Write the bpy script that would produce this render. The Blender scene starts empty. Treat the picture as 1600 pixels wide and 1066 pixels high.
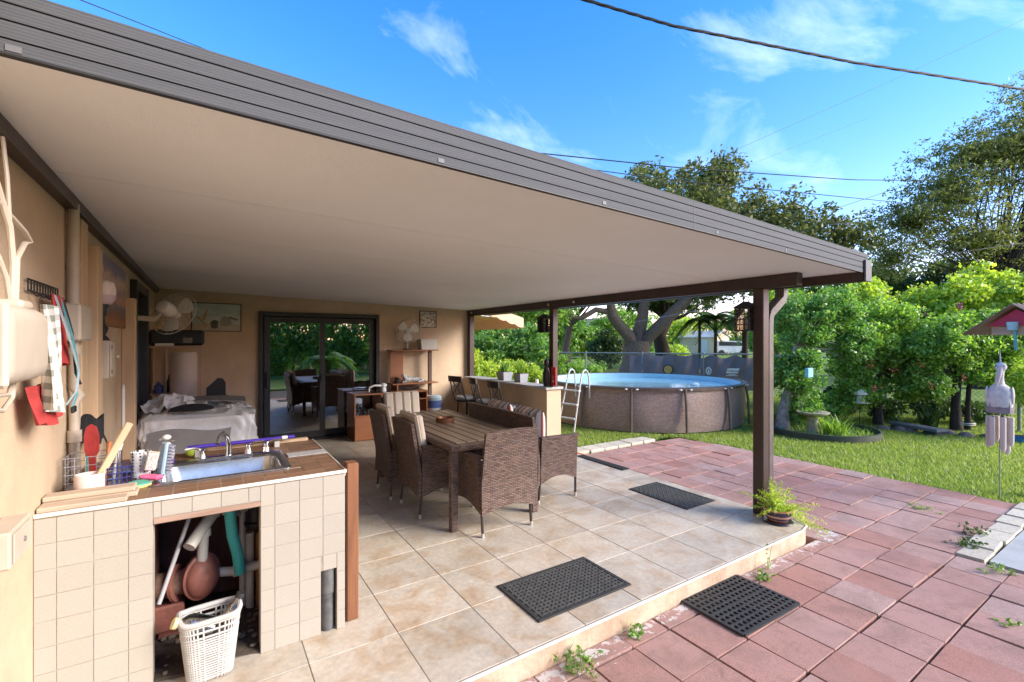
import bpy, bmesh, math, random
import numpy as np
from mathutils import Matrix, Vector, Euler
R = math.radians
rnd = random.Random(7)
scn = bpy.context.scene
COL = scn.collection
# ------------------------------------------------------------------ camera
cam_d = bpy.data.cameras.new('camera'); cam = bpy.data.objects.new('camera', cam_d); COL.objects.link(cam)
cam.location = (0, 0, 1.6); cam.rotation_euler = (R(90), 0, R(-33.2))
cam_d.sensor_width = 36; cam_d.lens = 730 / 1600 * 36; cam_d.clip_start = .05; cam_d.clip_end = 3000
scn.camera = cam
# ------------------------------------------------------------------ sky, sun, exposure
SUN_AZ, SUN_EL = R(136), R(26)          # azimuth clockwise from +Y
wd = bpy.data.worlds.new('World'); scn.world = wd; wd.use_nodes = True
nt = wd.node_tree; nt.nodes.clear()
def wn(t, **k):
    n = nt.nodes.new(t)
    for a, b in k.items(): setattr(n, a, b)
    return n
sky = wn('ShaderNodeTexSky', sky_type='NISHITA', sun_disc=False, sun_elevation=SUN_EL, sun_rotation=SUN_AZ, air_density=1.0, dust_density=.25, ozone_density=3.0)
geo = wn('ShaderNodeTexCoord'); sep = wn('ShaderNodeSeparateXYZ'); nt.links.new(geo.outputs['Generated'], sep.inputs[0])
mx = wn('ShaderNodeMath', operation='MAXIMUM'); nt.links.new(sep.outputs[2], mx.inputs[0]); mx.inputs[1].default_value = .02
ad = wn('ShaderNodeMath', operation='ADD'); nt.links.new(mx.outputs[0], ad.inputs[0]); ad.inputs[1].default_value = .12
dvx = wn('ShaderNodeMath', operation='DIVIDE'); nt.links.new(sep.outputs[0], dvx.inputs[0]); nt.links.new(ad.outputs[0], dvx.inputs[1])
dvy = wn('ShaderNodeMath', operation='DIVIDE'); nt.links.new(sep.outputs[1], dvy.inputs[0]); nt.links.new(ad.outputs[0], dvy.inputs[1])
cmb = wn('ShaderNodeCombineXYZ'); nt.links.new(dvx.outputs[0], cmb.inputs[0]); nt.links.new(dvy.outputs[0], cmb.inputs[1])
mp = wn('ShaderNodeMapping'); mp.inputs['Scale'].default_value = (.8, 1.5, 1); mp.inputs['Rotation'].default_value = (0, 0, .5); mp.inputs['Location'].default_value = (3.6, 1.2, 0)
nt.links.new(cmb.outputs[0], mp.inputs[0])
nz = wn('ShaderNodeTexNoise'); nz.inputs['Scale'].default_value = 1.15; nz.inputs['Detail'].default_value = 9; nz.inputs['Roughness'].default_value = .6; nz.inputs['Distortion'].default_value = .9
nt.links.new(mp.outputs[0], nz.inputs['Vector'])
cr = wn('ShaderNodeValToRGB'); cr.color_ramp.elements[0].position = .53; cr.color_ramp.elements[1].position = 1.0
cr.color_ramp.elements[0].color = (0, 0, 0, 1); cr.color_ramp.elements[1].color = (.62, .62, .62, 1)
nt.links.new(nz.outputs[0], cr.inputs[0])
hs = wn('ShaderNodeHueSaturation'); hs.inputs['Saturation'].default_value = 1.35; hs.inputs['Value'].default_value = 1.0
nt.links.new(sky.outputs[0], hs.inputs['Color'])
mixc = wn('ShaderNodeMix', data_type='RGBA'); nt.links.new(cr.outputs[0], mixc.inputs['Factor'])
tint = wn('ShaderNodeMix', data_type='RGBA', blend_type='MULTIPLY'); tint.inputs['Factor'].default_value = 1; nt.links.new(hs.outputs[0], tint.inputs['A']); tint.inputs['B'].default_value = (1.40, .88, .92, 1)
nt.links.new(tint.outputs['Result'], mixc.inputs['A']); mixc.inputs['B'].default_value = (5.4, 5.8, 6.5, 1)
bg = wn('ShaderNodeBackground'); bg.inputs[1].default_value = .108; nt.links.new(mixc.outputs['Result'], bg.inputs[0])
wo = wn('ShaderNodeOutputWorld'); nt.links.new(bg.outputs[0], wo.inputs[0])
sl = bpy.data.lights.new('sun', 'SUN'); sl.energy = 1.95; sl.angle = R(30); sl.color = (1, .93, .82)
so = bpy.data.objects.new('sun', sl); COL.objects.link(so)
sdir = Vector((math.sin(SUN_AZ) * math.cos(SUN_EL), math.cos(SUN_AZ) * math.cos(SUN_EL), math.sin(SUN_EL)))
so.rotation_euler = sdir.to_track_quat('Z', 'Y').to_euler(); so.location = (6, -6, 9)
scn.view_settings.view_transform = 'Standard'; scn.view_settings.look = 'None'; scn.view_settings.exposure = 2.12; scn.view_settings.gamma = 1
scn.view_settings.use_curve_mapping = False
scn.render.engine = 'CYCLES'; scn.cycles.max_bounces = 9; scn.cycles.diffuse_bounces = 5; scn.cycles.transparent_max_bounces = 16; scn.cycles.use_denoising = True
scn.cycles.caustics_reflective = False; scn.cycles.caustics_refractive = False

# ------------------------------------------------------------------ helpers
def at(u, depth, z=-.12):
    """world point at a given forward distance from the photographer"""
    b = depth * (u - 800) / 730
    return Vector((.5476 * depth + .8368 * b, .8368 * depth - .5476 * b, z))
def tag(o, label=None, cat=None, group=None, kind=None):
    if label: o['label'] = label
    if cat: o['category'] = cat
    if group: o['group'] = group
    if kind: o['kind'] = kind
    return o
def thing(name, label, cat, loc=(0, 0, 0), rz=0, group=None):
    o = bpy.data.objects.new(name, None); COL.objects.link(o); o.location = loc; o.rotation_euler = (0, 0, rz)
    o.empty_display_size = .1
    return tag(o, label, cat, group)
def link(name, me, parent=None, loc=None, rot=None, scale=None):
    o = bpy.data.objects.new(name, me); COL.objects.link(o)
    if parent: o.parent = parent
    if loc is not None: o.location = loc
    if rot is not None: o.rotation_euler = rot
    if scale is not None: o.scale = scale
    return o
def copy_tree(o, parent=None):
    c = o.copy(); COL.objects.link(c); c.parent = parent
    for ch in o.children: copy_tree(ch, c)
    return c
class MB:
    def __init__(s): s.v = []; s.f = []; s.s = []
    def add(s, vs, fs, sm=False, M=None, convex=False):
        o = len(s.v)
        vs = [Vector(v) for v in vs]
        if convex:
            c = sum(vs, Vector()) / len(vs); out = []
            for f in fs:
                p = [vs[i] for i in f]; n = (p[1] - p[0]).cross(p[2] - p[0]); m = sum(p, Vector()) / len(p)
                out.append(tuple(f) if n.dot(m - c) >= 0 else tuple(reversed(f)))
            fs = out
        if M is not None: vs = [M @ v for v in vs]
        s.v += vs
        s.f += [tuple(i + o for i in f) for f in fs]; s.s += [sm] * len(fs)
        return s
    def box(s, x0, x1, y0, y1, z0, z1, M=None, b=0):
        if b <= 0:
            vs = [(x, y, z) for z in (z0, z1) for y in (y0, y1) for x in (x0, x1)]
            fs = [(0, 1, 3, 2), (4, 5, 7, 6), (0, 1, 5, 4), (2, 3, 7, 6), (0, 2, 6, 4), (1, 3, 7, 5)]
            return s.add(vs, fs, False, M, True)
        b = min(b, abs(x1 - x0) * .45, abs(y1 - y0) * .45, abs(z1 - z0) * .45)
        vs = []; ix = {}
        for a in (0, 1):
            for c in (0, 1):
                for d in (0, 1):
                    X = (x0, x1)[a]; Y = (y0, y1)[c]; Z = (z0, z1)[d]; bx = b if a == 0 else -b; by = b if c == 0 else -b; bz = b if d == 0 else -b
                    ix[a, c, d] = len(vs); vs += [(X, Y + by, Z + bz), (X + bx, Y, Z + bz), (X + bx, Y + by, Z)]
        fs = []
        for a in (0, 1):
            fs.append((ix[a, 0, 0], ix[a, 1, 0], ix[a, 1, 1], ix[a, 0, 1]))
            fs.append((ix[0, a, 0] + 1, ix[1, a, 0] + 1, ix[1, a, 1] + 1, ix[0, a, 1] + 1))
            fs.append((ix[0, 0, a] + 2, ix[1, 0, a] + 2, ix[1, 1, a] + 2, ix[0, 1, a] + 2))
            for c in (0, 1):
                fs.append((ix[a, c, 0], ix[a, c, 1], ix[a, c, 1] + 1, ix[a, c, 0] + 1))
                fs.append((ix[a, 0, c], ix[a, 1, c], ix[a, 1, c] + 2, ix[a, 0, c] + 2))
                fs.append((ix[0, a, c] + 1, ix[1, a, c] + 1, ix[1, a, c] + 2, ix[0, a, c] + 2))
                for d in (0, 1): fs.append((ix[a, c, d], ix[a, c, d] + 1, ix[a, c, d] + 2))
        return s.add(vs, fs, False, M, True)
    def rbox(s, x0, x1, y0, y1, z0, z1, r, seg=4, M=None):
        bm = bmesh.new(); bmesh.ops.create_cube(bm, size=1)
        for v in bm.verts: v.co = Vector((x0 + (v.co.x + .5) * (x1 - x0), y0 + (v.co.y + .5) * (y1 - y0), z0 + (v.co.z + .5) * (z1 - z0)))
        bmesh.ops.bevel(bm, geom=bm.edges[:], offset=min(r, .49 * min(x1 - x0, y1 - y0, z1 - z0)), segments=seg, profile=.5, affect='EDGES')
        bm.verts.ensure_lookup_table(); bm.verts.index_update(); s.add([v.co.copy() for v in bm.verts], [tuple(v.index for v in f.verts) for f in bm.faces], True, M); bm.free(); return s
    def bar(s, p0, p1, w, h, b=0, up=(0, 0, 1)):
        p0 = Vector(p0); p1 = Vector(p1); y = (p1 - p0); L = y.length; y.normalize(); up = Vector(up)
        x = y.cross(up)
        if x.length < 1e-4: x = y.cross(Vector((1, 0, 0)))
        x.normalize(); z = x.cross(y)
        M = Matrix(((x.x, y.x, z.x, p0.x), (x.y, y.y, z.y, p0.y), (x.z, y.z, z.z, p0.z), (0, 0, 0, 1)))
        return s.box(-w / 2, w / 2, 0, L, -h / 2, h / 2, M, b)
    def tube(s, path, r, n=8, caps=True):
        path = [Vector(p) for p in path]; k = len(path)
        rs = list(r) if hasattr(r, '__len__') else [r] * k
        vs = []; fs = []; prev = None
        for i, p in enumerate(path):
            t = (path[min(i + 1, k - 1)] - path[max(i - 1, 0)])
            if t.length < 1e-9: t = Vector((0, 0, 1))
            t.normalize()
            if prev is None:
                a = t.cross(Vector((0, 0, 1)));
                if a.length < .1: a = t.cross(Vector((1, 0, 0)))
            else: a = prev - t * prev.dot(t)
            a.normalize(); prev = a; b = t.cross(a)
            for j in range(n):
                q = 2 * math.pi * j / n; vs.append(p + (a * math.cos(q) + b * math.sin(q)) * rs[i])
        for i in range(k - 1):
            for j in range(n):
                j2 = (j + 1) % n; fs.append((i * n + j, i * n + j2, (i + 1) * n + j2, (i + 1) * n + j))
        s.add(vs, fs, True)
        if caps:
            o = len(s.v) - len(vs)
            s.f += [tuple(o + j for j in reversed(range(n))), tuple(o + (k - 1) * n + j for j in range(n))]; s.s += [False, False]
        return s
    def cyl(s, p0, p1, r0, r1=None, n=16): return s.tube([p0, p1], [r0, r0 if r1 is None else r1], n)
    def lathe(s, prof, n=20, M=None, closed=False):
        vs = []; fs = []; k = len(prof)
        for r, z in prof:
            for j in range(n):
                q = 2 * math.pi * j / n; vs.append((r * math.cos(q), r * math.sin(q), z))
        for i in range(k - 1 if not closed else k):
            i2 = (i + 1) % k
            for j in range(n):
                j2 = (j + 1) % n; fs.append((i * n + j, i * n + j2, i2 * n + j2, i2 * n + j))
        if not closed: fs += [tuple(reversed(range(n))), tuple((k - 1) * n + j for j in range(n))]
        return s.add(vs, fs, True, M)
    def ball(s, c, r, n=14, m=8, sc=(1, 1, 1)):
        pr = [(math.sin(math.pi * i / m) * r + 1e-5, -math.cos(math.pi * i / m) * r) for i in range(m + 1)]
        return s.lathe(pr, n, Matrix.Translation(Vector(c)) @ Matrix.Diagonal((*sc, 1)))
    def prism(s, poly, z0, z1, M=None):
        n = len(poly); vs = [(p[0], p[1], z0) for p in poly] + [(p[0], p[1], z1) for p in poly]
        fs = [tuple(reversed(range(n))), tuple(range(n, 2 * n))] + [(i, (i + 1) % n, n + (i + 1) % n, n + i) for i in range(n)]
        return s.add(vs, fs, False, M)
    def sheet(s, f, nu, nv, th, sm=True, M=None):
        P = [[Vector(f(i / nu, j / nv)) for j in range(nv + 1)] for i in range(nu + 1)]
        def N(i, j):
            a = P[min(i + 1, nu)][j] - P[max(i - 1, 0)][j]; b = P[i][min(j + 1, nv)] - P[i][max(j - 1, 0)]
            c = a.cross(b); return c.normalized() if c.length > 1e-9 else Vector((0, 0, 1))
        A = []; B = []
        for i in range(nu + 1):
            for j in range(nv + 1):
                n = N(i, j); A.append(P[i][j] + n * th / 2); B.append(P[i][j] - n * th / 2)
        w = nv + 1; K = len(A); fs = []
        for i in range(nu):
            for j in range(nv):
                a, b, c, d = i * w + j, (i + 1) * w + j, (i + 1) * w + j + 1, i * w + j + 1
                fs += [(a, b, c, d), (K + d, K + c, K + b, K + a)]
        ed = [[i * w for i in range(nu + 1)], [nu * w + j for j in range(nv + 1)], [i * w + nv for i in reversed(range(nu + 1))], [j for j in reversed(range(nv + 1))]]
        for e in ed:
            for a, b in zip(e, e[1:]): fs.append((b, a, K + a, K + b))
        return s.add(A + B, fs, sm, M)
    def build(s, name, mat, parent=None, loc=None, rot=None, sharp=38):
        me = s.mesh(name, mat, sharp)
        return link(name, me, parent, loc, rot)
    def mesh(s, name, mat, sharp=38):
        me = bpy.data.meshes.new(name); me.from_pydata([tuple(v) for v in s.v], [], s.f); me.validate()
        if len(me.polygons) == len(s.s): me.polygons.foreach_set('use_smooth', s.s)
        uv = me.uv_layers.new(name='UVMap'); buf = np.empty(len(me.loops) * 2, np.float32); k = 0
        vc = [v.co for v in me.vertices]
        for p in me.polygons:
            n = p.normal; ax, ay, az = abs(n.x), abs(n.y), abs(n.z)
            for vi in p.vertices:
                c = vc[vi]
                if az >= ax and az >= ay: buf[k] = c.x; buf[k + 1] = c.y
                elif ax >= ay: buf[k] = c.y; buf[k + 1] = c.z
                else: buf[k] = c.x; buf[k + 1] = c.z
                k += 2
        uv.data.foreach_set('uv', buf)
        if any(s.s):
            try: me.set_sharp_from_angle(angle=R(sharp))
            except Exception: pass
        if mat is not None: me.materials.append(mat)
        me.update(); return me
def B(*a, **k): return MB().box(*a, **k)
def npmesh(name, co, faces_n, mat, smooth=False):
    """co: (N*faces_n,3) vertices, consecutive faces of faces_n corners"""
    co = np.asarray(co, np.float32).reshape(-1, 3); nv = len(co); nf = nv // faces_n
    me = bpy.data.meshes.new(name); me.vertices.add(nv); me.vertices.foreach_set('co', co.ravel())
    me.loops.add(nv); me.loops.foreach_set('vertex_index', np.arange(nv, dtype=np.int32))
    me.polygons.add(nf); me.polygons.foreach_set('loop_start', np.arange(0, nv, faces_n, dtype=np.int32))
    me.materials.append(mat); me.update(calc_edges=True); return me
def join(*mbs):
    m = MB()
    for b in mbs:
        o = len(m.v); m.v += b.v; m.f += [tuple(i + o for i in f) for f in b.f]; m.s += b.s
    return m
def arc(c, r, a0, a1, n, ax='xz'):
    out = []
    for i in range(n + 1):
        a = a0 + (a1 - a0) * i / n; p = r * math.cos(a); q = r * math.sin(a)
        out.append(Vector(c) + Vector({'xz': (p, 0, q), 'xy': (p, q, 0), 'yz': (0, p, q)}[ax]))
    return out
# ------------------------------------------------------------------ materials
MATS = {}
class NT:
    def __init__(s, name):
        s.m = bpy.data.materials.new(name); s.m.use_nodes = True; s.t = s.m.node_tree; s.t.nodes.clear()
        s.o = s.n('ShaderNodeOutputMaterial'); s.p = s.n('ShaderNodeBsdfPrincipled'); s.l(s.p.outputs[0], s.o.inputs[0])
        s.c = s.n('ShaderNodeTexCoord')
    def n(s, t, **k):
        x = s.t.nodes.new(t)
        for a, b in k.items(): setattr(x, a, b)
        return x
    def l(s, a, b): s.t.links.new(a, b)
    def noise(s, scale, detail=4, rough=.55, co='Object', dist=0, stretch=None):
        x = s.n('ShaderNodeTexNoise'); x.inputs['Scale'].default_value = scale; x.inputs['Detail'].default_value = detail; x.inputs['Roughness'].default_value = rough; x.inputs['Distortion'].default_value = dist
        v = s.c.outputs[co]
        if stretch:
            mpn = s.n('ShaderNodeMapping'); mpn.inputs['Scale'].default_value = stretch; s.l(v, mpn.inputs[0]); v = mpn.outputs[0]
        s.l(v, x.inputs['Vector']); return x.outputs[0]
    def ramp(s, fac, stops):
        x = s.n('ShaderNodeValToRGB'); e = x.color_ramp.elements
        while len(e) < len(stops): e.new(.5)
        for i, (p, c) in enumerate(stops): e[i].position = p; e[i].color = (*c, 1)
        s.l(fac, x.inputs[0]); return x.outputs[0]
    def mix(s, fac, a, b, mode='MIX'):
        x = s.n('ShaderNodeMix', data_type='RGBA', blend_type=mode)
        for k, v in (('Factor', fac), ('A', a), ('B', b)):
            if isinstance(v, (int, float)): x.inputs[k].default_value = v
            elif isinstance(v, tuple): x.inputs[k].default_value = (*v, 1)
            else: s.l(v, x.inputs[k])
        return x.outputs['Result']
    def math(s, op, a, b=0):
        x = s.n('ShaderNodeMath', operation=op)
        for i, v in enumerate((a, b)):
            if isinstance(v, (int, float)): x.inputs[i].default_value = v
            else: s.l(v, x.inputs[i])
        return x.outputs[0]
    def bump(s, h, strength=.3, dist=.01):
        x = s.n('ShaderNodeBump'); x.inputs['Strength'].default_value = strength; x.inputs['Distance'].default_value = dist
        s.l(h, x.inputs['Height']); s.l(x.outputs[0], s.p.inputs['Normal'])
    def col(s, c):
        if isinstance(c, tuple): s.p.inputs['Base Color'].default_value = (*c, 1)
        else: s.l(c, s.p.inputs['Base Color'])
    def set(s, **k):
        for a, b in k.items(): s.p.inputs[a.replace('_', ' ')].default_value = b
def mat(name, c1, c2=None, scale=6, rough=.6, bump=0, bscale=60, metal=0, spec=.5, stretch=None, lo=.35, hi=.65, detail=5, rnd_amt=0, co='Object'):
    if name in MATS: return MATS[name]
    s = NT(name); c2 = c2 or tuple(x * .82 for x in c1)
    c = s.ramp(s.noise(scale, detail, .6, co, stretch=stretch), [(lo, c1), (hi, c2)])
    if rnd_amt:
        oi = s.n('ShaderNodeObjectInfo'); v = s.math('MULTIPLY_ADD', oi.outputs['Random'], rnd_amt); s.t.nodes[-1].inputs[2].default_value = 1 - rnd_amt / 2
        h = s.n('ShaderNodeHueSaturation'); s.l(c, h.inputs['Color']); s.l(v, h.inputs['Value']); c = h.outputs[0]
    s.col(c); s.set(Roughness=rough, Metallic=metal); s.p.inputs['Specular IOR Level'].default_value = spec
    if bump: s.bump(s.noise(bscale, 4, .6, co, stretch=stretch), bump)
    MATS[name] = s.m; return s.m
def wood(name, c1, c2, rough=.5, stretch=(2, 30, 30), bump=.15, co='Object', scale=1.6):
    if name in MATS: return MATS[name]
    s = NT(name); a = s.noise(scale, 6, .6, co, .6, stretch); s.col(s.ramp(a, [(.3, c1), (.52, tuple((x + y) / 2 for x, y in zip(c1, c2))), (.7, c2)])); s.set(Roughness=rough); s.bump(a, bump, .004)
    MATS[name] = s.m; return s.m
# ---- special materials
def m_tile_floor():
    s = NT('floor tile'); oi = s.n('ShaderNodeObjectInfo'); va = s.n('ShaderNodeVectorMath', operation='ADD'); s.l(s.c.outputs['Object'], va.inputs[0]); sc = s.n('ShaderNodeVectorMath', operation='SCALE'); s.l(oi.outputs['Location'], sc.inputs[0]); sc.inputs['Scale'].default_value = 7.3; s.l(sc.outputs[0], va.inputs[1])
    def nz(scale, d=6, dist=0):
        x = s.n('ShaderNodeTexNoise'); x.inputs['Scale'].default_value = scale; x.inputs['Detail'].default_value = d; x.inputs['Roughness'].default_value = .62; x.inputs['Distortion'].default_value = dist; s.l(va.outputs[0], x.inputs['Vector']); return x.outputs[0]
    a = s.ramp(nz(4.2, 8, .8), [(.30, (.56, .51, .435)), (.48, (.53, .465, .38)), (.62, (.48, .375, .27)), (.80, (.41, .28, .18))])
    b = s.ramp(nz(30), [(.3, (.8, .8, .8)), (.7, (1.08, 1.06, 1.02))])
    c = s.mix(1.0, a, b, 'MULTIPLY'); g = s.ramp(nz(2.1), [(.45, (1, 1, 1)), (.7, (.80, .83, .85))]); c = s.mix(1.0, c, g, 'MULTIPLY')
    h = s.n('ShaderNodeHueSaturation'); v = s.math('MULTIPLY_ADD', oi.outputs['Random'], .12); s.t.nodes[-1].inputs[2].default_value = .94; s.l(v, h.inputs['Value']); s.l(c, h.inputs['Color']); s.col(h.outputs[0])
    r = s.ramp(nz(9), [(.3, (.30, .30, .30)), (.7, (.55, .55, .55))]); s.l(r, s.p.inputs['Roughness']); s.bump(nz(40), .10, .003); return s.m
def m_paver():
    s = NT('red concrete paver'); oi = s.n('ShaderNodeObjectInfo'); va = s.n('ShaderNodeVectorMath', operation='ADD'); s.l(s.c.outputs['Object'], va.inputs[0]); sc = s.n('ShaderNodeVectorMath', operation='SCALE'); s.l(oi.outputs['Location'], sc.inputs[0]); sc.inputs['Scale'].default_value = 5.1; s.l(sc.outputs[0], va.inputs[1])
    def nz(scale, d=6, dist=0, src=None):
        x = s.n('ShaderNodeTexNoise'); x.inputs['Scale'].default_value = scale; x.inputs['Detail'].default_value = d; x.inputs['Roughness'].default_value = .66; x.inputs['Distortion'].default_value = dist; s.l(src or va.outputs[0], x.inputs['Vector']); return x.outputs[0]
    gp = s.n('ShaderNodeNewGeometry').outputs['Position']
    rc = s.ramp(oi.outputs['Random'], [(0, (.455, .245, .20)), (.35, (.45, .28, .24)), (.6, (.42, .205, .16)), (.85, (.47, .32, .28)), (1, (.385, .18, .14))])
    c = s.mix(1.0, rc, s.ramp(nz(55, 4), [(.3, (.6, .6, .6)), (.7, (1.25, 1.25, 1.25))]), 'MULTIPLY')
    stain = s.ramp(nz(3.2, 8, .5, gp), [(.46, (0, 0, 0)), (.68, (1, 1, 1))]); c = s.mix(s.math('MULTIPLY', stain, .5), c, (.19, .125, .10)); st2 = s.ramp(nz(11, 8, .8, gp), [(.52, (0, 0, 0)), (.66, (1, 1, 1))]); c = s.mix(s.math('MULTIPLY', st2, .32), c, (.17, .115, .095))
    pal = s.ramp(nz(1.3, 5, 0, gp), [(.5, (0, 0, 0)), (.75, (1, 1, 1))]); c = s.mix(s.math('MULTIPLY', pal, .35), c, (.46, .31, .29))
    sp = s.ramp(nz(170, 2), [(.66, (0, 0, 0)), (.72, (1, 1, 1))]); c = s.mix(s.math('MULTIPLY', sp, .5), c, (.55, .42, .38))
    # dried mortar smeared beside the slab: white flakes with their own ragged shape
    sx = s.n('ShaderNodeSeparateXYZ'); s.l(gp, sx.inputs[0]); band = s.math('SUBTRACT', 1.0, s.math('MULTIPLY', s.math('ABSOLUTE', s.math('SUBTRACT', sx.outputs[1], 1.93)), 6.5))
    fl = s.math('ADD', nz(16, 6, .6, gp), s.math('MULTIPLY', band, .20)); edge = s.math('LESS_THAN', sx.outputs[0], 4.75)
    c = s.mix(s.math('MULTIPLY', s.math('GREATER_THAN', fl, .70), edge), c, (.58, .53, .49))
    s.col(c); s.set(Roughness=.9); s.p.inputs['Specular IOR Level'].default_value = .25; s.bump(nz(90, 5), .8, .005); return s.m
def m_wicker(name='brown woven wicker', a=(.075, .036, .023), b=(.22, .135, .098), g=(.15, .125, .12), sx=22, sy=72):
    s = NT(name); mp_ = s.n('ShaderNodeMapping'); mp_.inputs['Scale'].default_value = (1, 1, 1); s.l(s.c.outputs['UV'], mp_.inputs[0])
    br = s.n('ShaderNodeTexBrick'); br.offset = .5; br.inputs['Scale'].default_value = 1; br.inputs['Brick Width'].default_value = 1 / sx; br.inputs['Row Height'].default_value = 1 / sy; br.inputs['Mortar Size'].default_value = .0024; br.inputs['Mortar Smooth'].default_value = .9; br.inputs['Bias'].default_value = 0
    br.inputs['Color1'].default_value = (*a, 1); br.inputs['Color2'].default_value = (*b, 1); br.inputs['Mortar'].default_value = (.02, .011, .008, 1); s.l(mp_.outputs[0], br.inputs['Vector'])
    n2 = s.noise(9, 3, .5, 'UV', 0, (2, 14, 1)); c = s.mix(s.ramp(n2, [(.45, (0, 0, 0)), (.62, (.7, .7, .7))]), br.outputs['Color'], g)
    c = s.mix(br.outputs['Fac'], c, (.022, .012, .009)); s.col(c); s.set(Roughness=.42)
    inv = s.math('SUBTRACT', 1, br.outputs['Fac']); s.bump(inv, .8, .004); return s.m
def m_leaf(name, stops, trans=.35, rough=.5):
    kk = {'oak leaves': (1.5, 1.3, 1.15), 'dark leaves': (1.3, 1.15, .9)}.get(name, (1.75, 1.5, 1.35)); stops = [(p, tuple(a * b for a, b in zip(c, kk))) for p, c in stops]; trans = min(.5, trans + .1)
    if name in MATS: return MATS[name]
    s = NT(name); g = s.n('ShaderNodeNewGeometry'); n = s.noise(.9, 3); f = s.math('ADD', s.math('MULTIPLY', g.outputs['Random Per Island'], .62), s.math('MULTIPLY', n, .40))
    c = s.ramp(f, stops); s.col(c); s.set(Roughness=.4 if 'oak' not in name else rough); s.p.inputs['Specular IOR Level'].default_value = .5
    tr = s.n('ShaderNodeBsdfTranslucent'); h = s.n('ShaderNodeHueSaturation'); h.inputs['Saturation'].default_value = 1.15; h.inputs['Value'].default_value = 1.25; s.l(c, h.inputs['Color']); s.l(h.outputs[0], tr.inputs[0])
    ms = s.n('ShaderNodeMixShader'); ms.inputs[0].default_value = trans; s.l(s.p.outputs[0], ms.inputs[1]); s.l(tr.outputs[0], ms.inputs[2]); s.l(ms.outputs[0], s.o.inputs[0])
    MATS[name] = s.m; return s.m
def m_glass(name, tint=(.75, .8, .8), refl=.30, rough=.0):
    s = NT(name); tr = s.n('ShaderNodeBsdfTransparent'); tr.inputs[0].default_value = (*tint, 1); gl = s.n('ShaderNodeBsdfGlossy'); gl.inputs['Roughness'].default_value = rough; gl.inputs[0].default_value = (.95, .97, 1, 1)
    fr = s.n('ShaderNodeFresnel'); fr.inputs[0].default_value = 1.5; f = s.math('ADD', fr.outputs[0], refl); ms = s.n('ShaderNodeMixShader'); s.l(f, ms.inputs[0]); s.l(tr.outputs[0], ms.inputs[1]); s.l(gl.outputs[0], ms.inputs[2]); s.l(ms.outputs[0], s.o.inputs[0]); return s.m
def m_stucco(name, c1, c2):
    s = NT(name); n = s.noise(1.4, 6, .6); c = s.ramp(n, [(.3, c1), (.7, c2)]); d = s.ramp(s.noise(2.6, 9, .68, 'Object', .3), [(.28, (.84, .83, .81)), (.62, (1.03, 1.03, 1.03))]); s.col(s.mix(1.0, c, d, 'MULTIPLY')); s.set(Roughness=.85)
    s.p.inputs['Specular IOR Level'].default_value = .25; s.bump(s.noise(75, 6, .75), .6, .006); return s.m
def m_stripes(name, cols, scale, axis=0, rough=.85, co='UV', bump=0):
    s = NT(name); sp = s.n('ShaderNodeSeparateXYZ'); s.l(s.c.outputs[co], sp.inputs[0]); f = s.math('FRACT', s.math('MULTIPLY', sp.outputs[axis], scale)); x = s.n('ShaderNodeValToRGB'); x.color_ramp.interpolation = 'CONSTANT'; e = x.color_ramp.elements
    while len(e) < len(cols): e.new(.5)
    for i, c in enumerate(cols): e[i].position = i / len(cols); e[i].color = (*c, 1)
    s.l(f, x.inputs[0]); s.col(x.outputs[0]); s.set(Roughness=rough)
    if bump: s.bump(f, bump, .004)
    return s.m
M_TILE = m_tile_floor(); M_PAVER = m_paver(); M_WICKER = m_wicker()
M_STUCCO = m_stucco('tan stucco', (.58, .445, .31), (.53, .40, .275))
M_BROWN = mat('dark brown paint', (.032, .018, .014), (.045, .026, .02), 8, .38, .12, 40)
M_BLACK = mat('black metal', (.012, .012, .013), (.02, .02, .021), 20, .4)
M_BLACKP = mat('black plastic', (.014, .014, .015), (.022, .022, .024), 30, .55)
M_WHITE = mat('white plastic', (.74, .73, .70), (.66, .65, .61), 9, .4)
M_CREAM = mat('cream plastic', (.50, .425, .335), (.44, .37, .285), 7, .45)
M_CREAMWOOD = wood('cream painted board', (.52, .36, .21), (.60, .44, .28), .6, (14, 14, 1.2), .12)
M_STEEL = mat('brushed steel', (.55, .55, .54), (.40, .40, .39), 8, .25, .05, 90, .95)
M_CHROME = mat('chrome', (.75, .75, .76), (.6, .6, .62), 12, .12, 0, 1, 1)
M_SILVERFEET = mat('silver cap', (.62, .62, .6), None, 9, .3, 0, 1, .7)
M_LEGDARK = mat('dark bronze tube', (.035, .024, .02), (.05, .034, .028), 14, .4)
M_FABRIC = mat('beige cushion fabric', (.66, .57, .45), (.60, .51, .40), 5, .9, .3, 220)
M_PVC = mat('pale pvc', (.56, .54, .49), (.42, .40, .35), 6, .5, .05)
M_SOIL = mat('dark soil', (.045, .032, .022), (.075, .055, .04), 20, .95, .8, 60)
M_RUST = mat('rusty pump red', (.30, .105, .08), (.19, .075, .05), 14, .6, .3, 40)
M_SHELFWOOD = wood('cherry laminate', (.33, .135, .06), (.25, .095, .04), .35, (1.2, 20, 20), .04)
M_STONE = mat('pale limestone', (.58, .52, .40), (.42, .38, .30), 7, .85, .4, 40, rnd_amt=.25)
M_BARK = mat('grey bark', (.20, .155, .115), (.085, .062, .045), 9, .95, .9, 22, stretch=(3, 3, .7))
M_BARKD = mat('dark bark', (.05, .038, .028), (.03, .022, .016), 9, .95, .9, 22, stretch=(3, 3, .7))
G0, G1, G2, G3 = (.018, .04, .010), (.045, .095, .02), (.10, .175, .03), (.20, .26, .05)
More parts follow.
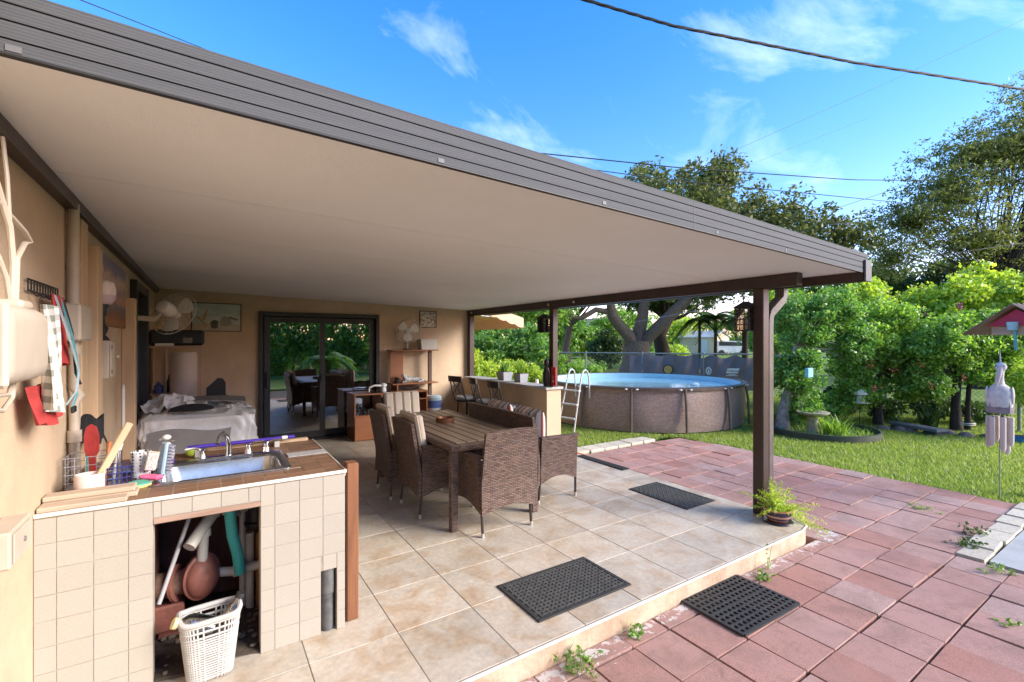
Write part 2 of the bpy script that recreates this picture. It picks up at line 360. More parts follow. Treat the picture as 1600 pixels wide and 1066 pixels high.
L_OAK = m_leaf('oak leaves', [(.15, (.033, .054, .021)), (.5, (.075, .112, .036)), (.8, (.143, .180, .060)), (1, (.225, .225, .090))], .25)
L_AIRY = m_leaf('airy tree leaves', [(.15, (.05, .075, .025)), (.5, (.10, .14, .04)), (.8, (.165, .205, .065)), (1, (.24, .26, .10))], .4)
L_BRIGHT = m_leaf('bright shrub leaves', [(.12, (.052, .111, .023)), (.45, (.130, .247, .039)), (.75, (.260, .403, .078)), (1, (.494, .546, .143))], .4)
L_MID = m_leaf('mid green leaves', [(.12, (.034, .093, .027)), (.45, (.085, .204, .048)), (.75, (.170, .323, .076)), (1, (.408, .476, .145))], .35)
L_DARK = m_leaf('dark leaves', [(.12, (.019, .048, .019)), (.5, (.045, .099, .035)), (.85, (.096, .176, .051)), (1, (.176, .256, .080))], .25)
L_LIGHT = m_leaf('pale yellow green leaves', [(.12, (.100, .188, .037)), (.5, (.237, .375, .069)), (.85, (.425, .537, .112)), (1, (.600, .625, .188))], .45)
L_HEDGE = m_leaf('hedge leaves', [(.12, (.054, .124, .028)), (.5, (.132, .264, .054)), (.8, (.248, .403, .093)), (1, (.465, .558, .155))], .4)

# ================================================================== THE SETTING
def m_lawn():
    s = NT('lawn'); g = s.n('ShaderNodeNewGeometry').outputs['Position']
    x = s.n('ShaderNodeTexNoise'); x.inputs['Scale'].default_value = .8; x.inputs['Detail'].default_value = 7; s.l(g, x.inputs['Vector'])
    y = s.n('ShaderNodeTexNoise'); y.inputs['Scale'].default_value = 18; y.inputs['Detail'].default_value = 5; s.l(g, y.inputs['Vector'])
    a = s.ramp(x.outputs[0], [(.3, (.135, .205, .05)), (.6, (.185, .265, .06)), (.8, (.24, .28, .09))]); b = s.ramp(y.outputs[0], [(.3, (.6, .6, .6)), (.7, (1.15, 1.15, 1.15))])
    s.col(s.mix(1.0, a, b, 'MULTIPLY')); s.set(Roughness=.95); s.p.inputs['Specular IOR Level'].default_value = .1; s.bump(y.outputs[0], .6, .03); return s.m
M_LAWN = m_lawn()
lawn = MB(); NSEG = 96; LC = (3.3, 1.65)
def rect_hit(q):
    c, s_ = math.sin(q), math.cos(q); k = min(3.86 / max(abs(c), 1e-6), 4.14 / max(abs(s_), 1e-6)); return (LC[0] + c * k, LC[1] + s_ * k)
angs = sorted([2 * math.pi * j / NSEG for j in range(NSEG)] + [math.atan2(a * 3.86, b * 4.14) % (2 * math.pi) for a in (-1, 1) for b in (-1, 1)]); NA = len(angs)
vs = [(*rect_hit(q), -.3) for q in angs] + [(*rect_hit(q), -.138) for q in angs]
for r_ in (12, 30, 60, 120, 300, 900, 2000): vs += [(LC[0] + r_ * math.sin(q), LC[1] + r_ * math.cos(q), -.138) for q in angs]
fs = [tuple(range(NA))]
for i in range(8):
    for j in range(NA): fs.append((i * NA + j, i * NA + (j + 1) % NA, (i + 1) * NA + (j + 1) % NA, (i + 1) * NA + j))
lawn.add(vs, [tuple(reversed(f)) for f in fs], False); lo_ = lawn.build('lawn', M_LAWN); tag(lo_, kind='structure')

# tiled slab
SLX0, SLX1, SLY0, SLY1 = -.6, 4.42, 1.96, 8.1
M_SLAB = mat('slab edge render', (.56, .43, .31), (.40, .27, .18), 6, .85, .6, 30)
pts = [(SLX0, SLY0), (4.22, SLY0), (4.36, 2.0), (4.42, 2.12), (SLX1, SLY1), (SLX0, SLY1)]
slab = MB().prism(pts, -.2, -.008).build('patio_floor', M_SLAB); tag(slab, kind='structure')
MB().prism([(x + (.006 if x < 0 else -.012), y + (.014 if y < 3 else -.002)) for x, y in pts], -.0078, -.0028).build('grout_bed', mat('grey grout', (.30, .275, .235), (.22, .2, .17), 9, .95, .3), slab)
tile_me = {}
def tile_mesh(w, d, h, m, b, key):
    k = (round(w, 3), round(d, 3), key)
    if k not in tile_me: tile_me[k] = B(-w / 2, w / 2, -d / 2, d / 2, -h, 0, b=b).mesh('tile', m)
    return tile_me[k]
PT = .455; x0, y0 = .88 - 4 * PT, 2.03
for i in range(14):
    for j in range(-1, 14):
        xa, xb = max(x0 + i * PT, SLX0), min(x0 + (i + 1) * PT, SLX1 - .012); ya, yb = max(y0 + j * PT, SLY0 + .012), min(y0 + (j + 1) * PT, SLY1)
        if j == -1: continue
        if j == 0: ya = SLY0 + .016
        if xb - xa < .03 or yb - ya < .03: continue
        if xa < .66 - PT and 2.8 < ya and yb < 3.6: pass
        if i == 13 or (xb > 4.2 and j == 0): xb = min(xb, 4.41)
        w, d = xb - xa - .005, yb - ya - .005
        if xa > 4.0 and j == 0:
            mb = MB().prism([(xa, ya), (4.21, ya), (4.34, ya + .03), (4.395, ya + .14), (4.405, yb - .0025), (xa, yb - .0025)], -.014, 0).build('tile', M_TILE, slab); continue
        link('tile', tile_mesh(w, d, .014, M_TILE, .0015, 'f'), slab, ((xa + xb) / 2, (ya + yb) / 2, rnd.uniform(-.0007, .0007)))
M_TRIM = mat('white edge trim', (.72, .68, .60), (.58, .52, .44), 12, .6)
ep = [(SLX0, SLY0 - .002, -.004), (4.21, SLY0 - .002, -.004), (4.35, 1.99, -.004), (4.415, 2.11, -.004), (4.425, 2.4, -.006)]
MB().tube(ep, .009, 6).build('edge_trim', M_TRIM, slab)
MB().prism([(4.43, 5.0), (4.56, 5.0), (4.56, 5.35), (4.43, 5.35)], -.16, -.03).build('red_brick', mat('orange brick', (.5, .16, .07), None, 12, .9, .4, 50), slab)

# paving of red concrete squares, set on soil
bed = MB().prism([(-.6, -2.5), (7.17, -2.5), (7.17, 4.8), (7.05, 5.2), (6.6, 5.45), (6.5, 5.78), (4.43, 5.8), (4.43, 2.1), (4.2, 1.955), (-.6, 1.955)], -.28, -.19).build('paving', M_SOIL); tag(bed, kind='structure')
pav_me = B(-.5, .5, -.5, .5, -.068, 0, b=.006).mesh('paver', M_PAVER)
PX, PY = .303, .319
def lay(xa, xb, ya, yb):
    w, d = xb - xa, yb - ya
    if w < .06 or d < .06: return
    o = link('paver', pav_me, bed, ((xa + xb) / 2, (ya + yb) / 2, -.12 + rnd.uniform(-.005, .004)), (rnd.uniform(-.008, .008), rnd.uniform(-.008, .008), rnd.uniform(-.006, .006)), (w, d, 1))
def blocked(x, y): return (x < 4.44 and y > 1.96) or (x > 5.05 and y < 1.19)
for j in range(-3, 16):
    ya = 1.83 - PY + (j - 3) * PY; yb = ya + PY
    shift = 0
    if yb > 5.46: continue
    for i in range(-9, 22):
        xa = 2.62 + i * PX; xb = xa + PX; cx, cy = (xa + xb) / 2, (ya + yb) / 2
        if cx > 7.2 or cy < .45 or cx < .55: continue
        if cy > 3.6: sx_ = .06 * math.sin(j * 2.3); xa += sx_; xb += sx_; cx += sx_
        if cy < 1.2 and cx < 1.2: continue
        if blocked(cx, cy):
            # cut pieces along the slab
            if cx < 4.44 and ya < 1.955 and cx < 4.44: yb_ = 1.952
            elif cy > 1.96 and xb > 4.46: lay(4.445, xb - .004, ya + .004, yb - .004); continue
            else: continue
        else: yb_ = yb
        if cx < 4.44 and yb_ > 1.952 and ya < 1.96: yb_ = 1.952
        if ya < 1.19 and yb_ > 1.19 and xa > 5.03: ya_ = 1.2
        else: ya_ = ya
        if xa < 5.05 < xb and cy < 1.19: xb = 5.05
        xe = min(xb, 7.165)
        if cy > 5.0 and cx > 6.9: xe = min(xe, 7.05)
        gx = rnd.choice((.0015, .003, .004, .007)); gy = rnd.choice((.002, .004, .006)); gw = rnd.choice((.008, .011, .015)) if j % 2 else rnd.choice((.003, .005, .008))
        lay(xa + gx, xe - gx, ya_ + gy, yb_ - gw)
st_me = B(-.5, .5, -.5, .5, -.06, 0, b=.02).mesh('stone', M_STONE)
for k in range(7):
    xa = 5.06 + k * .305; link('stone', st_me, bed, (xa + .15, 1.11 + .01 * math.sin(k * 2), -.105 + rnd.uniform(-.008, .008)), (rnd.uniform(-.02, .02), rnd.uniform(-.02, .02), rnd.uniform(-.03, .03)), (.295, .17, 1))
for k in range(7):
    xa = 4.46 + k * .305; link('stone', st_me, bed, (xa + .15, 5.62 + (.02 if k < 2 else 0), -.118 + rnd.uniform(-.006, .006)), (rnd.uniform(-.02, .02), 0, rnd.uniform(-.03, .03)), (.296, .29, 1))
pad = MB().prism([(5.12, -2.5), (9.5, -2.5), (9.5, 1.0), (5.12, 1.012)], -.19, -.122).build('concrete_pad', mat('grey concrete', (.42, .43, .42), (.31, .32, .31), 3, .9, .3, 60)); tag(pad, kind='structure')

# ================================================================== HOUSE
house = thing('house', 'tan stucco house with dark sliding glass doors around the patio', 'house')
H = 2.75
MB().box(-.9, -.6, -3.0, 8.1, -.2, H).build('side_wall', M_STUCCO, house)
bw = MB(); bw.box(-.9, .67, 8.1, 8.3, -.2, H); bw.box(2.52, 4.38, 8.1, 8.3, -.2, H); bw.box(.67, 2.52, 8.1, 8.3, 2.055, H)
bw.build('back_wall', M_STUCCO, house)
MB().box(4.18, 4.38, 8.3, 16, -.2, H).build('far_side_wall', M_STUCCO, house)
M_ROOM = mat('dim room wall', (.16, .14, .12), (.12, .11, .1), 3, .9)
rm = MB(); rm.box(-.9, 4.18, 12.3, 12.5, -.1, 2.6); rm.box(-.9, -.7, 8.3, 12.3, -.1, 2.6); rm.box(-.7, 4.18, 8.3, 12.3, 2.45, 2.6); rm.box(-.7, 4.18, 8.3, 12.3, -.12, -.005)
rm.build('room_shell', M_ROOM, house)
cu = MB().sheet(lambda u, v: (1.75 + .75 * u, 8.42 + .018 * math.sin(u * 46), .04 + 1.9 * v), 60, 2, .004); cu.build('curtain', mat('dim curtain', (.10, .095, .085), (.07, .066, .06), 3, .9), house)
MB().prism([(-1.4, -3.5), (-.1, -3.5), (-.1, 1.2), (-1.4, 1.2)], 2.75, 2.9).build('house_roof', mat('roof edge', (.2, .18, .17)), house)
MB().box(-1.4, 4.5, 8.0, 16.4, 2.75, 2.92).build('house_roof', MATS['roof edge'], house)
# dark trim where the cover meets the side wall (follows level line)
MB().box(-.6, -.55, 1.3, 8.1, 2.27, 2.345).build('ledger_trim', M_BROWN, house)
# sliding door
M_DOORF = mat('black door frame', (.014, .013, .013), (.022, .02, .02), 12, .4)
dr = MB(); dr.box(.67, .73, 8.05, 8.2, 0, 2.055, b=.004); dr.box(2.46, 2.52, 8.05, 8.2, 0, 2.055, b=.004); dr.box(.73, 2.46, 8.052, 8.2, 1.985, 2.05, b=.004); dr.box(.73, 2.46, 8.052, 8.2, .002, .035, b=.004)
door = dr.build('sliding_door', M_DOORF, house)
M_GL = m_glass('door glass', (.55, .58, .58), .30)
for nm, xa, xb, yy in (('door_panel', .74, 1.63, 8.07), ('door_panel', 1.55, 2.455, 8.125)):
    p = MB(); w = .085
    p.box(xa, xa + w, yy, yy + .04, .04, 1.98, b=.004); p.box(xb - w, xb, yy, yy + .04, .04, 1.98, b=.004); p.box(xa + w, xb - w, yy + .002, yy + .038, 1.89, 1.978, b=.004); p.box(xa + w, xb - w, yy + .002, yy + .038, .042, .15, b=.004)
    pn = p.build(nm, M_DOORF, door)
    MB().box(xa + w - .005, xb - w + .005, yy + .016, yy + .022, .145, 1.895).build('pane', M_GL, door)
MB().box(.765, .80, 8.02, 8.07, .88, 1.12, b=.008).build('door_handle', M_BLACK, door)
MB().box(1.555, 1.59, 8.03, 8.068, .95, 1.08, b=.006).build('door_latch', M_BLACK, door)
# dark window on the side wall with black curtain
win = MB(); win.box(-.6, -.545, 5.62, 5.72, .8, 2.18, b=.004); win.box(-.6, -.545, 6.6, 6.7, .8, 2.18, b=.004); win.box(-.6, -.547, 5.72, 6.6, 2.09, 2.175, b=.004); win.box(-.6, -.547, 5.72, 6.6, .8, .9, b=.004)
wo_ = win.build('window', M_DOORF, house); MB().box(-.598, -.59, 5.7, 6.62, .85, 2.1).build('pane', m_glass('window glass dark', (.1, .1, .11), .25), wo_)
MB().box(-.599, -.596, 5.72, 6.6, .9, 2.09).build('blind', M_BLACKP, wo_)

# ================================================================== PATIO COVER
RT = .028                                       # roof fall towards the lawn side
def rz_(x): return 2.33 - RT * (x + .57)
cov = thing('patio_cover', 'flat insulated patio roof with grey fascia on dark brown posts', 'patio roof')
M_SOFFIT = mat('white soffit panel', (.86, .875, .885), (.79, .795, .80), 1.3, .6, .35, 170, lo=.3, hi=.85, detail=9)
RX0, RX1, RY0, RY1 = -.599, 4.70, 1.68, 8.098
def slope_box(mb, xa, xb, ya, yb, za, zb):       # za,zb offsets from the sloping soffit
    vs = [(x, y, rz_(x) + z) for z in (za, zb) for y in (ya, yb) for x in (xa, xb)]
    mb.add(vs, [(0, 1, 3, 2), (4, 5, 7, 6), (0, 1, 5, 4), (2, 3, 7, 6), (0, 2, 6, 4), (1, 3, 7, 5)], False, None, True); return mb
ny = 6; st_ = (RY1 - RY0 - .02) / ny
for k in range(ny):
    ya = RY0 + .012 + k * st_
    slope_box(MB(), RX0, RX1, ya + .003, ya + st_ - .003, 0, .075).build('roof_panel', M_SOFFIT, cov)
slope_box(MB(), RX0, RX1 - .02, RY0 + .02, RY1, .077, .09).build('roof_skin', mat('white roof skin', (.6, .6, .58)), cov)
def m_fascia():
    s = NT('grey ribbed fascia'); sp = s.n('ShaderNodeSeparateXYZ'); s.l(s.c.outputs['Object'], sp.inputs[0]); zz = s.math('ADD', sp.outputs[2], s.math('MULTIPLY', sp.outputs[0], RT)); f = s.math('SINE', s.math('MULTIPLY', zz, 2 * math.pi / .0085))
    c = s.ramp(s.noise(3, 5, .6, 'Object', 0, (.4, 1, 8)), [(.3, (.082, .084, .088)), (.7, (.10, .102, .106))]); s.col(c); s.set(Roughness=.7); s.p.inputs['Specular IOR Level'].default_value = .18; s.bump(f, .25, .0012); return s.m
M_FAS = m_fascia()
fz = [(-.004, .028), (.033, .074), (.079, .118), (.123, .152)]
for a, b in fz: slope_box(MB(), RX0, RX1 + .012, RY0 - .012, RY0 + .010, a, b).build('fascia_rib', M_FAS, cov)
slope_box(MB(), RX0, RX1 + .006, RY0 - .004, RY0 + .008, -.002, .150).build('fascia', M_BLACKP, cov)
slope_box(MB(), RX0, RX1 + .012, RY0 - .012, RY0 + .09, .1525, .157).build('fascia_cap', M_FAS, cov)
slope_box(MB(), RX0, RX1, RY0 - .013, RY0 + .008, -.010, -.005).build('fascia_lip', M_BLACKP, cov)
M_PATCH = mat('pale tape', (.15, .15, .15))
for xx, zz, w in ((-.42, .004, .03), (.75, .003, .025), (1.62, .004, .022), (2.55, .004, .016), (3.35, .003, .012)):
    slope_box(MB(), xx, xx + w, RY0 - .0145, RY0 - .0122, zz - .004, zz + .012).build('tape_patch', M_PATCH, cov)
slope_box(MB(), 2.335, 2.337, RY0 - .0135, RY0 - .0122, -.003, .152).build('fascia_seam', M_PATCH, cov)
# beam and posts on X=4.3
BZ = rz_(4.3)
M_BEAM = M_BROWN
MB().box(4.25, 4.35, 2.02, 8.09, BZ - .112, BZ - .002, b=.004).build('beam', M_BEAM, cov)
M_POSTR = mat('weathered brown paint', (.075, .058, .05), (.12, .10, .09), 7, .45, .15, 40, lo=.4, hi=.75)
for py, w in ((2.36, .10), (5.45, .095), (8.03, .10)):
    z0_ = 0 if py < 8 else .93
    MB().box(4.30 - w / 2, 4.30 + w / 2, py - w / 2, py + w / 2, z0_ if py < 8 else .0, BZ - .113, b=.006).build('post', M_BROWN, cov)
for py in (4.93, 7.9, 5.50):
    MB().cyl((4.248, py, BZ - .055), (4.236, py, BZ - .055), .018, n=14).build('bolt_cover', mat('tan cap', (.55, .45, .36)), cov)
# gutter along the right edge + downspout elbow to the near post
gx = RX1
g = MB(); gz = rz_(gx)
g.box(gx - .085, gx - .08, RY0 - .01, 8.09, gz - .075, gz - .002); g.box(gx - .08, gx + .012, RY0 - .01, 8.09, gz - .078, gz - .072); g.box(gx + .012, gx + .018, RY0 - .01, 8.09, gz - .075, gz + .05); g.build('gutter', M_BROWN, cov)
M_GUT = mat('grey brown metal', (.16, .14, .13), (.22, .2, .19), 8, .4)
MB().box(gx - .08, gx + .04, RY0 - .03, RY0 - .013, gz - .08, gz + .10, b=.003).build('gutter_end_cap', mat('grey end cap', (.07, .07, .072), None, 8, .6), cov)
def rect_tube(path, w, d, up=(0, 1, 0)):
    m = MB()
    path = [Vector(p) for p in path]; u = Vector(up); vs = []; fs = []
    for i, p in enumerate(path):
        t = (path[min(i + 1, len(path) - 1)] - path[max(i - 1, 0)]).normalized(); a = t.cross(u).normalized()
        for sx, sy in ((-1, -1), (1, -1), (1, 1), (-1, 1)): vs.append(p + a * sx * w / 2 + u * sy * d / 2)
    for i in range(len(path) - 1):
        for j in range(4): fs.append((i * 4 + j, i * 4 + (j + 1) % 4, (i + 1) * 4 + (j + 1) % 4, (i + 1) * 4 + j))
    fs += [(3, 2, 1, 0), tuple(len(vs) - 4 + j for j in range(4))]
    return m.add(vs, fs)
dsy = 2.36
dp = [(gx - .035, dsy, gz - .07), (gx - .035, dsy, gz - .14), (gx - .05, dsy, gz - .18), (gx - .09, dsy, gz - .205), (4.46, dsy, gz - .30), (4.43, dsy, gz - .325), (4.412, dsy, gz - .36), (4.405, dsy, gz - .42), (4.405, dsy, .03)]
ds = rect_tube(dp, .07, .085).build('downspout', M_POSTR, cov)
for s_ in (-.025, 0, .025):
    rect_tube([(p[0], p[1], p[2]) for p in dp], .074, .010).build('downspout_rib', M_GUT, cov, (0, s_, 0))
# ================================================================== DINING FURNITURE
def wicker_seat(name, label, cat, w, loc, rz, group, cushion=True, seat_col=None, dp=.55):
    """local: faces +Y, back at -Y"""
    t = thing(name, label, cat, loc, rz, group); hw = w / 2; hb = dp / 2
    zt = .86; za = .64; zb = .19
    def back(u, v):
        x = -hw + w * u; c = math.sin(math.pi * u); z0_ = zb - .01 + .05 * c; z = z0_ + (zt + .012 * c - z0_) * v
        y = -hb - .015 - .075 * max(0, (z - .42)) / .44 * 1.0 - .02 * math.cos(math.pi * min(1, z / .42) * .5) * 0
        if z < .42: y -= .03 * ((.42 - z) / .42) ** 2
        return (x, y, z)
    MB().sheet(back, 14, 10, .028).build('backrest', M_WICKER, t)
    for s_ in (-1, 1):
        def side(u, v, s_=s_):
            y = -hb + .0 + (dp - .02) * u; c = math.sin(math.pi * u); z0_ = zb + .06 * c; z = z0_ + (za - .01 * u - z0_) * v
            x = s_ * (hw - .012 + .018 * v * math.sin(math.pi * .5 * v))
            return (x, y, z)
        a = MB().sheet(side, 12, 6, .03); a.build('arm_panel', M_WICKER, t)
        ar = MB().sheet(lambda u, v, s_=s_: (s_ * (hw + .006 - .055 * v + .02), -hb + dp * u, za + .004 - .01 * u), 6, 2, .022); ar.build('armrest', M_WICKER, t)
        for sy in (-1, 1):
            yy = sy * (hb - .02) - (.045 if sy < 0 else 0); xx = s_ * (hw - .018)
            L = MB()
            if sy < 0: L.tube([(xx, yy + .012, .02), (xx, yy + .03, .2), (xx * 1.0, -hb - .012, .44), (xx * 1.0, -hb - .09, zt)], .0125, 8)
            else: L.tube([(xx, yy, .02), (xx, yy, za - .02)], .0125, 8)
            lg = L.build('leg', M_LEGDARK, t)
            MB().cyl((xx, yy + (.012 if sy < 0 else 0), 0), (xx, yy + (.012 if sy < 0 else 0), .035), .015, .0145, 10).build('foot_cap', M_SILVERFEET, lg)
    MB().sheet(lambda u, v: (-hw + .03 + (w - .06) * u, hb - .015, .2 + .06 * math.sin(math.pi * u) + (.40 - .2 - .06 * math.sin(math.pi * u)) * v), 10, 4, .025).build('front_panel', M_WICKER, t)
    MB().box(-hw + .02, hw - .02, -hb, hb, .37, .40, b=.005).build('seat', M_WICKER, t)
    sm = seat_col or M_FABRIC
    MB().box(-hw + .035, hw - .035, -hb + .03, hb - .01, .402, .475, b=.028).build('seat_cushion', sm, t)
    if cushion:
        Mx = Matrix.Translation((0, -hb + .062, .46)) @ Matrix.Rotation(R(10), 4, 'X')
        # channelled back cushion
        def cu(u, v):
            x = -hw + .045 + (w - .09) * u; bul = .010 * abs(math.sin(u * math.pi * 4)) ; return (x, bul, .02 + .42 * v)
        c = MB(); c.box(-hw + .045, hw - .045, -.03, .012, .02, .475, Mx, .022)
        for k in range(4):
            ww = (w - .09) / 4; xa = -hw + .045 + k * ww; c.box(xa + .002, xa + ww - .002, -.012, .048, .03, .468, Mx, .02)
        c.build('back_cushion', sm, t)
    return t
CG = 'wicker armchairs around the patio table'
M_NAVY = mat('navy cushion', (.05, .075, .14), (.04, .06, .11), 8, .9, .2, 200)
wicker_seat('wicker_armchair', 'brown wicker armchair on the counter side of the table, nearer of two', 'armchair', .52, (1.90, 4.225, 0), R(-90), CG)
wicker_seat('wicker_armchair', 'brown wicker armchair on the counter side of the table, nearer the sliding door', 'armchair', .52, (1.85, 4.84, 0), R(-92), CG)
wicker_seat('wicker_armchair', 'brown wicker armchair at the table head with its tall back to the viewer', 'armchair', .52, (2.125, 3.60, 0), R(0), CG, False, M_NAVY)
wicker_seat('wicker_armchair', 'brown wicker armchair at the far table end, beige cushion facing the viewer', 'armchair', .56, (2.17, 5.72, 0), R(180), CG)
# far chair carries its pale cushion high above the table line
wicker_seat('wicker_loveseat', 'brown wicker loveseat with its back to the table and striped pillows', 'loveseat', 1.34, (2.985, 4.35, 0), R(-90), None, False, M_NAVY, dp=.48)
M_STR = m_stripes('striped pillow cloth', [(.66, .62, .56), (.40, .16, .13), (.66, .62, .56), (.16, .24, .31), (.56, .34, .23), (.66, .63, .58), (.12, .13, .17), (.42, .5, .5), (.55, .28, .2), (.66, .62, .56)], 3.1, 0, co='Object')
def pillow(name, lab, mt, loc, rot, sx, sy, sz, group=None):
    vs = MB(); N = 12
    def f(sg):
        def g(u, v):
            a, b = 2 * u - 1, 2 * v - 1; e = max(0, (1 - a ** 4) * (1 - b ** 4)) ** .5; return (a * sx / 2 * (1 - .05 * (1 - b * b) * 0), b * sy / 2, sg * e * sz / 2)
        return g
    P = {}
    for sg in (1, -1):
        g = f(sg); pts_ = [g(i / N, j / N) for i in range(N + 1) for j in range(N + 1)]; fs_ = []
        for i in range(N):
            for j in range(N):
                a = i * (N + 1) + j; q = (a, a + N + 1, a + N + 2, a + 1); fs_.append(q if sg > 0 else tuple(reversed(q)))
        vs.add(pts_, fs_, True)
    o = vs.build(name, mt, None, loc, rot, 80); return tag(o, lab, 'pillow', group)
pillow('throw_pillow', 'striped pillow at the door end of the loveseat', M_STR, (2.88, 4.66, .685), (R(90), R(0), R(82)), .56, .44, .18, 'striped pillows on the loveseat')
pillow('throw_pillow', 'striped pillow at the near end of the loveseat', M_STR, (2.88, 4.07, .68), (R(90), R(0), R(86)), .54, .43, .17, 'striped pillows on the loveseat')
# table
tb = thing('dining_table', 'brown slatted patio table with wicker apron and square wicker legs', 'table', (0, 0, 0))
TX0, TX1, TY0, TY1, TZ = 1.71, 2.60, 3.53, 5.48, .722
M_SLAT = wood('grey brown slat wood', (.19, .135, .09), (.28, .21, .15), .35, (22, 1.6, 22), .1)
bd = MB()
bd.box(TX0, TX0 + .07, TY0, TY1, TZ - .055, TZ, b=.006); bd.box(TX1 - .07, TX1, TY0, TY1, TZ - .055, TZ, b=.006); bd.box(TX0 + .07, TX1 - .07, TY0, TY0 + .07, TZ - .056, TZ - .001, b=.006); bd.box(TX0 + .07, TX1 - .07, TY1 - .07, TY1, TZ - .056, TZ - .001, b=.006)
bd.build('apron', M_WICKER, tb)
ns = 7; sw = (TX1 - TX0 - .15) / ns
for k in range(ns):
    xa = TX0 + .075 + k * sw; MB().box(xa + .006, xa + sw - .006, TY0 + .073, TY1 - .073, TZ - .025, TZ + .003, b=.003).build('slat', M_SLAT, tb)
for xx in (TX0, TX1 - .062):
    for yy in (TY0, TY1 - .062): MB().box(xx, xx + .062, yy, yy + .062, 0, TZ - .057, b=.005).build('leg', M_WICKER, tb)
MB().box(TX0 + .072, TX1 - .072, TY0 + .075, TY1 - .075, TZ - .045, TZ - .028).build('under_frame', M_LEGDARK, tb)
pr = [(.06, .0), (.098, .002), (.104, .05), (.088, .052), (.083, .02), (.0, .015)]
a_ = MB().lathe(pr, 26).build('ashtray', mat('hammered copper', (.28, .12, .06), (.16, .065, .035), 30, .4, .4, 60, .6), None, (2.16, 4.62, TZ + .003)); tag(a_, 'round copper ashtray bowl on the slatted table', 'ashtray')

# ================================================================== MATS
M_RUB = mat('black rubber', (.022, .022, .022), (.035, .035, .034), 20, .7, .2, 80)
M_RUBG = mat('grey rubber mat', (.075, .075, .07), (.05, .05, .047), 12, .75, .4, 120)
def basket_mat(name, label, loc, w, d, step, rz=0, cat='doormat'):
    t = thing(name, label, cat, loc, rz)
    b = MB(); b.box(-w / 2, w / 2, -d / 2, d / 2, .001, .006); e = .028
    b.build('mat_base', M_RUB, t)
    br = MB(); br.box(-w / 2, w / 2, -d / 2, -d / 2 + e, .006, .010, b=.002); br.box(-w / 2, w / 2, d / 2 - e, d / 2, .006, .010, b=.002); br.box(-w / 2, -w / 2 + e, -d / 2 + e, d / 2 - e, .006, .0098, b=.002); br.box(w / 2 - e, w / 2, -d / 2 + e, d / 2 - e, .006, .0098, b=.002)
    br.build('border', M_RUB, t)
    c = MB(); nx = int((w - 2 * e) / step); ny_ = int((d - 2 * e) / step); sx_ = (w - 2 * e) / nx; sy_ = (d - 2 * e) / ny_
    for i in range(nx):
        for j in range(ny_):
            cx = -w / 2 + e + (i + .5) * sx_; cy = -d / 2 + e + (j + .5) * sy_
            if (i + j) % 2: c.box(cx - sx_ * .72, cx + sx_ * .72, cy - sy_ * .2, cy + sy_ * .2, .006, .0095)
            else: c.box(cx - sx_ * .2, cx + sx_ * .2, cy - sy_ * .72, cy + sy_ * .72, .006, .0095)
    o = c.build('basketweave_relief', M_RUBG, t); o['kind'] = 'stuff'
    return t
basket_mat('doormat', 'large black rubber mat with basketweave relief near the slab front edge', (1.955, 2.365, 0), .75, .465, .031)
basket_mat('doormat', 'black rubber mat with basketweave relief by the right slab edge', (4.035, 3.16, 0), .45, .73, .031)
t = thing('drainage_mat', 'black rubber drainage mat full of square holes lying on red pavers', 'mat', (2.925, 1.745, -.118), R(-1.0))
c = MB(); W_, D_ = .61, .43; nx, ny_ = 14, 10
for i in range(nx + 1):
    xx = -W_ / 2 + W_ * i / nx; wd_ = .011 if i % 7 == 0 else .0075; c.box(xx - wd_, xx + wd_, -D_ / 2, D_ / 2, .002, .014)
for j in range(ny_ + 1):
    yy = -D_ / 2 + D_ * j / ny_; wd_ = .011 if j % 5 == 0 else .0075; c.box(-W_ / 2, W_ / 2, yy - wd_, yy + wd_, .0025, .0145)
c.build('grid', M_RUB, t)
c = MB()
for j in range(ny_):
    for s_ in (-1, 1): c.box(s_ * W_ / 2 - .012, s_ * W_ / 2 + .012, -D_ / 2 + (j + .3) * D_ / ny_, -D_ / 2 + (j + .7) * D_ / ny_, .003, .012)
for i in range(nx):
    c.box(-W_ / 2 + (i + .3) * W_ / nx, -W_ / 2 + (i + .7) * W_ / nx, D_ / 2 - .012, D_ / 2 + .014, .003, .012)
o = c.build('edge_teeth', M_RUB, t); o['kind'] = 'stuff'
t = thing('drainage_mat', 'narrow black rubber strip on the slab edge beside the stepping stones', 'mat', (4.36, 4.5, .0), 0)
c = MB()
for i in range(4): c.box(-.05 + i * .033 - .006, -.05 + i * .033 + .006, -.42, .42, .001, .012)
for j in range(25): c.box(-.056, .056, -.42 + j * .035 - .006, -.42 + j * .035 + .006, .0015, .0125)
c.build('grid', M_RUB, t)

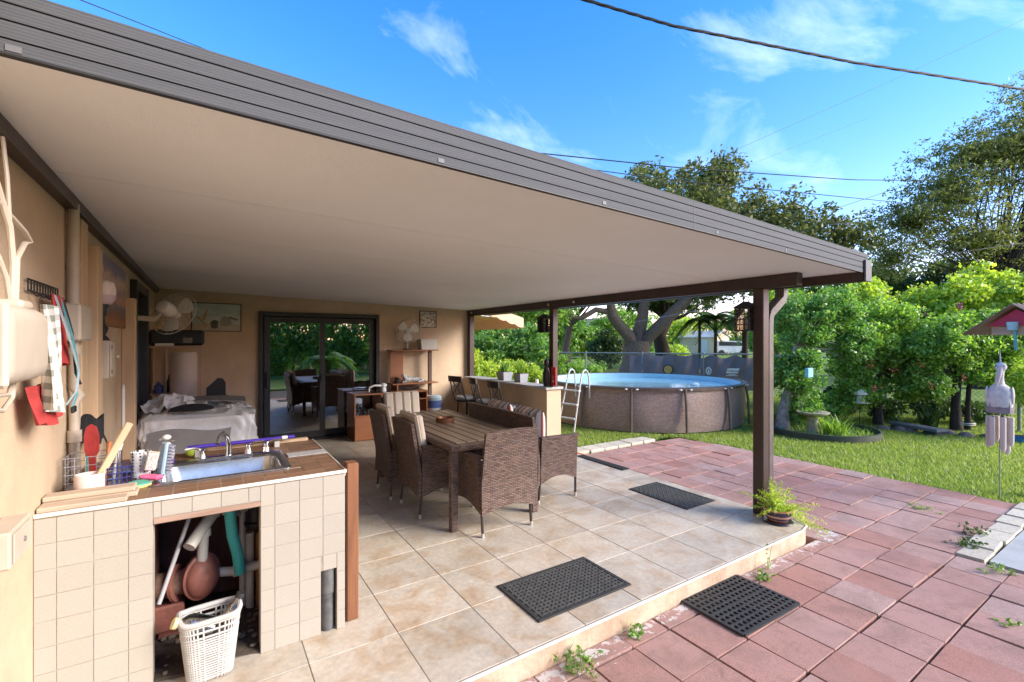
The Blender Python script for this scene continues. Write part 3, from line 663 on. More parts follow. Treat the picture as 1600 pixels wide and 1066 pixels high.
# ================================================================== BAR, STOOLS
bar = thing('bar_counter', 'tan stucco half wall bar with pale stone top beside the pool', 'bar counter')
MB().box(4.14, 4.40, 5.40, 8.09, -.05, .885).build('bar_wall', M_STUCCO, bar)
MB().box(4.10, 4.43, 5.37, 7.96, .886, .925, b=.008).build('bar_top', mat('grey stone top', (.42, .41, .38), (.33, .32, .30), 8, .5, .1), bar)
M_ST = mat('black iron', (.018, .015, .013), (.03, .026, .022), 20, .45)
M_SEAT = mat('silver grey seat vinyl', (.34, .35, .36), (.22, .23, .24), 5, .35)
def stool(label, loc, rz):
    t = thing('bar_stool', label, 'bar stool', loc, rz, 'bar stools at the half wall')     # faces +X locally
    MB().lathe([(.0, .57), (.18, .572), (.2, .595), (.2, .615), (.185, .635), (.1, .648), (0, .65)], 28).build('seat', M_SEAT, t)
    MB().lathe([(.17, .545), (.205, .548), (.208, .575), (.17, .578)], 28, closed=True).build('seat_ring', M_ST, t)
    for a in (45, 135, 225, 315):
        ca, sa = math.cos(R(a)), math.sin(R(a)); MB().tube([(.15 * ca, .15 * sa, .56), (.16 * ca, .16 * sa, .35), (.22 * ca, .22 * sa, 0)], .012, 8).build('leg', M_ST, t)
    MB().tube([(.19 * math.cos(q), .19 * math.sin(q), .2) for q in [i * math.pi / 10 for i in range(21)]], .009, 6).build('foot_ring', M_ST, t)
    for s_ in (-1, 1):
        MB().tube([(-.14, s_ * .15, .56), (-.2, s_ * .155, .7), (-.235, s_ * .15, .85), (-.27, s_ * .15, .995)], .013, 8).build('back_post', M_ST, t)
        MB().tube([(-.20, s_ * .145, .66), (-.225, s_ * .02, .78), (-.243, s_ * -.10, .90)], .008, 6).build('back_cross', M_ST, t)
        MB().tube([(-.20, s_ * .05, .64), (-.243, s_ * .06, .90)], .006, 6).build('back_spindle', M_ST, t)
    MB().sheet(lambda u, v: (-.268 - .03 * math.sin(math.pi * u) - .012 * v, -.165 + .33 * u, .90 + .10 * v), 10, 3, .02).build('top_rail', M_ST, t)
stool('black iron bar stool with grey seat, nearest the dark middle post', (3.86, 6.0, 0), R(0))
stool('black iron bar stool, middle of the three at the half wall', (3.92, 6.72, 0), R(-8))
stool('black iron bar stool tucked in the corner by the back wall', (3.84, 7.32, 0), R(14))
# planters on the bar, plaque and ornament on the middle post
M_POTG = mat('grey planter', (.30, .32, .35), (.25, .27, .30), 6, .6)
for yy, w, lb in ((6.35, .17, 'grey square planter on the bar top nearer the dark post'), (6.85, .19, 'grey square planter on the bar top nearer the back wall')):
    p = thing('planter_box', lb, 'planter', (4.33, yy, .926), 0, 'planters on the bar')
    q = MB(); w2 = w / 2; q.add([(-w2 * .8, -w2, 0), (w2 * .8, -w2, 0), (w2 * .8, w2, 0), (-w2 * .8, w2, 0), (-w2, -w2 * 1.2, .14), (w2, -w2 * 1.2, .14), (w2, w2 * 1.2, .14), (-w2, w2 * 1.2, .14)], [(0, 1, 2, 3), (4, 5, 6, 7), (0, 1, 5, 4), (1, 2, 6, 5), (2, 3, 7, 6), (3, 0, 4, 7)], False, None, True); q.build('pot', M_POTG, p)
    MB().box(-w2 * .85, w2 * .85, -w2 * 1.05, w2 * 1.05, .1405, .146).build('soil', M_SOIL, p)
p = thing('black_ornament', 'black iron figure hanging on the middle post above the bar', 'ornament', (4.215, 5.50, .93))
MB().lathe([(.0, 0), (.05, .005), (.062, .08), (.06, .2), (.045, .27), (.03, .29), (.042, .32), (.045, .36), (.03, .40), (0, .41)], 16).build('figure', M_BLACK, p)
MB().tube([(0, 0, .40), (0, .02, .46), (.03, 0, .5)], .006, 6).build('hook', M_BLACK, p)
p = thing('red_plaque', 'small red plaque with pale anchor mark on the middle post', 'sign', (4.235, 5.36, .95), 0)
MB().box(-.012, .008, -.055, .055, 0, .27, b=.003).build('board', mat('red paint', (.42, .03, .03), (.35, .025, .025), 6, .5), p)
m = MB(); m.box(-.0145, -.0125, -.004, .004, .05, .13); m.tube([(-.0135, -.022, .075), (-.0135, -.012, .056), (-.0135, 0, .05), (-.0135, .012, .056), (-.0135, .022, .075)], .003, 5); m.tube(arc((-.0135, 0, .138), .009, 0, 2 * math.pi, 10, 'yz'), .002, 4); m.build('anchor_mark', mat('pale print', (.7, .55, .5)), p)
# lanterns
def lantern(label, loc, s=1.0):
    t = thing('hanging_lantern', label, 'lantern', loc, 0, 'black lanterns hanging from the beam')
    w = .068 * s; h = .20 * s; M_LG = MATS.setdefault('lantern glass', m_glass('lantern glass', (.9, .9, .88), .08))
    f = MB()
    for sx in (-1, 1):
        for sy in (-1, 1): f.box(sx * w - .006, sx * w + .006, sy * w - .006, sy * w + .006, 0, h)
    f.box(-w - .008, w + .008, -w - .008, w + .008, -.012, 0); f.box(-w - .008, w + .008, -w - .008, w + .008, h, h + .01); f.build('frame', M_BLACK, t)
    g = MB()
    for sg in (-1, 1):
        for k in (-.33, .33):
            g.box(w * k - .003, w * k + .003, sg * w - .003, sg * w + .003, 0, h); g.box(sg * w - .003, sg * w + .003, w * k - .003, w * k + .003, 0, h)
        for k in (.25, .5, .75):
            g.box(-w, w, sg * w - .0032, sg * w + .0032, h * k - .003, h * k + .003); g.box(sg * w - .0032, sg * w + .0032, -w, w, h * k - .003, h * k + .003)
    g.build('grille', M_BLACK, t)
    for sg in (-1, 1):
        MB().box(-w + .006, w - .006, sg * (w - .004) - .001, sg * (w - .004) + .001, .002, h - .002).build('pane', M_LG, t); MB().box(sg * (w - .004) - .001, sg * (w - .004) + .001, -w + .008, w - .008, .002, h - .002).build('pane', M_LG, t)
    q = w + .018; r = MB().add([(-q, -q, h + .01), (q, -q, h + .01), (q, q, h + .01), (-q, q, h + .01), (-.02, -.02, h + .065), (.02, -.02, h + .065), (.02, .02, h + .065), (-.02, .02, h + .065)], [(0, 1, 2, 3), (4, 5, 6, 7), (0, 1, 5, 4), (1, 2, 6, 5), (2, 3, 7, 6), (3, 0, 4, 7)], False, None, True); r.build('lid', M_BLACK, t)
    MB().tube(arc((0, 0, h + .085), .03, 0, 2 * math.pi, 16, 'yz'), .004, 6).build('ring', M_BLACK, t)
    MB().cyl((0, 0, h + .115), (0, 0, BZ - .112 - loc[2]), .003, n=6).build('hanger', M_BLACK, t)
    MB().cyl((0, 0, .001), (0, 0, .11 * s), .026 * s, n=14).build('candle', mat('candle wax', (.75, .66, .52)), t)
lantern('black lantern hanging beside the near corner post', (4.255, 2.475, 1.705))
lantern('black lantern hanging beside the dark middle post', (4.255, 5.62, 1.74))
# ================================================================== TILED SINK COUNTER
CX0, CX1, CY0, CY1, CZ = -.599, .655, 2.70, 3.69, .875
ctr = thing('tiled_counter', 'cream tiled outdoor counter with brown tile top and open bay', 'counter')
M_GROUT = mat('cement grout', (.36, .33, .28), (.26, .23, .19), 12, .9, .3)
OX0, OX1, OZ = -.205, .232, .755      # bay opening
SX0, SX1, SZ = .523, .606, .343       # small slot
core = MB(); fy = CY0 + .0022
core.box(CX0, OX0, fy, fy + .09, 0, CZ - .02); core.box(OX1, SX0, fy, fy + .09, 0, CZ - .02); core.box(SX0, CX1 - .006, fy, fy + .09, SZ, CZ - .02); core.box(SX1, CX1 - .006, fy, fy + .09, 0, SZ); core.box(OX0, OX1, fy, fy + .09, OZ + .028, CZ - .02)
core.build('front_core', M_GROUT, ctr)
MB().box(CX1 - .09, CX1 - .006, fy + .09, CY1, 0, CZ - .02).build('end_core', M_GROUT, ctr)
MB().box(OX1 + .16, OX1 + .24, fy + .09, CY1, 0, CZ - .03).build('inner_wall', M_GROUT, ctr)
# counter slab with a hole for the sink
KX0, KX1, KY0, KY1 = -.225, .395, 2.925, 3.42
tp = MB(); tp.box(CX0, CX1, CY0 + .006, KY0, CZ - .03, CZ - .0025); tp.box(CX0, CX1, KY1, CY1, CZ - .03, CZ - .0025); tp.box(CX0, KX0, KY0, KY1, CZ - .03, CZ - .0025); tp.box(KX1, CX1, KY0, KY1, CZ - .03, CZ - .0025)
tp.build('top_core', mat('pale top grout', (.50, .43, .34), (.40, .33, .25), 14, .9, .3), ctr)
MB().box(CX0, CX1 + .002, CY0 - .008, CY0 + .004, CZ - .012, CZ + .006, b=.003).build('nosing', M_TRIM, ctr)
MB().box(CX1 - .004, CX1 + .006, CY0 + .004, CY1, CZ - .014, CZ + .004, b=.003).build('nosing', M_TRIM, ctr)
M_CT = mat('cream wall tile', (.385, .36, .31), (.34, .31, .26), 9, .38, .12, 30, rnd_amt=.06, lo=.25, hi=.8)
M_BT = mat('brown top tile', (.27, .15, .085), (.16, .085, .05), 22, .4, .2, 60, rnd_amt=.3)
tw, thh = .118, .108
zrows = []; z = CZ - .016
while z > .01: zrows.append((max(z - thh, .0), z)); z -= thh
def ctile(xa, xb, za, zb):
    if xb - xa < .012 or zb - za < .012: return
    o = link('tile', tile_mesh(1, 1, 1, M_CT, .02, 'c'), ctr, ((xa + xb) / 2, CY0, (za + zb) / 2), (R(90), 0, 0), (xb - xa - .0035, zb - za - .0035, .008)); o.rotation_euler = (R(90) + rnd.uniform(-.006, .006), 0, 0)
def cut(xa, xb, za, zb, hx0, hx1, hz):
    """tile pieces left around an opening that reaches the floor"""
    if xb <= hx0 or xa >= hx1 or za >= hz: return [(xa, xb, za, zb)]
    out = []
    if xa < hx0: out.append((xa, hx0, za, zb))
    if xb > hx1: out.append((hx1, xb, za, zb))
    if zb > hz: out.append((max(xa, hx0), min(xb, hx1), hz, zb))
    return out
for za, zb in zrows:
    x = CX1 - .004
    while x > CX0:
        xa = max(x - tw, CX0)
        for p in cut(xa, x, za, zb, OX0, OX1, OZ + .03):
            for q in cut(*p, SX0, SX1, SZ): ctile(*q)
        x -= tw
x = CX0; n_ = 0
bt = .0985
for i in range(13):
    for j in range(10):
        xa, xb = CX1 - (i + 1) * bt, CX1 - i * bt; ya, yb = CY0 + .008 + j * bt, CY0 + .008 + (j + 1) * bt
        xa = max(xa, CX0); yb = min(yb, CY1)
        def rect(xa, xb, ya, yb):
            if xb - xa < .02 or yb - ya < .02: return
            link('top_tile', tile_mesh(1, 1, 1, M_BT, .02, 'b'), ctr, ((xa + xb) / 2, (ya + yb) / 2, CZ + rnd.uniform(-.0008, .0008)), None, (xb - xa - .005, yb - ya - .005, .008))
        if xb <= KX0 or xa >= KX1 or yb <= KY0 or ya >= KY1: rect(xa, xb, ya, yb)
        else:
            if ya < KY0: rect(xa, xb, ya, KY0)
            if yb > KY1: rect(xa, xb, KY1, yb)
            if xa < KX0: rect(xa, KX0, max(ya, KY0), min(yb, KY1))
            if xb > KX1: rect(KX1, xb, max(ya, KY0), min(yb, KY1))
M_LINT = wood('weathered lintel wood', (.36, .25, .19), (.24, .15, .11), .8, (1.5, 30, 30), .4)
MB().box(OX0, OX1, CY0 - .001, CY0 + .09, OZ, OZ + .027, b=.003).build('lintel', M_LINT, ctr)
MB().box(KX1 + .03, CX1 + .005, 3.18, 3.30, CZ + .001, CZ + .006, b=.002).build('mortar_patch', mat('grey mortar', (.45, .43, .41), (.36, .34, .33), 20, .95, .6, 50), ctr)
MB().box(.0, .62, CY1 - .035, CY1 + .01, CZ + .001, CZ + .022, b=.003).build('back_batten', M_CREAMWOOD, ctr)
# bay interior
bay = thing('bay_lining', 'dark stained boards lining the open bay under the counter', 'boards')
MB().box(CX0 + .01, OX1 + .155, 3.42, 3.44, 0, CZ - .035).build('back_board', wood('dark red board', (.15, .06, .045), (.07, .03, .022), .7, (20, 20, 1.5), .3), bay)
MB().box(OX0 - .05, OX0 - .02, fy + .095, 3.40, .0, CZ - .035).build('side_board', MATS['dark red board'], bay)
di = MB().sheet(lambda u, v: (OX0 - .05 + .62 * u, CY0 + .02 + .7 * v, .012 + .03 * v + .012 * math.sin(u * 13) * math.sin(v * 11 + 1)), 20, 20, .01).build('bay_dirt', M_SOIL); tag(di, 'dark dirt floor inside the open counter bay', 'dirt')
# pump and pipes
pu = thing('water_pump', 'rusty red water pump under the counter', 'pump', (-.02, 3.08, 0))
MB().lathe([(.0, -.06), (.05, -.062), (.085, -.05), (.1, -.02), (.112, -.012), (.112, .008), (.1, .015), (.09, .04), (.06, .06), (.035, .066), (0, .075)], 24, Matrix.Translation((.0, 0, .31)) @ Matrix.Diagonal((.85, 1, 1.12, 1)) @ Matrix.Rotation(R(90), 4, 'X') @ Matrix.Rotation(R(25), 4, 'Y')).build('volute', M_RUST, pu)
MB().tube([(-.04, .02, .30), (-.12, .05, .28), (-.26, .09, .27)], [.07, .06, .075], 18).build('motor', mat('motor rust', (.16, .09, .06), (.24, .15, .11), 18, .7, .4, 50), pu)
MB().tube([(-.11, .045, .285), (-.125, .05, .283)], .095, 20).build('flange', M_RUST, pu)
MB().box(-.26, -.08, .0, .12, .05, .19, b=.01).build('bracket', M_RUST, pu)
MB().box(-.19, .06, -.02, .16, .035, .05).build('foot_plate', M_RUST, pu)
pi_ = thing('pipe_assembly', 'pale plastic pipes joining the red pump inside the bay', 'pipes', (0, 3.06, 0))
MB().cyl((-.02, 0, .39), (-.01, .0, .60), .026).build('riser', M_PVC, pi_); MB().cyl((-.01, 0, .535), (-.01, 0, .575), .033).build('coupling', M_PVC, pi_)
MB().tube([(-.075, -.09, .52), (-.03, -.03, .57), (.05, .06, .655)], .031, 14).build('branch', M_PVC, pi_); MB().tube([(.03, .04, .635), (.07, .08, .68)], .037, 14).build('coupling', M_PVC, pi_)
MB().tube([(.05, .05, .3), (.12, .05, .285), (.30, .02, .30)], .026, 14).build('outlet', M_PVC, pi_); MB().tube([(.13, .05, .286), (.18, .042, .289)], .036, 14).build('coupling', M_PVC, pi_)
MB().cyl((.215, .10, 0), (.215, .10, .47), .022).build('riser', M_PVC, pi_); MB().cyl((.268, .10, .02), (.268, .10, .46), .022).build('riser', mat('orange brown pipe', (.30, .14, .05), None, 12, .6), pi_)
MB().cyl((.12, .1, .62), (.24, .1, .62), .022).build('valve_pipe', M_PVC, pi_); MB().lathe([(0, 0), (.05, 0), (.06, .02), (.06, .03), (.045, .035), (.045, .15), (.03, .165), (0, .17)], 18, Matrix.Translation((.245, .1, .50))).build('valve_body', M_BLACKP, pi_)
m = MB()
for k in range(7): m.tube([(.04 + .012 * k, .05, .66 + .008 * k), (.05 + .01 * k, .02, .70), (.07 + .006 * k, .06, .73)], .006, 6)
o = m.build('valve_cluster', mat('corroded brass', (.22, .14, .08), (.35, .30, .24), 30, .6, .5), pi_); o['kind'] = 'stuff'
rod = MB().cyl((-.20, 2.93, .28), (-.045, 3.1, .745), .011, n=10).build('metal_rod', mat('grey rod', (.36, .36, .36)), None); tag(rod, 'thin grey metal rod leaning inside the counter bay', 'rod')
M_TEAL = m_stripes('teal ribbed hose', [(.05, .42, .40), (.08, .55, .52), (.11, .62, .58), (.05, .42, .40)], 90, 2, .35, 'Object', .8)
hz = thing('ribbed_hose', 'teal ribbed hose hanging from a white fitting in the bay', 'hose', (.11, 3.02, 0))
MB().tube([(0, 0, .70), (.002, 0, .62), (.012, 0, .52), (.035, 0, .42), (.05, .01, .30)], .029, 14).build('hose', M_TEAL, hz); MB().cyl((0, 0, .69), (0, 0, .75), .025).build('fitting', M_WHITE, hz); MB().cyl((0, 0, .75), (0, 0, .83), .007).build('copper_tail', mat('copper', (.5, .25, .14), None, 9, .3, 0, 1, .8), hz)
sp_ = MB().tube([(.565, 2.745, .0), (.565, 2.745, .2), (.565, 2.745, .205), (.565, 2.745, .36)], [.034, .034, .039, .039], 16).build('drain_pipe', mat('dark grey pipe', (.07, .075, .08), (.13, .13, .13), 20, .45, .1)); tag(sp_, 'dark grey drain pipe standing in the narrow slot of the counter', 'pipe')
# more plumbing and rubble in the bay
pj = thing('valve_manifold', 'corroded brass valves and elbows hanging behind the teal hose', 'valves', (.16, 3.14, 0))
MB().tube([(-.12, 0, .70), (-.02, .01, .69), (.06, 0, .71)], .018, 10).build('header_pipe', MATS['corroded brass'], pj)
for k, (x, z) in enumerate(((-.1, .66), (-.03, .64), (.03, .67))): MB().tube([(x, -.01, .70), (x + .01, -.03, z), (x + .03, -.04, z - .04)], .013, 8).build('elbow', MATS['corroded brass'] if k % 2 else M_PVC, pj); MB().lathe([(0, 0), (.03, 0), (.03, .012), (0, .012)], 10, Matrix.Translation((x, -.05, .715))).build('hand_wheel', M_RUST, pj)
MB().cyl((.02, .05, 0), (.02, .05, .68), .018, n=10).build('back_riser', M_PVC, pj)
g_ = np.random.default_rng(5); m = MB()
for k in range(70):
    r_ = g_.uniform(.006, .02); m.ball((g_.uniform(-.19, .30), g_.uniform(2.74, 3.35), .02 + g_.uniform(.01, .03)), r_, 6, 4, (g_.uniform(.8, 1.6), 1, .7))
o = m.build('bay_rubble', mat('rubble', (.20, .15, .11), (.10, .075, .055), 20, .95, .5)); tag(o, 'small rubble scattered on the bay dirt floor', 'rubble', kind='stuff')
# white wicker basket with bottles
bk = thing('white_basket', 'white woven plastic basket of bottles in the counter bay', 'basket', (.015, 2.68, .008), R(4))
M_WB = mat('white basket plastic', (.46, .455, .43), (.38, .37, .345), 16, .5, .1)
BH = .33; bk.scale = (.93, .93, .93)
def bw_(z): k = z / BH; return .098 + .036 * k, .07 + .022 * k
m = MB(); nS = 44
def bpt(z, q):
    a, b = bw_(z); c, s_ = math.cos(q), math.sin(q); e = .5
    return (a * math.copysign(abs(c) ** e, c), b * math.copysign(abs(s_) ** e, s_), z)
rows = [i * .0125 for i in range(1, 18)]
for z in rows: m.tube([bpt(z, 2 * math.pi * i / nS) for i in range(nS + 1)], .0052, 5, False)
for z in (.228, .258, .288): m.tube([bpt(z, 2 * math.pi * i / nS) for i in range(nS + 1)], .006, 5, False)
o = m.build('weave_rows', M_WB, bk); o['kind'] = 'stuff'
m = MB()
for i in range(nS): m.tube([bpt(z, 2 * math.pi * (i + .5) / nS) for z in (0, .1, .2, .3)], .0048, 5, False)
o = m.build('weave_staves', M_WB, bk); o['kind'] = 'stuff'
m = MB(); m.tube([Vector(bpt(.305, 2 * math.pi * i / nS)) + Vector((0, 0, .018 * abs(math.cos(2 * math.pi * i / nS)) ** 6)) for i in range(nS + 1)], .013, 8, False); m.build('rim', M_WB, bk)
MB().prism([(bpt(.0, 2 * math.pi * i / 24)[0], bpt(.0, 2 * math.pi * i / 24)[1]) for i in range(24)], .002, .012).build('bottom', M_WB, bk)
M_CLEAR = m_glass('clear plastic bottle', (.8, .8, .76), .18, .15)
def bottle(lab, loc, rot, r, h, cap):
    t = thing('plastic_bottle', lab, 'bottle', loc, 0, 'bottles in the white basket'); t.rotation_euler = rot
    MB().lathe([(0, 0), (r, .002), (r, h * .62), (r * .8, h * .75), (r * .4, h * .88), (r * .38, h)], 18).build('body', M_CLEAR, t); MB().cyl((0, 0, h * .95), (0, 0, h * 1.06), r * .48).build('cap', cap, t)
bottle('clear bottle with yellow cap leaning out of the white basket', (.02, 2.66, .23), (R(8), R(-62), 0), .05, .16, mat('pale yellow cap', (.72, .62, .30)))
bottle('clear bottle with black cap in the white basket', (.06, 2.68, .15), (R(-4), R(24), 0), .042, .2, M_BLACKP)
# wooden end post
po = MB().box(.668, .735, 2.735, 2.82, 0, .90, b=.006).build('wooden_post', wood('brown stained post', (.24, .10, .045), (.14, .055, .025), .55, (20, 20, 1.5), .25)); tag(po, 'brown stained wooden post at the right end of the counter', 'post')
# outlet box on wall
ob = thing('outlet_box', 'cream outlet box on the wall left of the tiled counter', 'outlet box', (-.6, 2.30, .885))
MB().box(0, .075, -.17, .05, -.02, .10, b=.006).build('box', M_CREAM, ob); MB().box(.0755, .08, -.15, .03, -.008, .088, b=.002).build('cover', M_CREAM, ob)
MB().cyl((.08, -.05, .04), (.084, -.05, .04), .009).build('screw', M_STEEL, ob)
# ------------------------------------------------ sink
sk = thing('sink', 'stainless steel drop in sink with tall chrome spout', 'sink', (.085, 3.17, CZ))
a, b = .325, .262
def rr(x0, x1, y0, y1, r, z, n=5):
    out = []
    for cx, cy, q in ((x1 - r, y1 - r, 0), (x0 + r, y1 - r, 90), (x0 + r, y0 + r, 180), (x1 - r, y0 + r, 270)):
        for i in range(n + 1): w = R(q + 90 * i / n); out.append((cx + r * math.cos(w), cy + r * math.sin(w), z))
    return out
loops = [rr(-a, a, -b, b, .03, .001), rr(-a, a, -b, b, .03, .008), rr(-a + .014, a - .014, -b + .014, b - .014, .03, .012), rr(-.285, .285, -.235, .135, .06, .010), rr(-.275, .275, -.225, .125, .06, .004), rr(-.262, .262, -.212, .112, .07, -.12), rr(-.23, .23, -.18, .08, .07, -.158), rr(-.03, .03, -.07, -.01, .03, -.165)]
m = MB(); n = len(loops[0]); vs = [p for l in loops for p in l]; fs = []
for i in range(len(loops) - 1):
    for j in range(n): fs.append((i * n + j, i * n + (j + 1) % n, (i + 1) * n + (j + 1) % n, (i + 1) * n + j))
fs.append(tuple((len(loops) - 1) * n + j for j in range(n))); m.add(vs, fs, True); m.build('basin', M_STEEL, sk, sharp=50)
MB().lathe([(0, 0), (.036, 0), (.038, .004), (.02, .006), (0, .004)], 18, Matrix.Translation((0, -.04, -.164))).build('drain', M_CHROME, sk)
MB().box(-.13, .16, .155, .215, .012, .026, b=.008).build('faucet_base', M_CHROME, sk)
MB().tube([(.03, .18, .02), (.03, .175, .09), (.02, .15, .15), (.0, .10, .175), (-.02, .05, .165), (-.03, .02, .13)], [.017, .015, .013, .012, .011, .012], 12).build('spout', M_CHROME, sk)
for xx, q in ((-.105, 1), (.135, -1), (.235, -1)):
    h_ = MB(); h_.lathe([(0, 0), (.022, 0), (.018, .02), (.014, .04), (.016, .055), (.0, .06)], 14, Matrix.Translation((xx, .18, .024))); h_.tube([(xx, .18, .075), (xx + .04 * -q, .16, .092), (xx + .085 * -q, .15, .094)], [.009, .007, .006], 8); h_.build('tap_handle', M_CHROME, sk)
# ------------------------------------------------ clutter on the counter
zt = CZ + .001
pl = thing('weathered_planks', 'stack of weathered grey tan planks at the left front of the counter', 'planks', (0, 0, zt))
M_DRIFT = wood('weathered grey plank', (.50, .38, .27), (.36, .28, .21), .85, (1.4, 24, 24), .5)
for k, (ya, yb, zz, x1) in enumerate(((2.715, 2.785, .0, -.30), (2.787, 2.875, .0, -.27), (2.80, 2.88, .0225, -.28))):
    MB().box(-.595, x1, ya, yb, zz, zz + .022, b=.004).build('plank', M_DRIFT, pl)
M_FROST = mat('frosted pink plastic', (.66, .55, .50), (.60, .50, .46), 8, .45)
o = MB().lathe([(0, 0), (.052, 0), (.056, .01), (.056, .09), (.052, .1), (.048, .098), (.05, .02), (0, .012)], 20, Matrix.Diagonal((1, .85, 1, 1))).build('plastic_cup', M_FROST, None, (-.46, 2.93, zt)); tag(o, 'frosted white plastic tub at the wall end of the counter', 'tub')
def wire_basket(name, lab, loc, w, d, h, mt, rz=0):
    t = thing(name, lab, 'caddy', loc, rz); m = MB()
    for k in range(5):
        z = h * k / 4; m.tube([(-w, -d, z), (w, -d, z), (w, d, z), (-w, d, z), (-w, -d, z)], .0022, 5)
    m.build('hoops', mt, t); m = MB()
    for i in range(6):
        for s_ in (-1, 1): m.cyl((-w + 2 * w * i / 5, s_ * d, 0), (-w + 2 * w * i / 5, s_ * d, h), .0018, n=5)
    for i in range(4):
        for s_ in (-1, 1): m.cyl((s_ * w, -d + 2 * d * i / 3, 0), (s_ * w, -d + 2 * d * i / 3, h), .0018, n=5)
    m.build('uprights', mt, t); MB().box(-w, w, -d, d, 0, .003).build('tray', mt, t); return t
M_WIRE = mat('pale wire', (.5, .5, .55), None, 9, .35, 0, 1, .6); M_BLUEW = mat('dark blue wire', (.03, .04, .2), None, 9, .4)
wire_basket('wire_caddy', 'pale wire caddy against the wall holding brushes', (-.47, 3.10, zt), .10, .07, .16, M_WIRE)
wire_basket('wire_caddy', 'small dark blue wire caddy in front of the brushes', (-.36, 3.0, zt), .045, .05, .11, M_BLUEW, R(8))
def single(mb, name, lab, cat, mt, loc, rot=(0, 0, 0), group=None): return tag(mb.build(name, mt, None, loc, rot), lab, cat, group)
M_RED = mat('red cloth', (.42, .04, .035), (.30, .025, .025), 12, .8, .3, 90)
def paddle(L, w, t_):
    poly = [(-.012, 0), (.012, 0), (.013, L * .45), (w, L * .55), (w * 1.05, L * .8), (w * .7, L * .95), (0, L), (-w * .7, L * .95), (-w * 1.05, L * .8), (-w, L * .55), (-.013, L * .45)]
    return MB().prism(poly, -t_ / 2, t_ / 2)
single(paddle(.30, .028, .014), 'scrub_brush', 'red oval backed scrub brush standing in the wire caddy', 'brush', M_RED, (-.47, 3.08, zt + .01), (R(80), R(-6), R(-15)), 'brushes on the counter')
single(MB().box(-.016, .016, -.008, .008, 0, .34, b=.005), 'wooden_brush', 'pale wooden brush handle leaning from the tub', 'brush', M_CREAMWOOD, (-.455, 2.93, zt + .012), (R(-14), R(24), 0), 'brushes on the counter')
s_m = NT('polka dot plastic'); vo = s_m.n('ShaderNodeTexVoronoi'); vo.inputs['Scale'].default_value = 62; vo.inputs['Randomness'].default_value = .15; s_m.l(s_m.c.outputs['Object'], vo.inputs['Vector']); s_m.col(s_m.ramp(vo.outputs['Distance'], [(.36, (.012, .012, .014)), (.42, (.68, .68, .68))])); s_m.set(Roughness=.4)
single(MB().lathe([(0, 0), (.036, 0), (.04, .01), (.044, .15), (.04, .15), (.036, .012), (0, .008)], 22), 'dotted_tumbler', 'white tumbler with black dots among the brushes', 'tumbler', s_m.m, (-.285, 3.09, zt))
b2 = thing('white_brush', 'white bristle brush leaning on the dotted tumbler', 'brush', (-.245, 3.04, zt + .06)); b2.rotation_euler = (R(8), R(12), 0)
MB().box(-.026, .026, -.01, .0, 0, .10, b=.009).build('brush_back', M_CREAM, b2); MB().box(-.024, .024, -.03, -.011, .004, .096, b=.006).build('bristles', mat('white bristle', (.72, .68, .64), (.5, .47, .44), 60, .9, .8, 120), b2)
b3 = thing('blue_brush', 'pale blue brush with grey bristles beside the tumbler', 'brush', (-.19, 3.12, zt + .05)); b3.rotation_euler = (R(4), R(6), R(30))
MB().box(-.02, -.002, -.025, .025, -.04, .13, b=.006).build('brush_back', mat('pale blue plastic', (.40, .55, .68)), b3); m = MB()
for i in range(9):
    for j in range(3): m.box(.0, .032, -.02 + j * .016, -.012 + j * .016, -.03 + i * .017, -.021 + i * .017)
o = m.build('bristles', mat('grey bristle', (.22, .22, .27)), b3); o['kind'] = 'stuff'
single(MB().box(-.045, .045, -.03, .03, 0, .026, b=.008), 'sponge', 'yellow sponge with green scouring side by the planks', 'sponge', m_stripes('yellow green sponge', [(.75, .66, .22), (.75, .66, .22), (.75, .66, .22), (.08, .30, .22)], 38, 2, co='Object'), (-.28, 2.955, zt), (R(14), 0, R(20)), 'sponges')
single(MB().box(-.045, .045, -.03, .03, 0, .024, b=.009), 'sponge', 'bright pink sponge lying behind the yellow sponge', 'sponge', mat('pink sponge', (.75, .16, .30), (.6, .1, .22), 30, .9, .4, 120), (-.235, 2.985, zt + .022), (R(-8), R(6), R(-25)), 'sponges')
so_ = thing('soap_dispenser', 'white dotted soap bottle with purple base behind the sink', 'soap bottle', (-.195, 3.385, zt + .012))
MB().lathe([(0, 0), (.038, 0), (.042, .02), (.036, .022), (0, .022)], 18).build('base', mat('purple plastic', (.12, .05, .30)), so_)
MB().lathe([(0, .0225), (.034, .0225), (.042, .05), (.036, .09), (.018, .12), (0, .125)], 18).build('body', mat('speckled white', (.72, .72, .74), (.35, .35, .42), 120, .4), so_); MB().ball((0, 0, .15), .024, sc=(1, 1, .7)).build('cap', M_WHITE, so_)
single(MB().ball((0, 0, .03), .035, sc=(1.2, 1, .85)), 'green_ball', 'pale green soap ball behind the sink on the wall side', 'soap', mat('pale green', (.55, .62, .42)), (-.30, 3.36, zt + .035))
single(MB().ball((0, 0, .028), .03, sc=(1.3, .9, .9)), 'lime_bottle', 'lime green squeeze bottle lying behind the sink', 'bottle', mat('lime green', (.42, .55, .06)), (-.07, 3.53, zt))
gl = MB(); gl.sheet(lambda u, v: (-.09 + .2 * u, -.04 + .07 * v, .018 + .014 * math.sin(u * 17) * math.sin(v * 9)), 18, 8, .012); single(gl, 'grey_rag', 'crumpled grey rag on the counter between brushes and sink', 'rag', mat('grey rag', (.16, .165, .17), (.24, .24, .25), 20, .9, .4), (-.30, 3.28, zt))
pp = thing('cleaning_pole', 'long purple pole lying behind the sink', 'pole', (0, 0, zt))
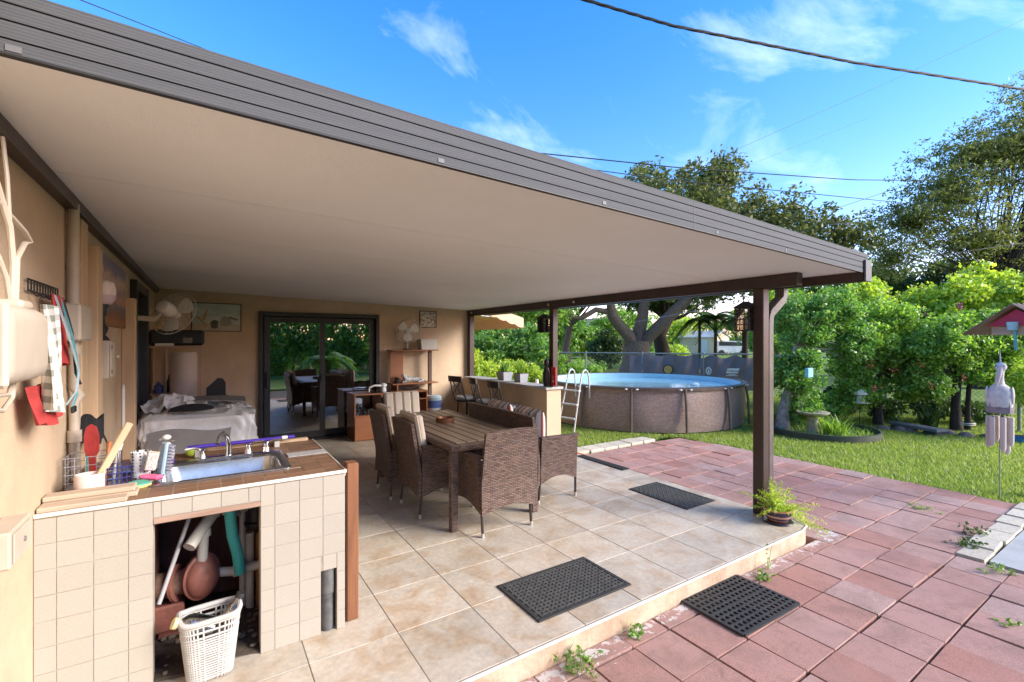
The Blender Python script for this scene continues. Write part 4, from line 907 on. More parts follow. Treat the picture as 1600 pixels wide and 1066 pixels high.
MB().cyl((-.10, 3.56, .055), (.44, 3.60, .05), .0125, n=12).build('shaft', mat('purple blue', (.05, .02, .28), (.07, .035, .36), 9, .3), pp); MB().cyl((.44, 3.60, .05), (.475, 3.603, .05), .0135, n=12).build('band', M_WHITE, pp); MB().cyl((.475, 3.603, .05), (.52, 3.607, .05), .013, n=12).build('tip', MATS['purple blue'], pp)
MB().box(-.06, -.03, 3.50, 3.62, 0, .043).build('rest', M_PVC, pp); MB().box(.39, .42, 3.55, 3.65, 0, .037).build('rest', M_PVC, pp)
for k, (x, y, hgt, c, lb) in enumerate(((-.50, 3.16, .22, (.08, .35, .30), 'teal toothbrush in the wire caddy'), (-.43, 3.14, .20, (.55, .2, .08), 'orange handled brush in the wire caddy'), (-.40, 3.12, .19, (.7, .7, .72), 'white handled brush in the wire caddy'))):
    single(MB().tube([(0, 0, 0), (.004, 0, hgt * .6), (.012, 0, hgt)], [.008, .007, .012], 8), 'hand_brush', lb, 'brush', mat('brush colour %d' % k, c), (x, y, zt + .006), (R(-6), R(5 * (k - 1)), 0), 'brushes on the counter')
single(MB().sheet(lambda u, v: (-.05 + .1 * u, .012 * math.sin(u * 9), -.02 + .13 * v + .02 * math.sin(u * 7)), 12, 6, .02), 'black_glove', 'black glove hung behind the brushes on the wall', 'glove', mat('black cloth', (.014, .014, .016), None, 9, .9), (-.50, 3.30, zt + .21), (0, 0, R(40)))
# ================================================================== SIDE WALL CLUTTER
WX = -.599
ub = thing('utility_box', 'rounded cream plastic equipment box on the wall with conduits on top', 'utility box', (WX, 1.80, 1.59))
MB().rbox(0, .17, -.42, -.10, -.105, .105, .03).build('body', M_CREAM, ub); MB().rbox(.0, .18, -.096, .285, -.11, .11, .045).build('lid', M_CREAM, ub); MB().box(.005, .178, -.11, -.09, -.112, .112, b=.012).build('seam', mat('cream seam', (.5, .42, .33)), ub)  # seam strip in nearly the same cream as body and lid
MB().rbox(.06, .14, .17, .28, .105, .135, .012).build('top_cap', M_CREAM, ub)
for k, (y_, pts_) in enumerate(((0, [(.10, .24, .12), (.10, .25, .25), (.10, .22, .36), (.09, .15, .47), (.08, .1, .52)]), (1, [(.10, .27, .12), (.10, .285, .27), (.10, .36, .33), (.10, .42, .345), (.10, .36, .37), (.09, .2, .41), (.09, .08, .43)]), (2, [(.10, .22, .13), (.10, .19, .2), (.09, .16, .26), (.08, .1, .30)]), (3, [(.11, .22, -.10), (.11, .2, -.16), (.11, .12, -.19), (.10, .02, -.17)]), (4, [(.12, .17, -.1), (.12, .13, -.145), (.11, .02, -.14)]), (5, [(.10, .26, .13), (.10, .27, .22), (.10, .23, .3), (.10, .2, .5), (.09, .2, .62)]))):
    MB().tube(pts_, .0085 - .0006 * k, 8).build('conduit', M_CREAM, ub)
# hook rack with towels and leads
rk = thing('hook_rack', 'black wire hook rack on the side wall above the cloths', 'rack', (WX, 2.8, 1.80))
m = MB()
for z in (0, .045): m.cyl((.012, -.22, z), (.012, .22, z), .004, n=6)
for i in range(12): m.cyl((.012, -.22 + i * .04, 0), (.012, -.22 + i * .04, .045), .003, n=5)
m.build('grid', M_BLACK, rk); m = MB()
for i in range(5): m.tube([(.012, -.18 + i * .09, 0), (.03, -.18 + i * .09, -.02), (.05, -.18 + i * .09, -.01)], .0035, 5)
m.build('hook', M_BLACK, rk)
def cloth(name, lab, cat, mt, y0_, y1_, z0_, z1_, x, amp, ph, taper=0, th=.008, lean=0):
    def f(u, v):
        k = 1 - taper * (1 - v) if taper >= 0 else 1 + taper * v
        c = (y0_ + y1_) / 2; w = (y1_ - y0_) * k; return (WX + x + amp * math.sin(u * 11 + ph + v * 2) * (1.1 - .6 * v) + .02 * (1 - v), c + w * (u - .5) + lean * (1 - v), z0_ + (z1_ - z0_) * v + .012 * math.sin(u * 5 + ph) * (1 - v))
    return tag(MB().sheet(f, 18, 12, th).build(name, mt), lab, cat)
s_m = NT('plaid cloth'); sx_ = s_m.n('ShaderNodeSeparateXYZ'); s_m.l(s_m.c.outputs['Object'], sx_.inputs[0])
fa = s_m.math('GREATER_THAN', s_m.math('FRACT', s_m.math('MULTIPLY', s_m.math('ADD', sx_.outputs[1], s_m.math('MULTIPLY', sx_.outputs[2], .08)), 20)), .5); fb = s_m.math('GREATER_THAN', s_m.math('FRACT', s_m.math('MULTIPLY', s_m.math('SUBTRACT', sx_.outputs[2], s_m.math('MULTIPLY', sx_.outputs[1], .1)), 20)), .5)
s_m.col(s_m.mix(s_m.math('MULTIPLY', s_m.math('ADD', fa, fb), .5), (.68, .67, .62), (.20, .21, .18))); s_m.set(Roughness=.95); M_PLAID = s_m.m
cloth('red_cloth', 'red cloth hanging from the black hook rack', 'cloth', M_RED, 2.72, 2.90, 1.50, 1.80, .05, .012, 0, .1)
cloth('plaid_towel', 'grey and white plaid towel hanging beside the cream box', 'towel', M_PLAID, 2.42, 2.62, 1.33, 1.74, .085, .022, 1.2, -.35, lean=-.03)
cloth('red_bag', 'red bag hanging lowest under the plaid towel', 'bag', M_RED, 2.42, 2.68, 1.28, 1.43, .06, .010, 2.2, .15, .03)
M_TURQ = mat('turquoise webbing', (.13, .42, .48), (.09, .33, .40), 40, .8, .3, 150)
def strap(lab, mt, pts_, w=.026):
    m = MB(); pts_ = [Vector(p) for p in pts_]
    def f(u, v):
        k = u * (len(pts_) - 1); i = min(int(k), len(pts_) - 2); p = pts_[i].lerp(pts_[i + 1], k - i); return (WX + p.x, p.y + (v - .5) * w, p.z)
    m.sheet(f, 28, 2, .004); return tag(m.build('dog_lead', mt), lab, 'lead', 'leads on the hook rack')
strap('turquoise lead with black buckles hanging lowest right of the plaid towel', M_TURQ, [(.05, 2.86, 1.80), (.08, 2.93, 1.62), (.09, 2.99, 1.47), (.1, 2.90, 1.36), (.09, 2.86, 1.28)])
strap('pale blue lead looped across the plaid towel', mat('pale blue webbing', (.42, .55, .60)), [(.05, 2.78, 1.80), (.1, 2.78, 1.6), (.115, 2.86, 1.46), (.12, 2.78, 1.38), (.115, 2.62, 1.335)])
strap('black strap hanging beside the junction box', M_BLACKP, [(.05, 2.92, 1.79), (.07, 2.98, 1.64), (.07, 3.02, 1.53), (.08, 2.99, 1.45), (.09, 3.04, 1.39)], .035)
bk_ = MB().box(0, .012, -.03, .03, 0, .03, b=.004).build('buckle', M_BLACK, None, (WX + .09, 2.86, 1.275)); tag(bk_, 'black plastic buckle at the end of the turquoise lead', 'buckle')
# conduit, junction box and boards
cd = thing('electrical_conduit', 'cream electrical conduit with junction box on the side wall', 'conduit', (WX, 3.23, 0))
MB().cyl((.03, 0, 1.78), (.03, 0, 2.30), .024).build('upper_pipe', M_CREAM, cd); MB().cyl((.03, 0, 1.97), (.03, 0, 2.0), .028).build('coupling', M_CREAM, cd); MB().box(0, .085, -.16, .13, 1.60, 1.785, b=.01).build('junction_box', M_CREAM, cd)
MB().tube([(.03, .02, 1.60), (.03, .02, 1.36), (.05, .03, 1.32), (.03, .02, 1.28), (.03, .02, .885)], .022, 12).build('lower_pipe', M_CREAM, cd); MB().cyl((.03, .02, 1.53), (.03, .02, 1.57), .03).build('coupling', M_CREAM, cd); MB().cyl((.03, .02, 1.08), (.03, .02, 1.14), .03).build('coupling', M_CREAM, cd)
for lab, y0_, y1_, z0_, z1_, x1 in (('cream painted stud reaching the ceiling behind the conduit', 3.40, 3.56, .9, 2.265, .035), ('cream painted stud standing proud left of the landscape canvas', 3.57, 3.72, .9, 2.15, .075), ('narrow cream stud left of the dark window', 5.10, 5.22, .02, 1.965, .09)):
    o = MB().box(0, x1, y0_, y1_, z0_, z1_, b=.004).build('wall_stud', M_CREAMWOOD, None, (WX, 0, 0)); tag(o, lab, 'board', 'cream studs on the side wall')
# canvas
s_m = NT('sunset canvas'); sp2 = s_m.n('ShaderNodeSeparateXYZ'); s_m.l(s_m.c.outputs['Object'], sp2.inputs[0])
n1 = s_m.noise(5, 7, .6, 'Object', 1.2); v1 = s_m.math('ADD', s_m.math('MULTIPLY', sp2.outputs[2], 1.9), s_m.math('MULTIPLY', n1, .45))
s_m.col(s_m.ramp(v1, [(.12, (.09, .07, .045)), (.28, (.30, .13, .05)), (.40, (.20, .09, .05)), (.50, (.13, .14, .17)), (.62, (.50, .26, .16)), (.75, (.28, .20, .26)), (.9, (.55, .38, .30)), (1, (.22, .20, .27))])); s_m.set(Roughness=.7)
o = MB().box(0, .03, 0, 1.15, 0, .48, b=.003).build('landscape_canvas', s_m.m, None, (WX, 3.93, 1.705)); tag(o, 'unframed sunset landscape canvas on the side wall', 'painting')
cb = thing('small_wall_cabinet', 'small cream wall cabinet with knob carrying the black lamp', 'cabinet', (WX, 3.74, 1.37))
MB().box(0, .10, 0, .16, 0, .232, b=.004).build('case', M_CREAM, cb); MB().box(.1005, .112, .01, .15, .008, .224, b=.003).build('door', M_CREAM, cb); MB().ball((.125, .13, .13), .012).build('knob', M_CREAM, cb)
for z in (.03, .18): MB().box(.1125, .116, .006, .022, z, z + .025).build('hinge', M_STEEL, cb)
lp = thing('candle_lamp', 'black turned candlestick with white and pink globe on the wall cabinet', 'lamp', (WX + .055, 3.80, 1.603)); lp.scale = (1.25, 1.25, 1.12)
MB().lathe([(0, 0), (.036, 0), (.03, .015), (.018, .03), (.026, .05), (.03, .07), (.018, .09), (.016, .13), (.024, .145), (.022, .17), (.03, .19), (.03, .2), (0, .2)], 18).build('stem', M_BLACK, lp)
MB().lathe([(0, .2005), (.04, .2005), (.056, .225), (.058, .25)], 20).build('cup', mat('lilac glass', (.55, .42, .46)), lp); MB().lathe([(.058, .2505), (.06, .28), (.05, .32), (.03, .335), (0, .338)], 20).build('globe', mat('milk glass', (.74, .66, .60), (.6, .5, .45), 30, .35), lp)
pwr = MB().tube([(WX + .03, 3.78, 1.37), (WX + .02, 3.86, 1.2), (WX + .03, 4.0, 1.02), (WX + .05, 4.1, .9)], .005, 6).build('power_cord', M_BLACKP); tag(pwr, 'black power cord dropping from the small wall cabinet', 'cord')
# wall fan over the window
fn = thing('wall_fan', 'white wall fan on a bracket pointing away from the viewer', 'fan', (WX, 5.66, 1.80))
def fan_head(t, M, r=.21, blades=3):
    m = MB()
    for k in range(5):
        rr_ = r * (k + 1) / 5; zz = .045 * (1 - (rr_ / r) ** 2)
        for sg in (1, -1): m.add(*ring(rr_, sg * zz, .0016 if k < 4 else .006), True, M)
    m.build('cage_rings', M_WHITE, t); m = MB()
    for k in range(24):
        q = 2 * math.pi * k / 24
        for sg in (1, -1): m.add(*rod([(r * j / 4 * math.cos(q + .15 * j), r * j / 4 * math.sin(q + .15 * j), sg * .045 * (1 - (j / 4) ** 2)) for j in range(1, 5)], .0011), True, M)
    m.build('cage_wires', M_WHITE, t)
    for k in range(blades):
        q0 = 2 * math.pi * k / blades + .4
        def f(u, v):
            rr_ = .035 + (r * .86 - .035) * u; w = (v - .5) * (.5 + 1.15 * math.sin(math.pi * min(1, u * .62 + .2))); a = q0 + w * .75; return (rr_ * math.cos(a), rr_ * math.sin(a), .016 * (v - .5))
        MB().sheet(f, 8, 6, .003, True, M).build('blade', mat('fan blade plastic', (.86, .84, .79), None, 5, .35), t)
    MB().lathe([(0, -.03), (.04, -.03), (.045, .0), (.04, .045), (.02, .05), (0, .05)], 18, M).build('hub', M_WHITE, t)
def ring(r, z, w, n=40):
    vs = []; fs = []
    for i in range(n):
        q = 2 * math.pi * i / n
        for a, b in ((w, 0), (0, w), (-w, 0), (0, -w)): vs.append(((r + a) * math.cos(q), (r + a) * math.sin(q), z + b))
    for i in range(n):
        for j in range(4): fs.append((i * 4 + j, ((i + 1) % n) * 4 + j, ((i + 1) % n) * 4 + (j + 1) % 4, i * 4 + (j + 1) % 4))
    return vs, fs
def rod(p, r):
    m = MB().tube(p, r, 4); return m.v, m.f
MB().box(0, .03, -.035, .035, -.10, .09, b=.012).build('bracket_plate', M_CREAM, fn); MB().bar((.025, 0, .02), (.20, -.01, .01), .035, .05, .006).build('bracket_arm', M_CREAM, fn)
hd = Vector((.55, .72, -.38)).normalized(); FM = Matrix.Translation((.33, .06, .075)) @ hd.to_track_quat('Z', 'Y').to_matrix().to_4x4()
fan_head(fn, FM, .225)
MB().lathe([(0, -.17), (.045, -.17), (.06, -.16), (.066, -.06), (.06, -.045), (0, -.04)], 22, FM).build('motor', M_WHITE, fn); MB().bar((.19, -.01, .01), FM @ Vector((0, 0, -.1)), .03, .035, .005).build('neck', M_CREAM, fn)
# shelf with black machine in the far corner
sh = thing('corner_shelf', 'pinkish beige shelf unit in the far left corner', 'shelf', (-.30, 7.45, 0))
M_PINKW = mat('pinkish laminate', (.52, .36, .28), None, 6, .5)
MB().box(-.29, .27, -.2, .25, 1.515, 1.54, b=.004).build('top_board', M_PINKW, sh); MB().box(-.16, -.13, -.19, .25, 0, 1.514).build('side_board', M_PINKW, sh); MB().box(-.28, .2, -.18, .24, .93, .955).build('shelf_board', M_PINKW, sh); MB().box(.22, .25, .05, .25, 0, 1.514).build('side_board', M_PINKW, sh)
cl = MB().lathe([(0, 0), (.135, 0), (.14, .02), (.14, 1.44), (.13, 1.46), (0, 1.462)], 30).build('beige_cylinder', mat('beige metal', (.58, .49, .42), (.52, .43, .37), 3, .5), None, (-.235, 7.08, 0)); tag(cl, 'tall beige cylinder tank standing in front of the corner shelf', 'tank')
pb = thing('black_printer', 'wide black machine with rounded corners on the corner shelf top', 'printer', (-.31, 7.44, 1.541))
MB().box(-.285, .29, -.19, .2, 0, .20, b=.03).build('case', M_BLACKP, pb); MB().box(.06, .16, -.195, -.189, .03, .10, b=.002).build('panel', mat('glossy black', (.02, .02, .02), None, 9, .15), pb); MB().box(-.22, -.03, -.235, -.192, .0, .03, b=.008).build('tray', M_WHITE, pb)
for k, (x, y, z, r_, h_, c, lb) in enumerate(((-.39, 7.3, .956, .028, .22, (.03, .03, .03), 'black bottle on the middle corner shelf'), (-.335, 7.29, .956, .024, .15, (.7, .7, .68), 'white bottle on the middle corner shelf'), (-.49, 7.2, .956, .05, .14, (.05, .08, .25), 'blue can on the middle corner shelf'))):
    o = MB().lathe([(0, 0), (r_, .003), (r_, h_ * .65), (r_ * .45, h_ * .8), (r_ * .4, h_), (0, h_)], 14).build('shelf_bottle', mat('bottle %d' % k, c, None, 9, .3), None, (x, y, z)); tag(o, lb, 'bottle', 'bottles on the corner shelf')
# grill under silver cover
M_SILV = mat('silver tarp', (.80, .80, .78), (.66, .66, .65), 4, .4, .9, 13, .1)
gc = thing('covered_grill', 'barbecue grill under a crumpled silver cover', 'grill', (-.05, 5.55, 0))
def grill_top(x, y):
    return .955 + .03 * math.sin(x * 7 + y * 3) * .5 + (.16 if False else 0)
from mathutils import noise as mnoise
def crease(x, y, z):
    a = 1 - abs(mnoise.noise(Vector((x, y, z)))) * 2.4; b = 1 - abs(mnoise.noise(Vector((x * 2.1 + 7, y * 2.1, z * 2.1)))) * 2.4; return max(a, 0) ** 2 * .7 + max(b, 0) ** 2 * .35 - .4
def gcover(u, v):
    q = 2 * math.pi * u; c, s_ = math.cos(q), math.sin(q); e = .22; w = 1.0
    a = .46; b = .36; X_ = a * math.copysign(abs(c) ** e, c); Y_ = b * math.copysign(abs(s_) ** e, s_)
    if v < .72:
        k = v / .72; wr = .014 * math.sin(q * 9 + k * 3) * (1 - k) + .006 * math.sin(q * 23 + k * 8) + crease(X_ * 3, Y_ * 3, k * 2.4) * .10; sc_ = 1.03 - .03 * k; return (X_ * (sc_ + wr), Y_ * (sc_ + wr), .02 + .87 * k)
    k = (v - .72) / .28; sc_ = 1 - k; z = .89 + .05 * (1 - (1 - k) ** 3) + .06 * k * (Y_ * sc_ + .1) + .075 * crease(X_ * sc_ * 4, Y_ * sc_ * 4, 3)
    return (X_ * sc_ * .995, Y_ * sc_ * .995, z)
MB().sheet(gcover, 150, 60, .005).build('cover', M_SILV, gc, sharp=75)
def hood(u, v):
    x = -.46 + .52 * u; y = -.02 + .36 * v; z = .95 + .10 * math.sin(math.pi * min(1, u * 1.15)) * math.sin(math.pi * v) ** .6 + .08 * crease(u * 3, v * 3, 9); return (x, y, z)
MB().sheet(hood, 40, 34, .006).build('cover_hump', M_SILV, gc)
MB().sheet(lambda u, v: (-.16 + .56 * u, .12 + .2 * v, .985 + .03 * v - .02 * u + .012 * math.sin(u * math.pi)), 14, 6, .012).build('grey_flap', mat('grey flap', (.26, .26, .25), (.2, .2, .2), 5, .4), gc)
MB().sheet(lambda u, v: (-.42 + .62 * u + .05 * v, -.375, .46 + .33 * v + .02 * math.sin(u * 6)), 14, 5, .006).build('grey_patch', mat('grey patch', (.27, .26, .25), (.22, .21, .2), 5, .6), gc)
o = MB().sheet(lambda u, v: (-.17 + .36 * u, -.06 + .12 * math.sin(math.pi * u) ** .5 * (v - .5) * 1.6, .05 * math.sin(math.pi * u) ** .5 * math.sin(math.pi * v) + .004), 14, 8, .012).build('black_bag', mat('black cloth', (.014, .014, .016)), None, (-.13, 5.34, .955), (0, 0, R(6))); tag(o, 'flat black bag lying on the silver grill cover', 'bag')
o = MB().prism([(-.1, 0), (.1, 0), (.1, .16), (.07, .21), (.02, .22), (-.1, .1)], -.02, .02, Matrix.Rotation(R(90), 4, 'X')).build('black_wedge', M_BLACKP, None, (.10, 6.75, .93)); tag(o, 'black wedge shaped panel standing behind the covered grill', 'panel')
o = MB().box(-.12, .12, -.12, .12, 0, .928, b=.005).build('dark_stand', M_LEGDARK, None, (.10, 6.8, 0)); tag(o, 'dark narrow stand behind the covered grill', 'stand')
m = MB(); m.tube([(0, 0, 0), (0, 0, .30), (0, .03, .33), (0, .06, .30), (0, .06, 0)], .007, 8); o = m.build('white_wire_loop', M_WHITE, None, (WX + .05, 4.75, .92)); tag(o, 'white wire loop standing against the side wall above the grill', 'wire loop')
# ================================================================== BACK WALL
BYW = 8.098
def picture(name, lab, x0_, x1_, z0_, z1_, mt, fr=.012):
    t = thing(name, lab, 'picture', (0, BYW, 0)); m = MB(); d = .022
    m.box(x0_, x1_, -d, 0, z0_, z0_ + fr); m.box(x0_, x1_, -d, 0, z1_ - fr, z1_); m.box(x0_, x0_ + fr, -d, 0, z0_ + fr, z1_ - fr); m.box(x1_ - fr, x1_, -d, 0, z0_ + fr, z1_ - fr); m.build('frame', M_BROWN, t)
    MB().box(x0_ + fr, x1_ - fr, -.012, -.002, z0_ + fr, z1_ - fr).build('canvas', mt, t); return t
M_PA = mat('pale beach wash', (.55, .62, .55), (.36, .47, .44), 4, .7, 0, 1, stretch=(1, 1, 3))
t = picture('framed_picture', 'wide pale beach still life picture above the covered grill', -.18, .44, 1.74, 2.155, M_PA)
def blob(pts_, c, nm, dy): MB().prism(pts_, 0, .002, Matrix.Translation((0, -.0125 - dy, 0)) @ Matrix.Rotation(R(90), 4, 'X')).build(nm, mat('paint ' + nm, c), t)
blob([(-.165, 1.76), (.425, 1.76), (.425, 1.84), (.2, 1.87), (-.165, 1.85)], (.50, .46, .36), 'painted_sand', 0)
blob([(.06, 1.79), (.10, 1.78), (.14, 1.79), (.15, 1.89), (.10, 1.91), (.05, 1.88)], (.10, .10, .08), 'painted_jar', .003)
blob([(.17, 1.83), (.25, 1.81), (.32, 1.86), (.29, 1.94), (.22, 1.97), (.17, 1.92)], (.30, .33, .28), 'painted_shell', .003)
blob([(-.12, 1.95), (-.10, 1.96), (.02, 1.82), (.0, 1.81)], (.42, .30, .14), 'painted_stick', .004)
blob([(.0, 2.05), (.02, 2.06), (-.02, 1.90), (-.05, 1.91)], (.45, .30, .14), 'painted_brush', .005)
blob([(.28, 1.97), (.40, 1.93), (.39, 1.90), (.28, 1.93)], (.22, .24, .20), 'painted_bird', .004)
s_m = NT('grey town photo'); s_m.col(s_m.ramp(s_m.noise(22, 6, .7), [(.4, (.10, .085, .07)), (.5, (.42, .38, .32)), (.62, (.60, .57, .5))])); s_m.set(Roughness=.4)
picture('framed_picture', 'small framed grey townscape beside the desk fan', 3.27, 3.60, 1.845, 2.155, s_m.m)
# desk with hutch
dk = thing('desk', 'cherry laminate desk with raised hutch shelves against the back wall', 'desk', (0, 0, 0))
DY0, DY1 = 7.58, 8.06
MB().box(1.96, 3.22, DY0 - .02, DY1, .725, .748, b=.003).build('desk_top', M_SHELFWOOD, dk); MB().box(1.97, 1.99, DY0, DY1, 0, .724).build('side_panel', M_SHELFWOOD, dk); MB().box(2.40, 2.42, DY0, DY1, 0, .724).build('side_panel', M_SHELFWOOD, dk); MB().box(3.19, 3.21, DY0, DY1, 0, .724).build('side_panel', M_SHELFWOOD, dk)
MB().box(1.99, 2.40, DY0 + .02, DY1, .375, .395).build('shelf', M_SHELFWOOD, dk); dd = MB().box(1.972, 2.418, DY0 - .018, DY0 - .001, .01, .385, b=.003).build('door', M_SHELFWOOD, dk); MB().ball((2.36, DY0 - .03, .32), .012).build('knob', M_WHITE, dd)
MB().box(2.43, 3.18, DY0 - .01, DY1 - .1, .60, .618).build('keyboard_tray', M_SHELFWOOD, dk); MB().box(2.42, 3.19, DY1 - .02, DY1, .2, .72).build('back_panel', M_SHELFWOOD, dk)
MB().box(2.67, 2.90, 7.93, 7.95, .87, 1.425).build('hutch_panel', M_SHELFWOOD, dk); MB().box(3.37, 3.43, 7.9, 7.95, .62, 1.425).build('hutch_post', mat('dark laminate', (.10, .05, .03)), dk); MB().box(2.64, 3.50, 7.75, 8.04, 1.426, 1.446, b=.003).build('hutch_top', M_SHELFWOOD, dk); MB().box(2.64, 3.48, 7.72, 8.04, .85, .87, b=.003).build('hutch_shelf', M_SHELFWOOD, dk)
MB().box(2.72, 2.74, 7.73, 8.03, .749, .849).build('hutch_leg', M_SHELFWOOD, dk)
m = MB()
for k in range(14): m.tube([(2.05 + .022 * k, 7.68 + rnd.uniform(-.04, .1), .40), (2.06 + .022 * k, 7.72 + rnd.uniform(-.05, .05), .44 + rnd.uniform(0, .05)), (2.09 + .02 * k, 7.7, .40)], .008, 6)
o = m.build('cable_tangle', M_BLACKP); tag(o, 'tangle of black cables in the open desk compartment', 'cables')
o = MB().sheet(lambda u, v: (2.72 + .42 * u, 7.78 + .1 * v, .763 + .018 * math.sin(u * 7) + .01 * math.sin(v * 5)), 12, 4, .02).build('dark_cloth', M_BLACKP); tag(o, 'dark cloth heap under the raised desk shelf', 'cloth')
ir = thing('white_appliance', 'white handled appliance on a clear plate on the desk top', 'appliance', (2.42, 7.72, .749))
MB().lathe([(0, 0), (.17, 0), (.18, .008), (.16, .012), (0, .012)], 24).build('plate', M_CLEAR, ir); MB().tube([(-.2, -.05, .015), (-.19, -.06, .09), (-.1, -.05, .12), (.0, -.03, .11), (.06, 0, .10)], .017, 10).build('handle', M_WHITE, ir); MB().lathe([(0, .012), (.05, .012), (.045, .08), (.06, .1), (.055, .13), (.02, .15), (0, .15)], 16, Matrix.Translation((.06, 0, 0))).build('body', M_WHITE, ir)
fd = thing('desk_fan', 'small white fan with three blades standing on the hutch', 'fan', (2.98, 7.93, 1.447))
FM2 = Matrix.Translation((0, -.05, .33)) @ Vector((-.35, -1, -.08)).normalized().to_track_quat('Z', 'Y').to_matrix().to_4x4()
fan_head(fd, FM2, .21); MB().tube([(0, 0, .01), (0, .0, .2), (0, .0, .31)], .011, 10).build('stem', M_WHITE, fd); MB().lathe([(0, 0), (.08, 0), (.075, .015), (.02, .022), (0, .022)], 20).build('base', M_BLACKP, fd); MB().ball((0, .02, .33), .05, sc=(1, 1.2, 1)).build('motor', M_WHITE, fd)
M_TUB = mat('translucent tub', (.62, .60, .55), (.56, .54, .5), 5, .35)
tu = thing('plastic_tub', 'pale translucent storage tub on the hutch top', 'tub', (3.34, 7.9, 1.447)); w2 = .14
MB().add([(-w2, -.09, 0), (w2, -.09, 0), (w2, .09, 0), (-w2, .09, 0), (-w2 * 1.12, -.1, .17), (w2 * 1.12, -.1, .17), (w2 * 1.12, .1, .17), (-w2 * 1.12, .1, .17)], [(0, 1, 2, 3), (4, 5, 6, 7), (0, 1, 5, 4), (1, 2, 6, 5), (2, 3, 7, 6), (3, 0, 4, 7)], False, None, True).build('box', M_TUB, tu); MB().box(-w2 * 1.2, w2 * 1.2, -.11, .11, .171, .185, b=.004).build('lid', M_TUB, tu)
# reclining white tiger figurine: one skin grown over a joint chain
def skin_animal(name, verts, edges, radii, mt, loc, rz, sub=2):
    me = bpy.data.meshes.new(name); me.from_pydata(verts, edges, []); o = bpy.data.objects.new(name, me); COL.objects.link(o)
    md = o.modifiers.new('skin', 'SKIN')
    for i, r_ in enumerate(radii): me.skin_vertices[0].data[i].radius = (r_, r_)
    me.skin_vertices[0].data[0].use_root = True
    sd = o.modifiers.new('sub', 'SUBSURF'); sd.levels = sub; sd.render_levels = sub
    bpy.context.view_layer.update(); ev = o.evaluated_get(bpy.context.evaluated_depsgraph_get()); m2 = bpy.data.meshes.new_from_object(ev); bpy.data.objects.remove(o); m2.materials.clear(); m2.materials.append(mt)
    for p in m2.polygons: p.use_smooth = True
    return link(name, m2, None, loc, (0, 0, rz))
s_m = NT('tiger stripes'); wv = s_m.n('ShaderNodeTexWave'); wv.inputs['Scale'].default_value = 14; wv.inputs['Distortion'].default_value = 5; wv.inputs['Detail'].default_value = 2; s_m.l(s_m.c.outputs['Object'], wv.inputs['Vector']); s_m.col(s_m.ramp(wv.outputs[0], [(.42, (.02, .02, .025)), (.55, (.62, .62, .62))])); s_m.set(Roughness=.4)
V = [(0, 0, .055), (.07, 0, .065), (.14, .0, .07), (.18, -.005, .10), (.20, -.01, .135), (.235, -.02, .135), (-.08, 0, .055), (-.14, .01, .045), (.16, -.04, .03), (.24, -.05, .014), (.16, .03, .03), (.24, .03, .014), (-.12, -.05, .03), (-.04, -.07, .014), (-.2, .04, .02), (-.24, -.02, .014), (.19, -.032, .162), (.19, .015, .162)]
V = [(-x, y, z) for x, y, z in V]
E_ = [(0, 1), (1, 2), (2, 3), (3, 4), (4, 5), (0, 6), (6, 7), (2, 8), (8, 9), (2, 10), (10, 11), (7, 12), (12, 13), (7, 14), (14, 15), (4, 16), (4, 17)]
tg = skin_animal('tiger_figurine', V, E_, [.045, .046, .044, .034, .036, .02, .044, .042, .02, .013, .02, .013, .026, .013, .012, .009, .009, .009], s_m.m, (3.05, 7.80, .872), R(0)); tag(tg, 'reclining white tiger figurine on the desk hutch shelf', 'figurine')
o = MB().lathe([(0, 0), (.05, 0), (.055, .03), (.03, .06), (.045, .1), (0, .11)], 12).build('black_figurine', M_BLACK, None, (2.74, 7.80, .872)); tag(o, 'small black figurine left of the tiger on the hutch shelf', 'figurine')
co_ = thing('water_cooler', 'white and blue drink cooler beside the desk', 'cooler', (3.40, 7.72, 0))
MB().lathe([(0, 0), (.115, 0), (.12, .02), (.12, .42), (0, .42)], 22).build('body', M_WHITE, co_); MB().lathe([(0, .421), (.12, .421), (.122, .55), (0, .55)], 22).build('band', mat('cooler blue', (.08, .13, .36)), co_); MB().lathe([(0, .551), (.128, .551), (.128, .60), (.10, .63), (0, .635)], 22).build('lid', mat('pale lid', (.45, .58, .66)), co_)
# ================================================================== POOL
PC = Vector((8.46, 7.46, -.12)); PR = 2.17; PH = .84
pool = thing('swimming_pool', 'round above ground pool with brown wicker pattern wall', 'pool', PC)
M_PWALL = m_wicker('pool wicker print', (.27, .18, .145), (.40, .285, .23), (.33, .26, .235), 24, 42)
NS = 72
wl = MB(); vs = []; fs = []; uvq = []
zl = [0, .1, .2, .45, .7, PH - .03]
for k, z in enumerate(zl):
    for j in range(NS):
        q = 2 * math.pi * j / NS; rr_ = PR + .05 * math.sin(math.pi * min(1, z / PH)) * abs(math.sin(j * math.pi * 14 / NS)) - .02 + (.02 * math.sin(j * 5.1) if k in (1,) else 0); vs.append((rr_ * math.cos(q), rr_ * math.sin(q), z))
for k in range(len(zl) - 1):
    for j in range(NS): fs.append((k * NS + j, k * NS + (j + 1) % NS, (k + 1) * NS + (j + 1) % NS, (k + 1) * NS + j))
wl.add(vs, fs, True); w_o = wl.build('wall', M_PWALL, pool, sharp=80)
uvl = w_o.data.uv_layers[0].data
for p in w_o.data.polygons:
    js = [w_o.data.vertices[v].co for v in p.vertices]; an = [math.atan2(c.y, c.x) % (2 * math.pi) for c in js]; mxa = max(an)
    for li, c, a in zip(p.loop_indices, js, an):
        if mxa - a > 3: a += 2 * math.pi
        uvl[li].uv = (a * PR, c.z)
M_FRAME = mat('brown pool frame', (.085, .062, .052), (.12, .09, .075), 7, .45)
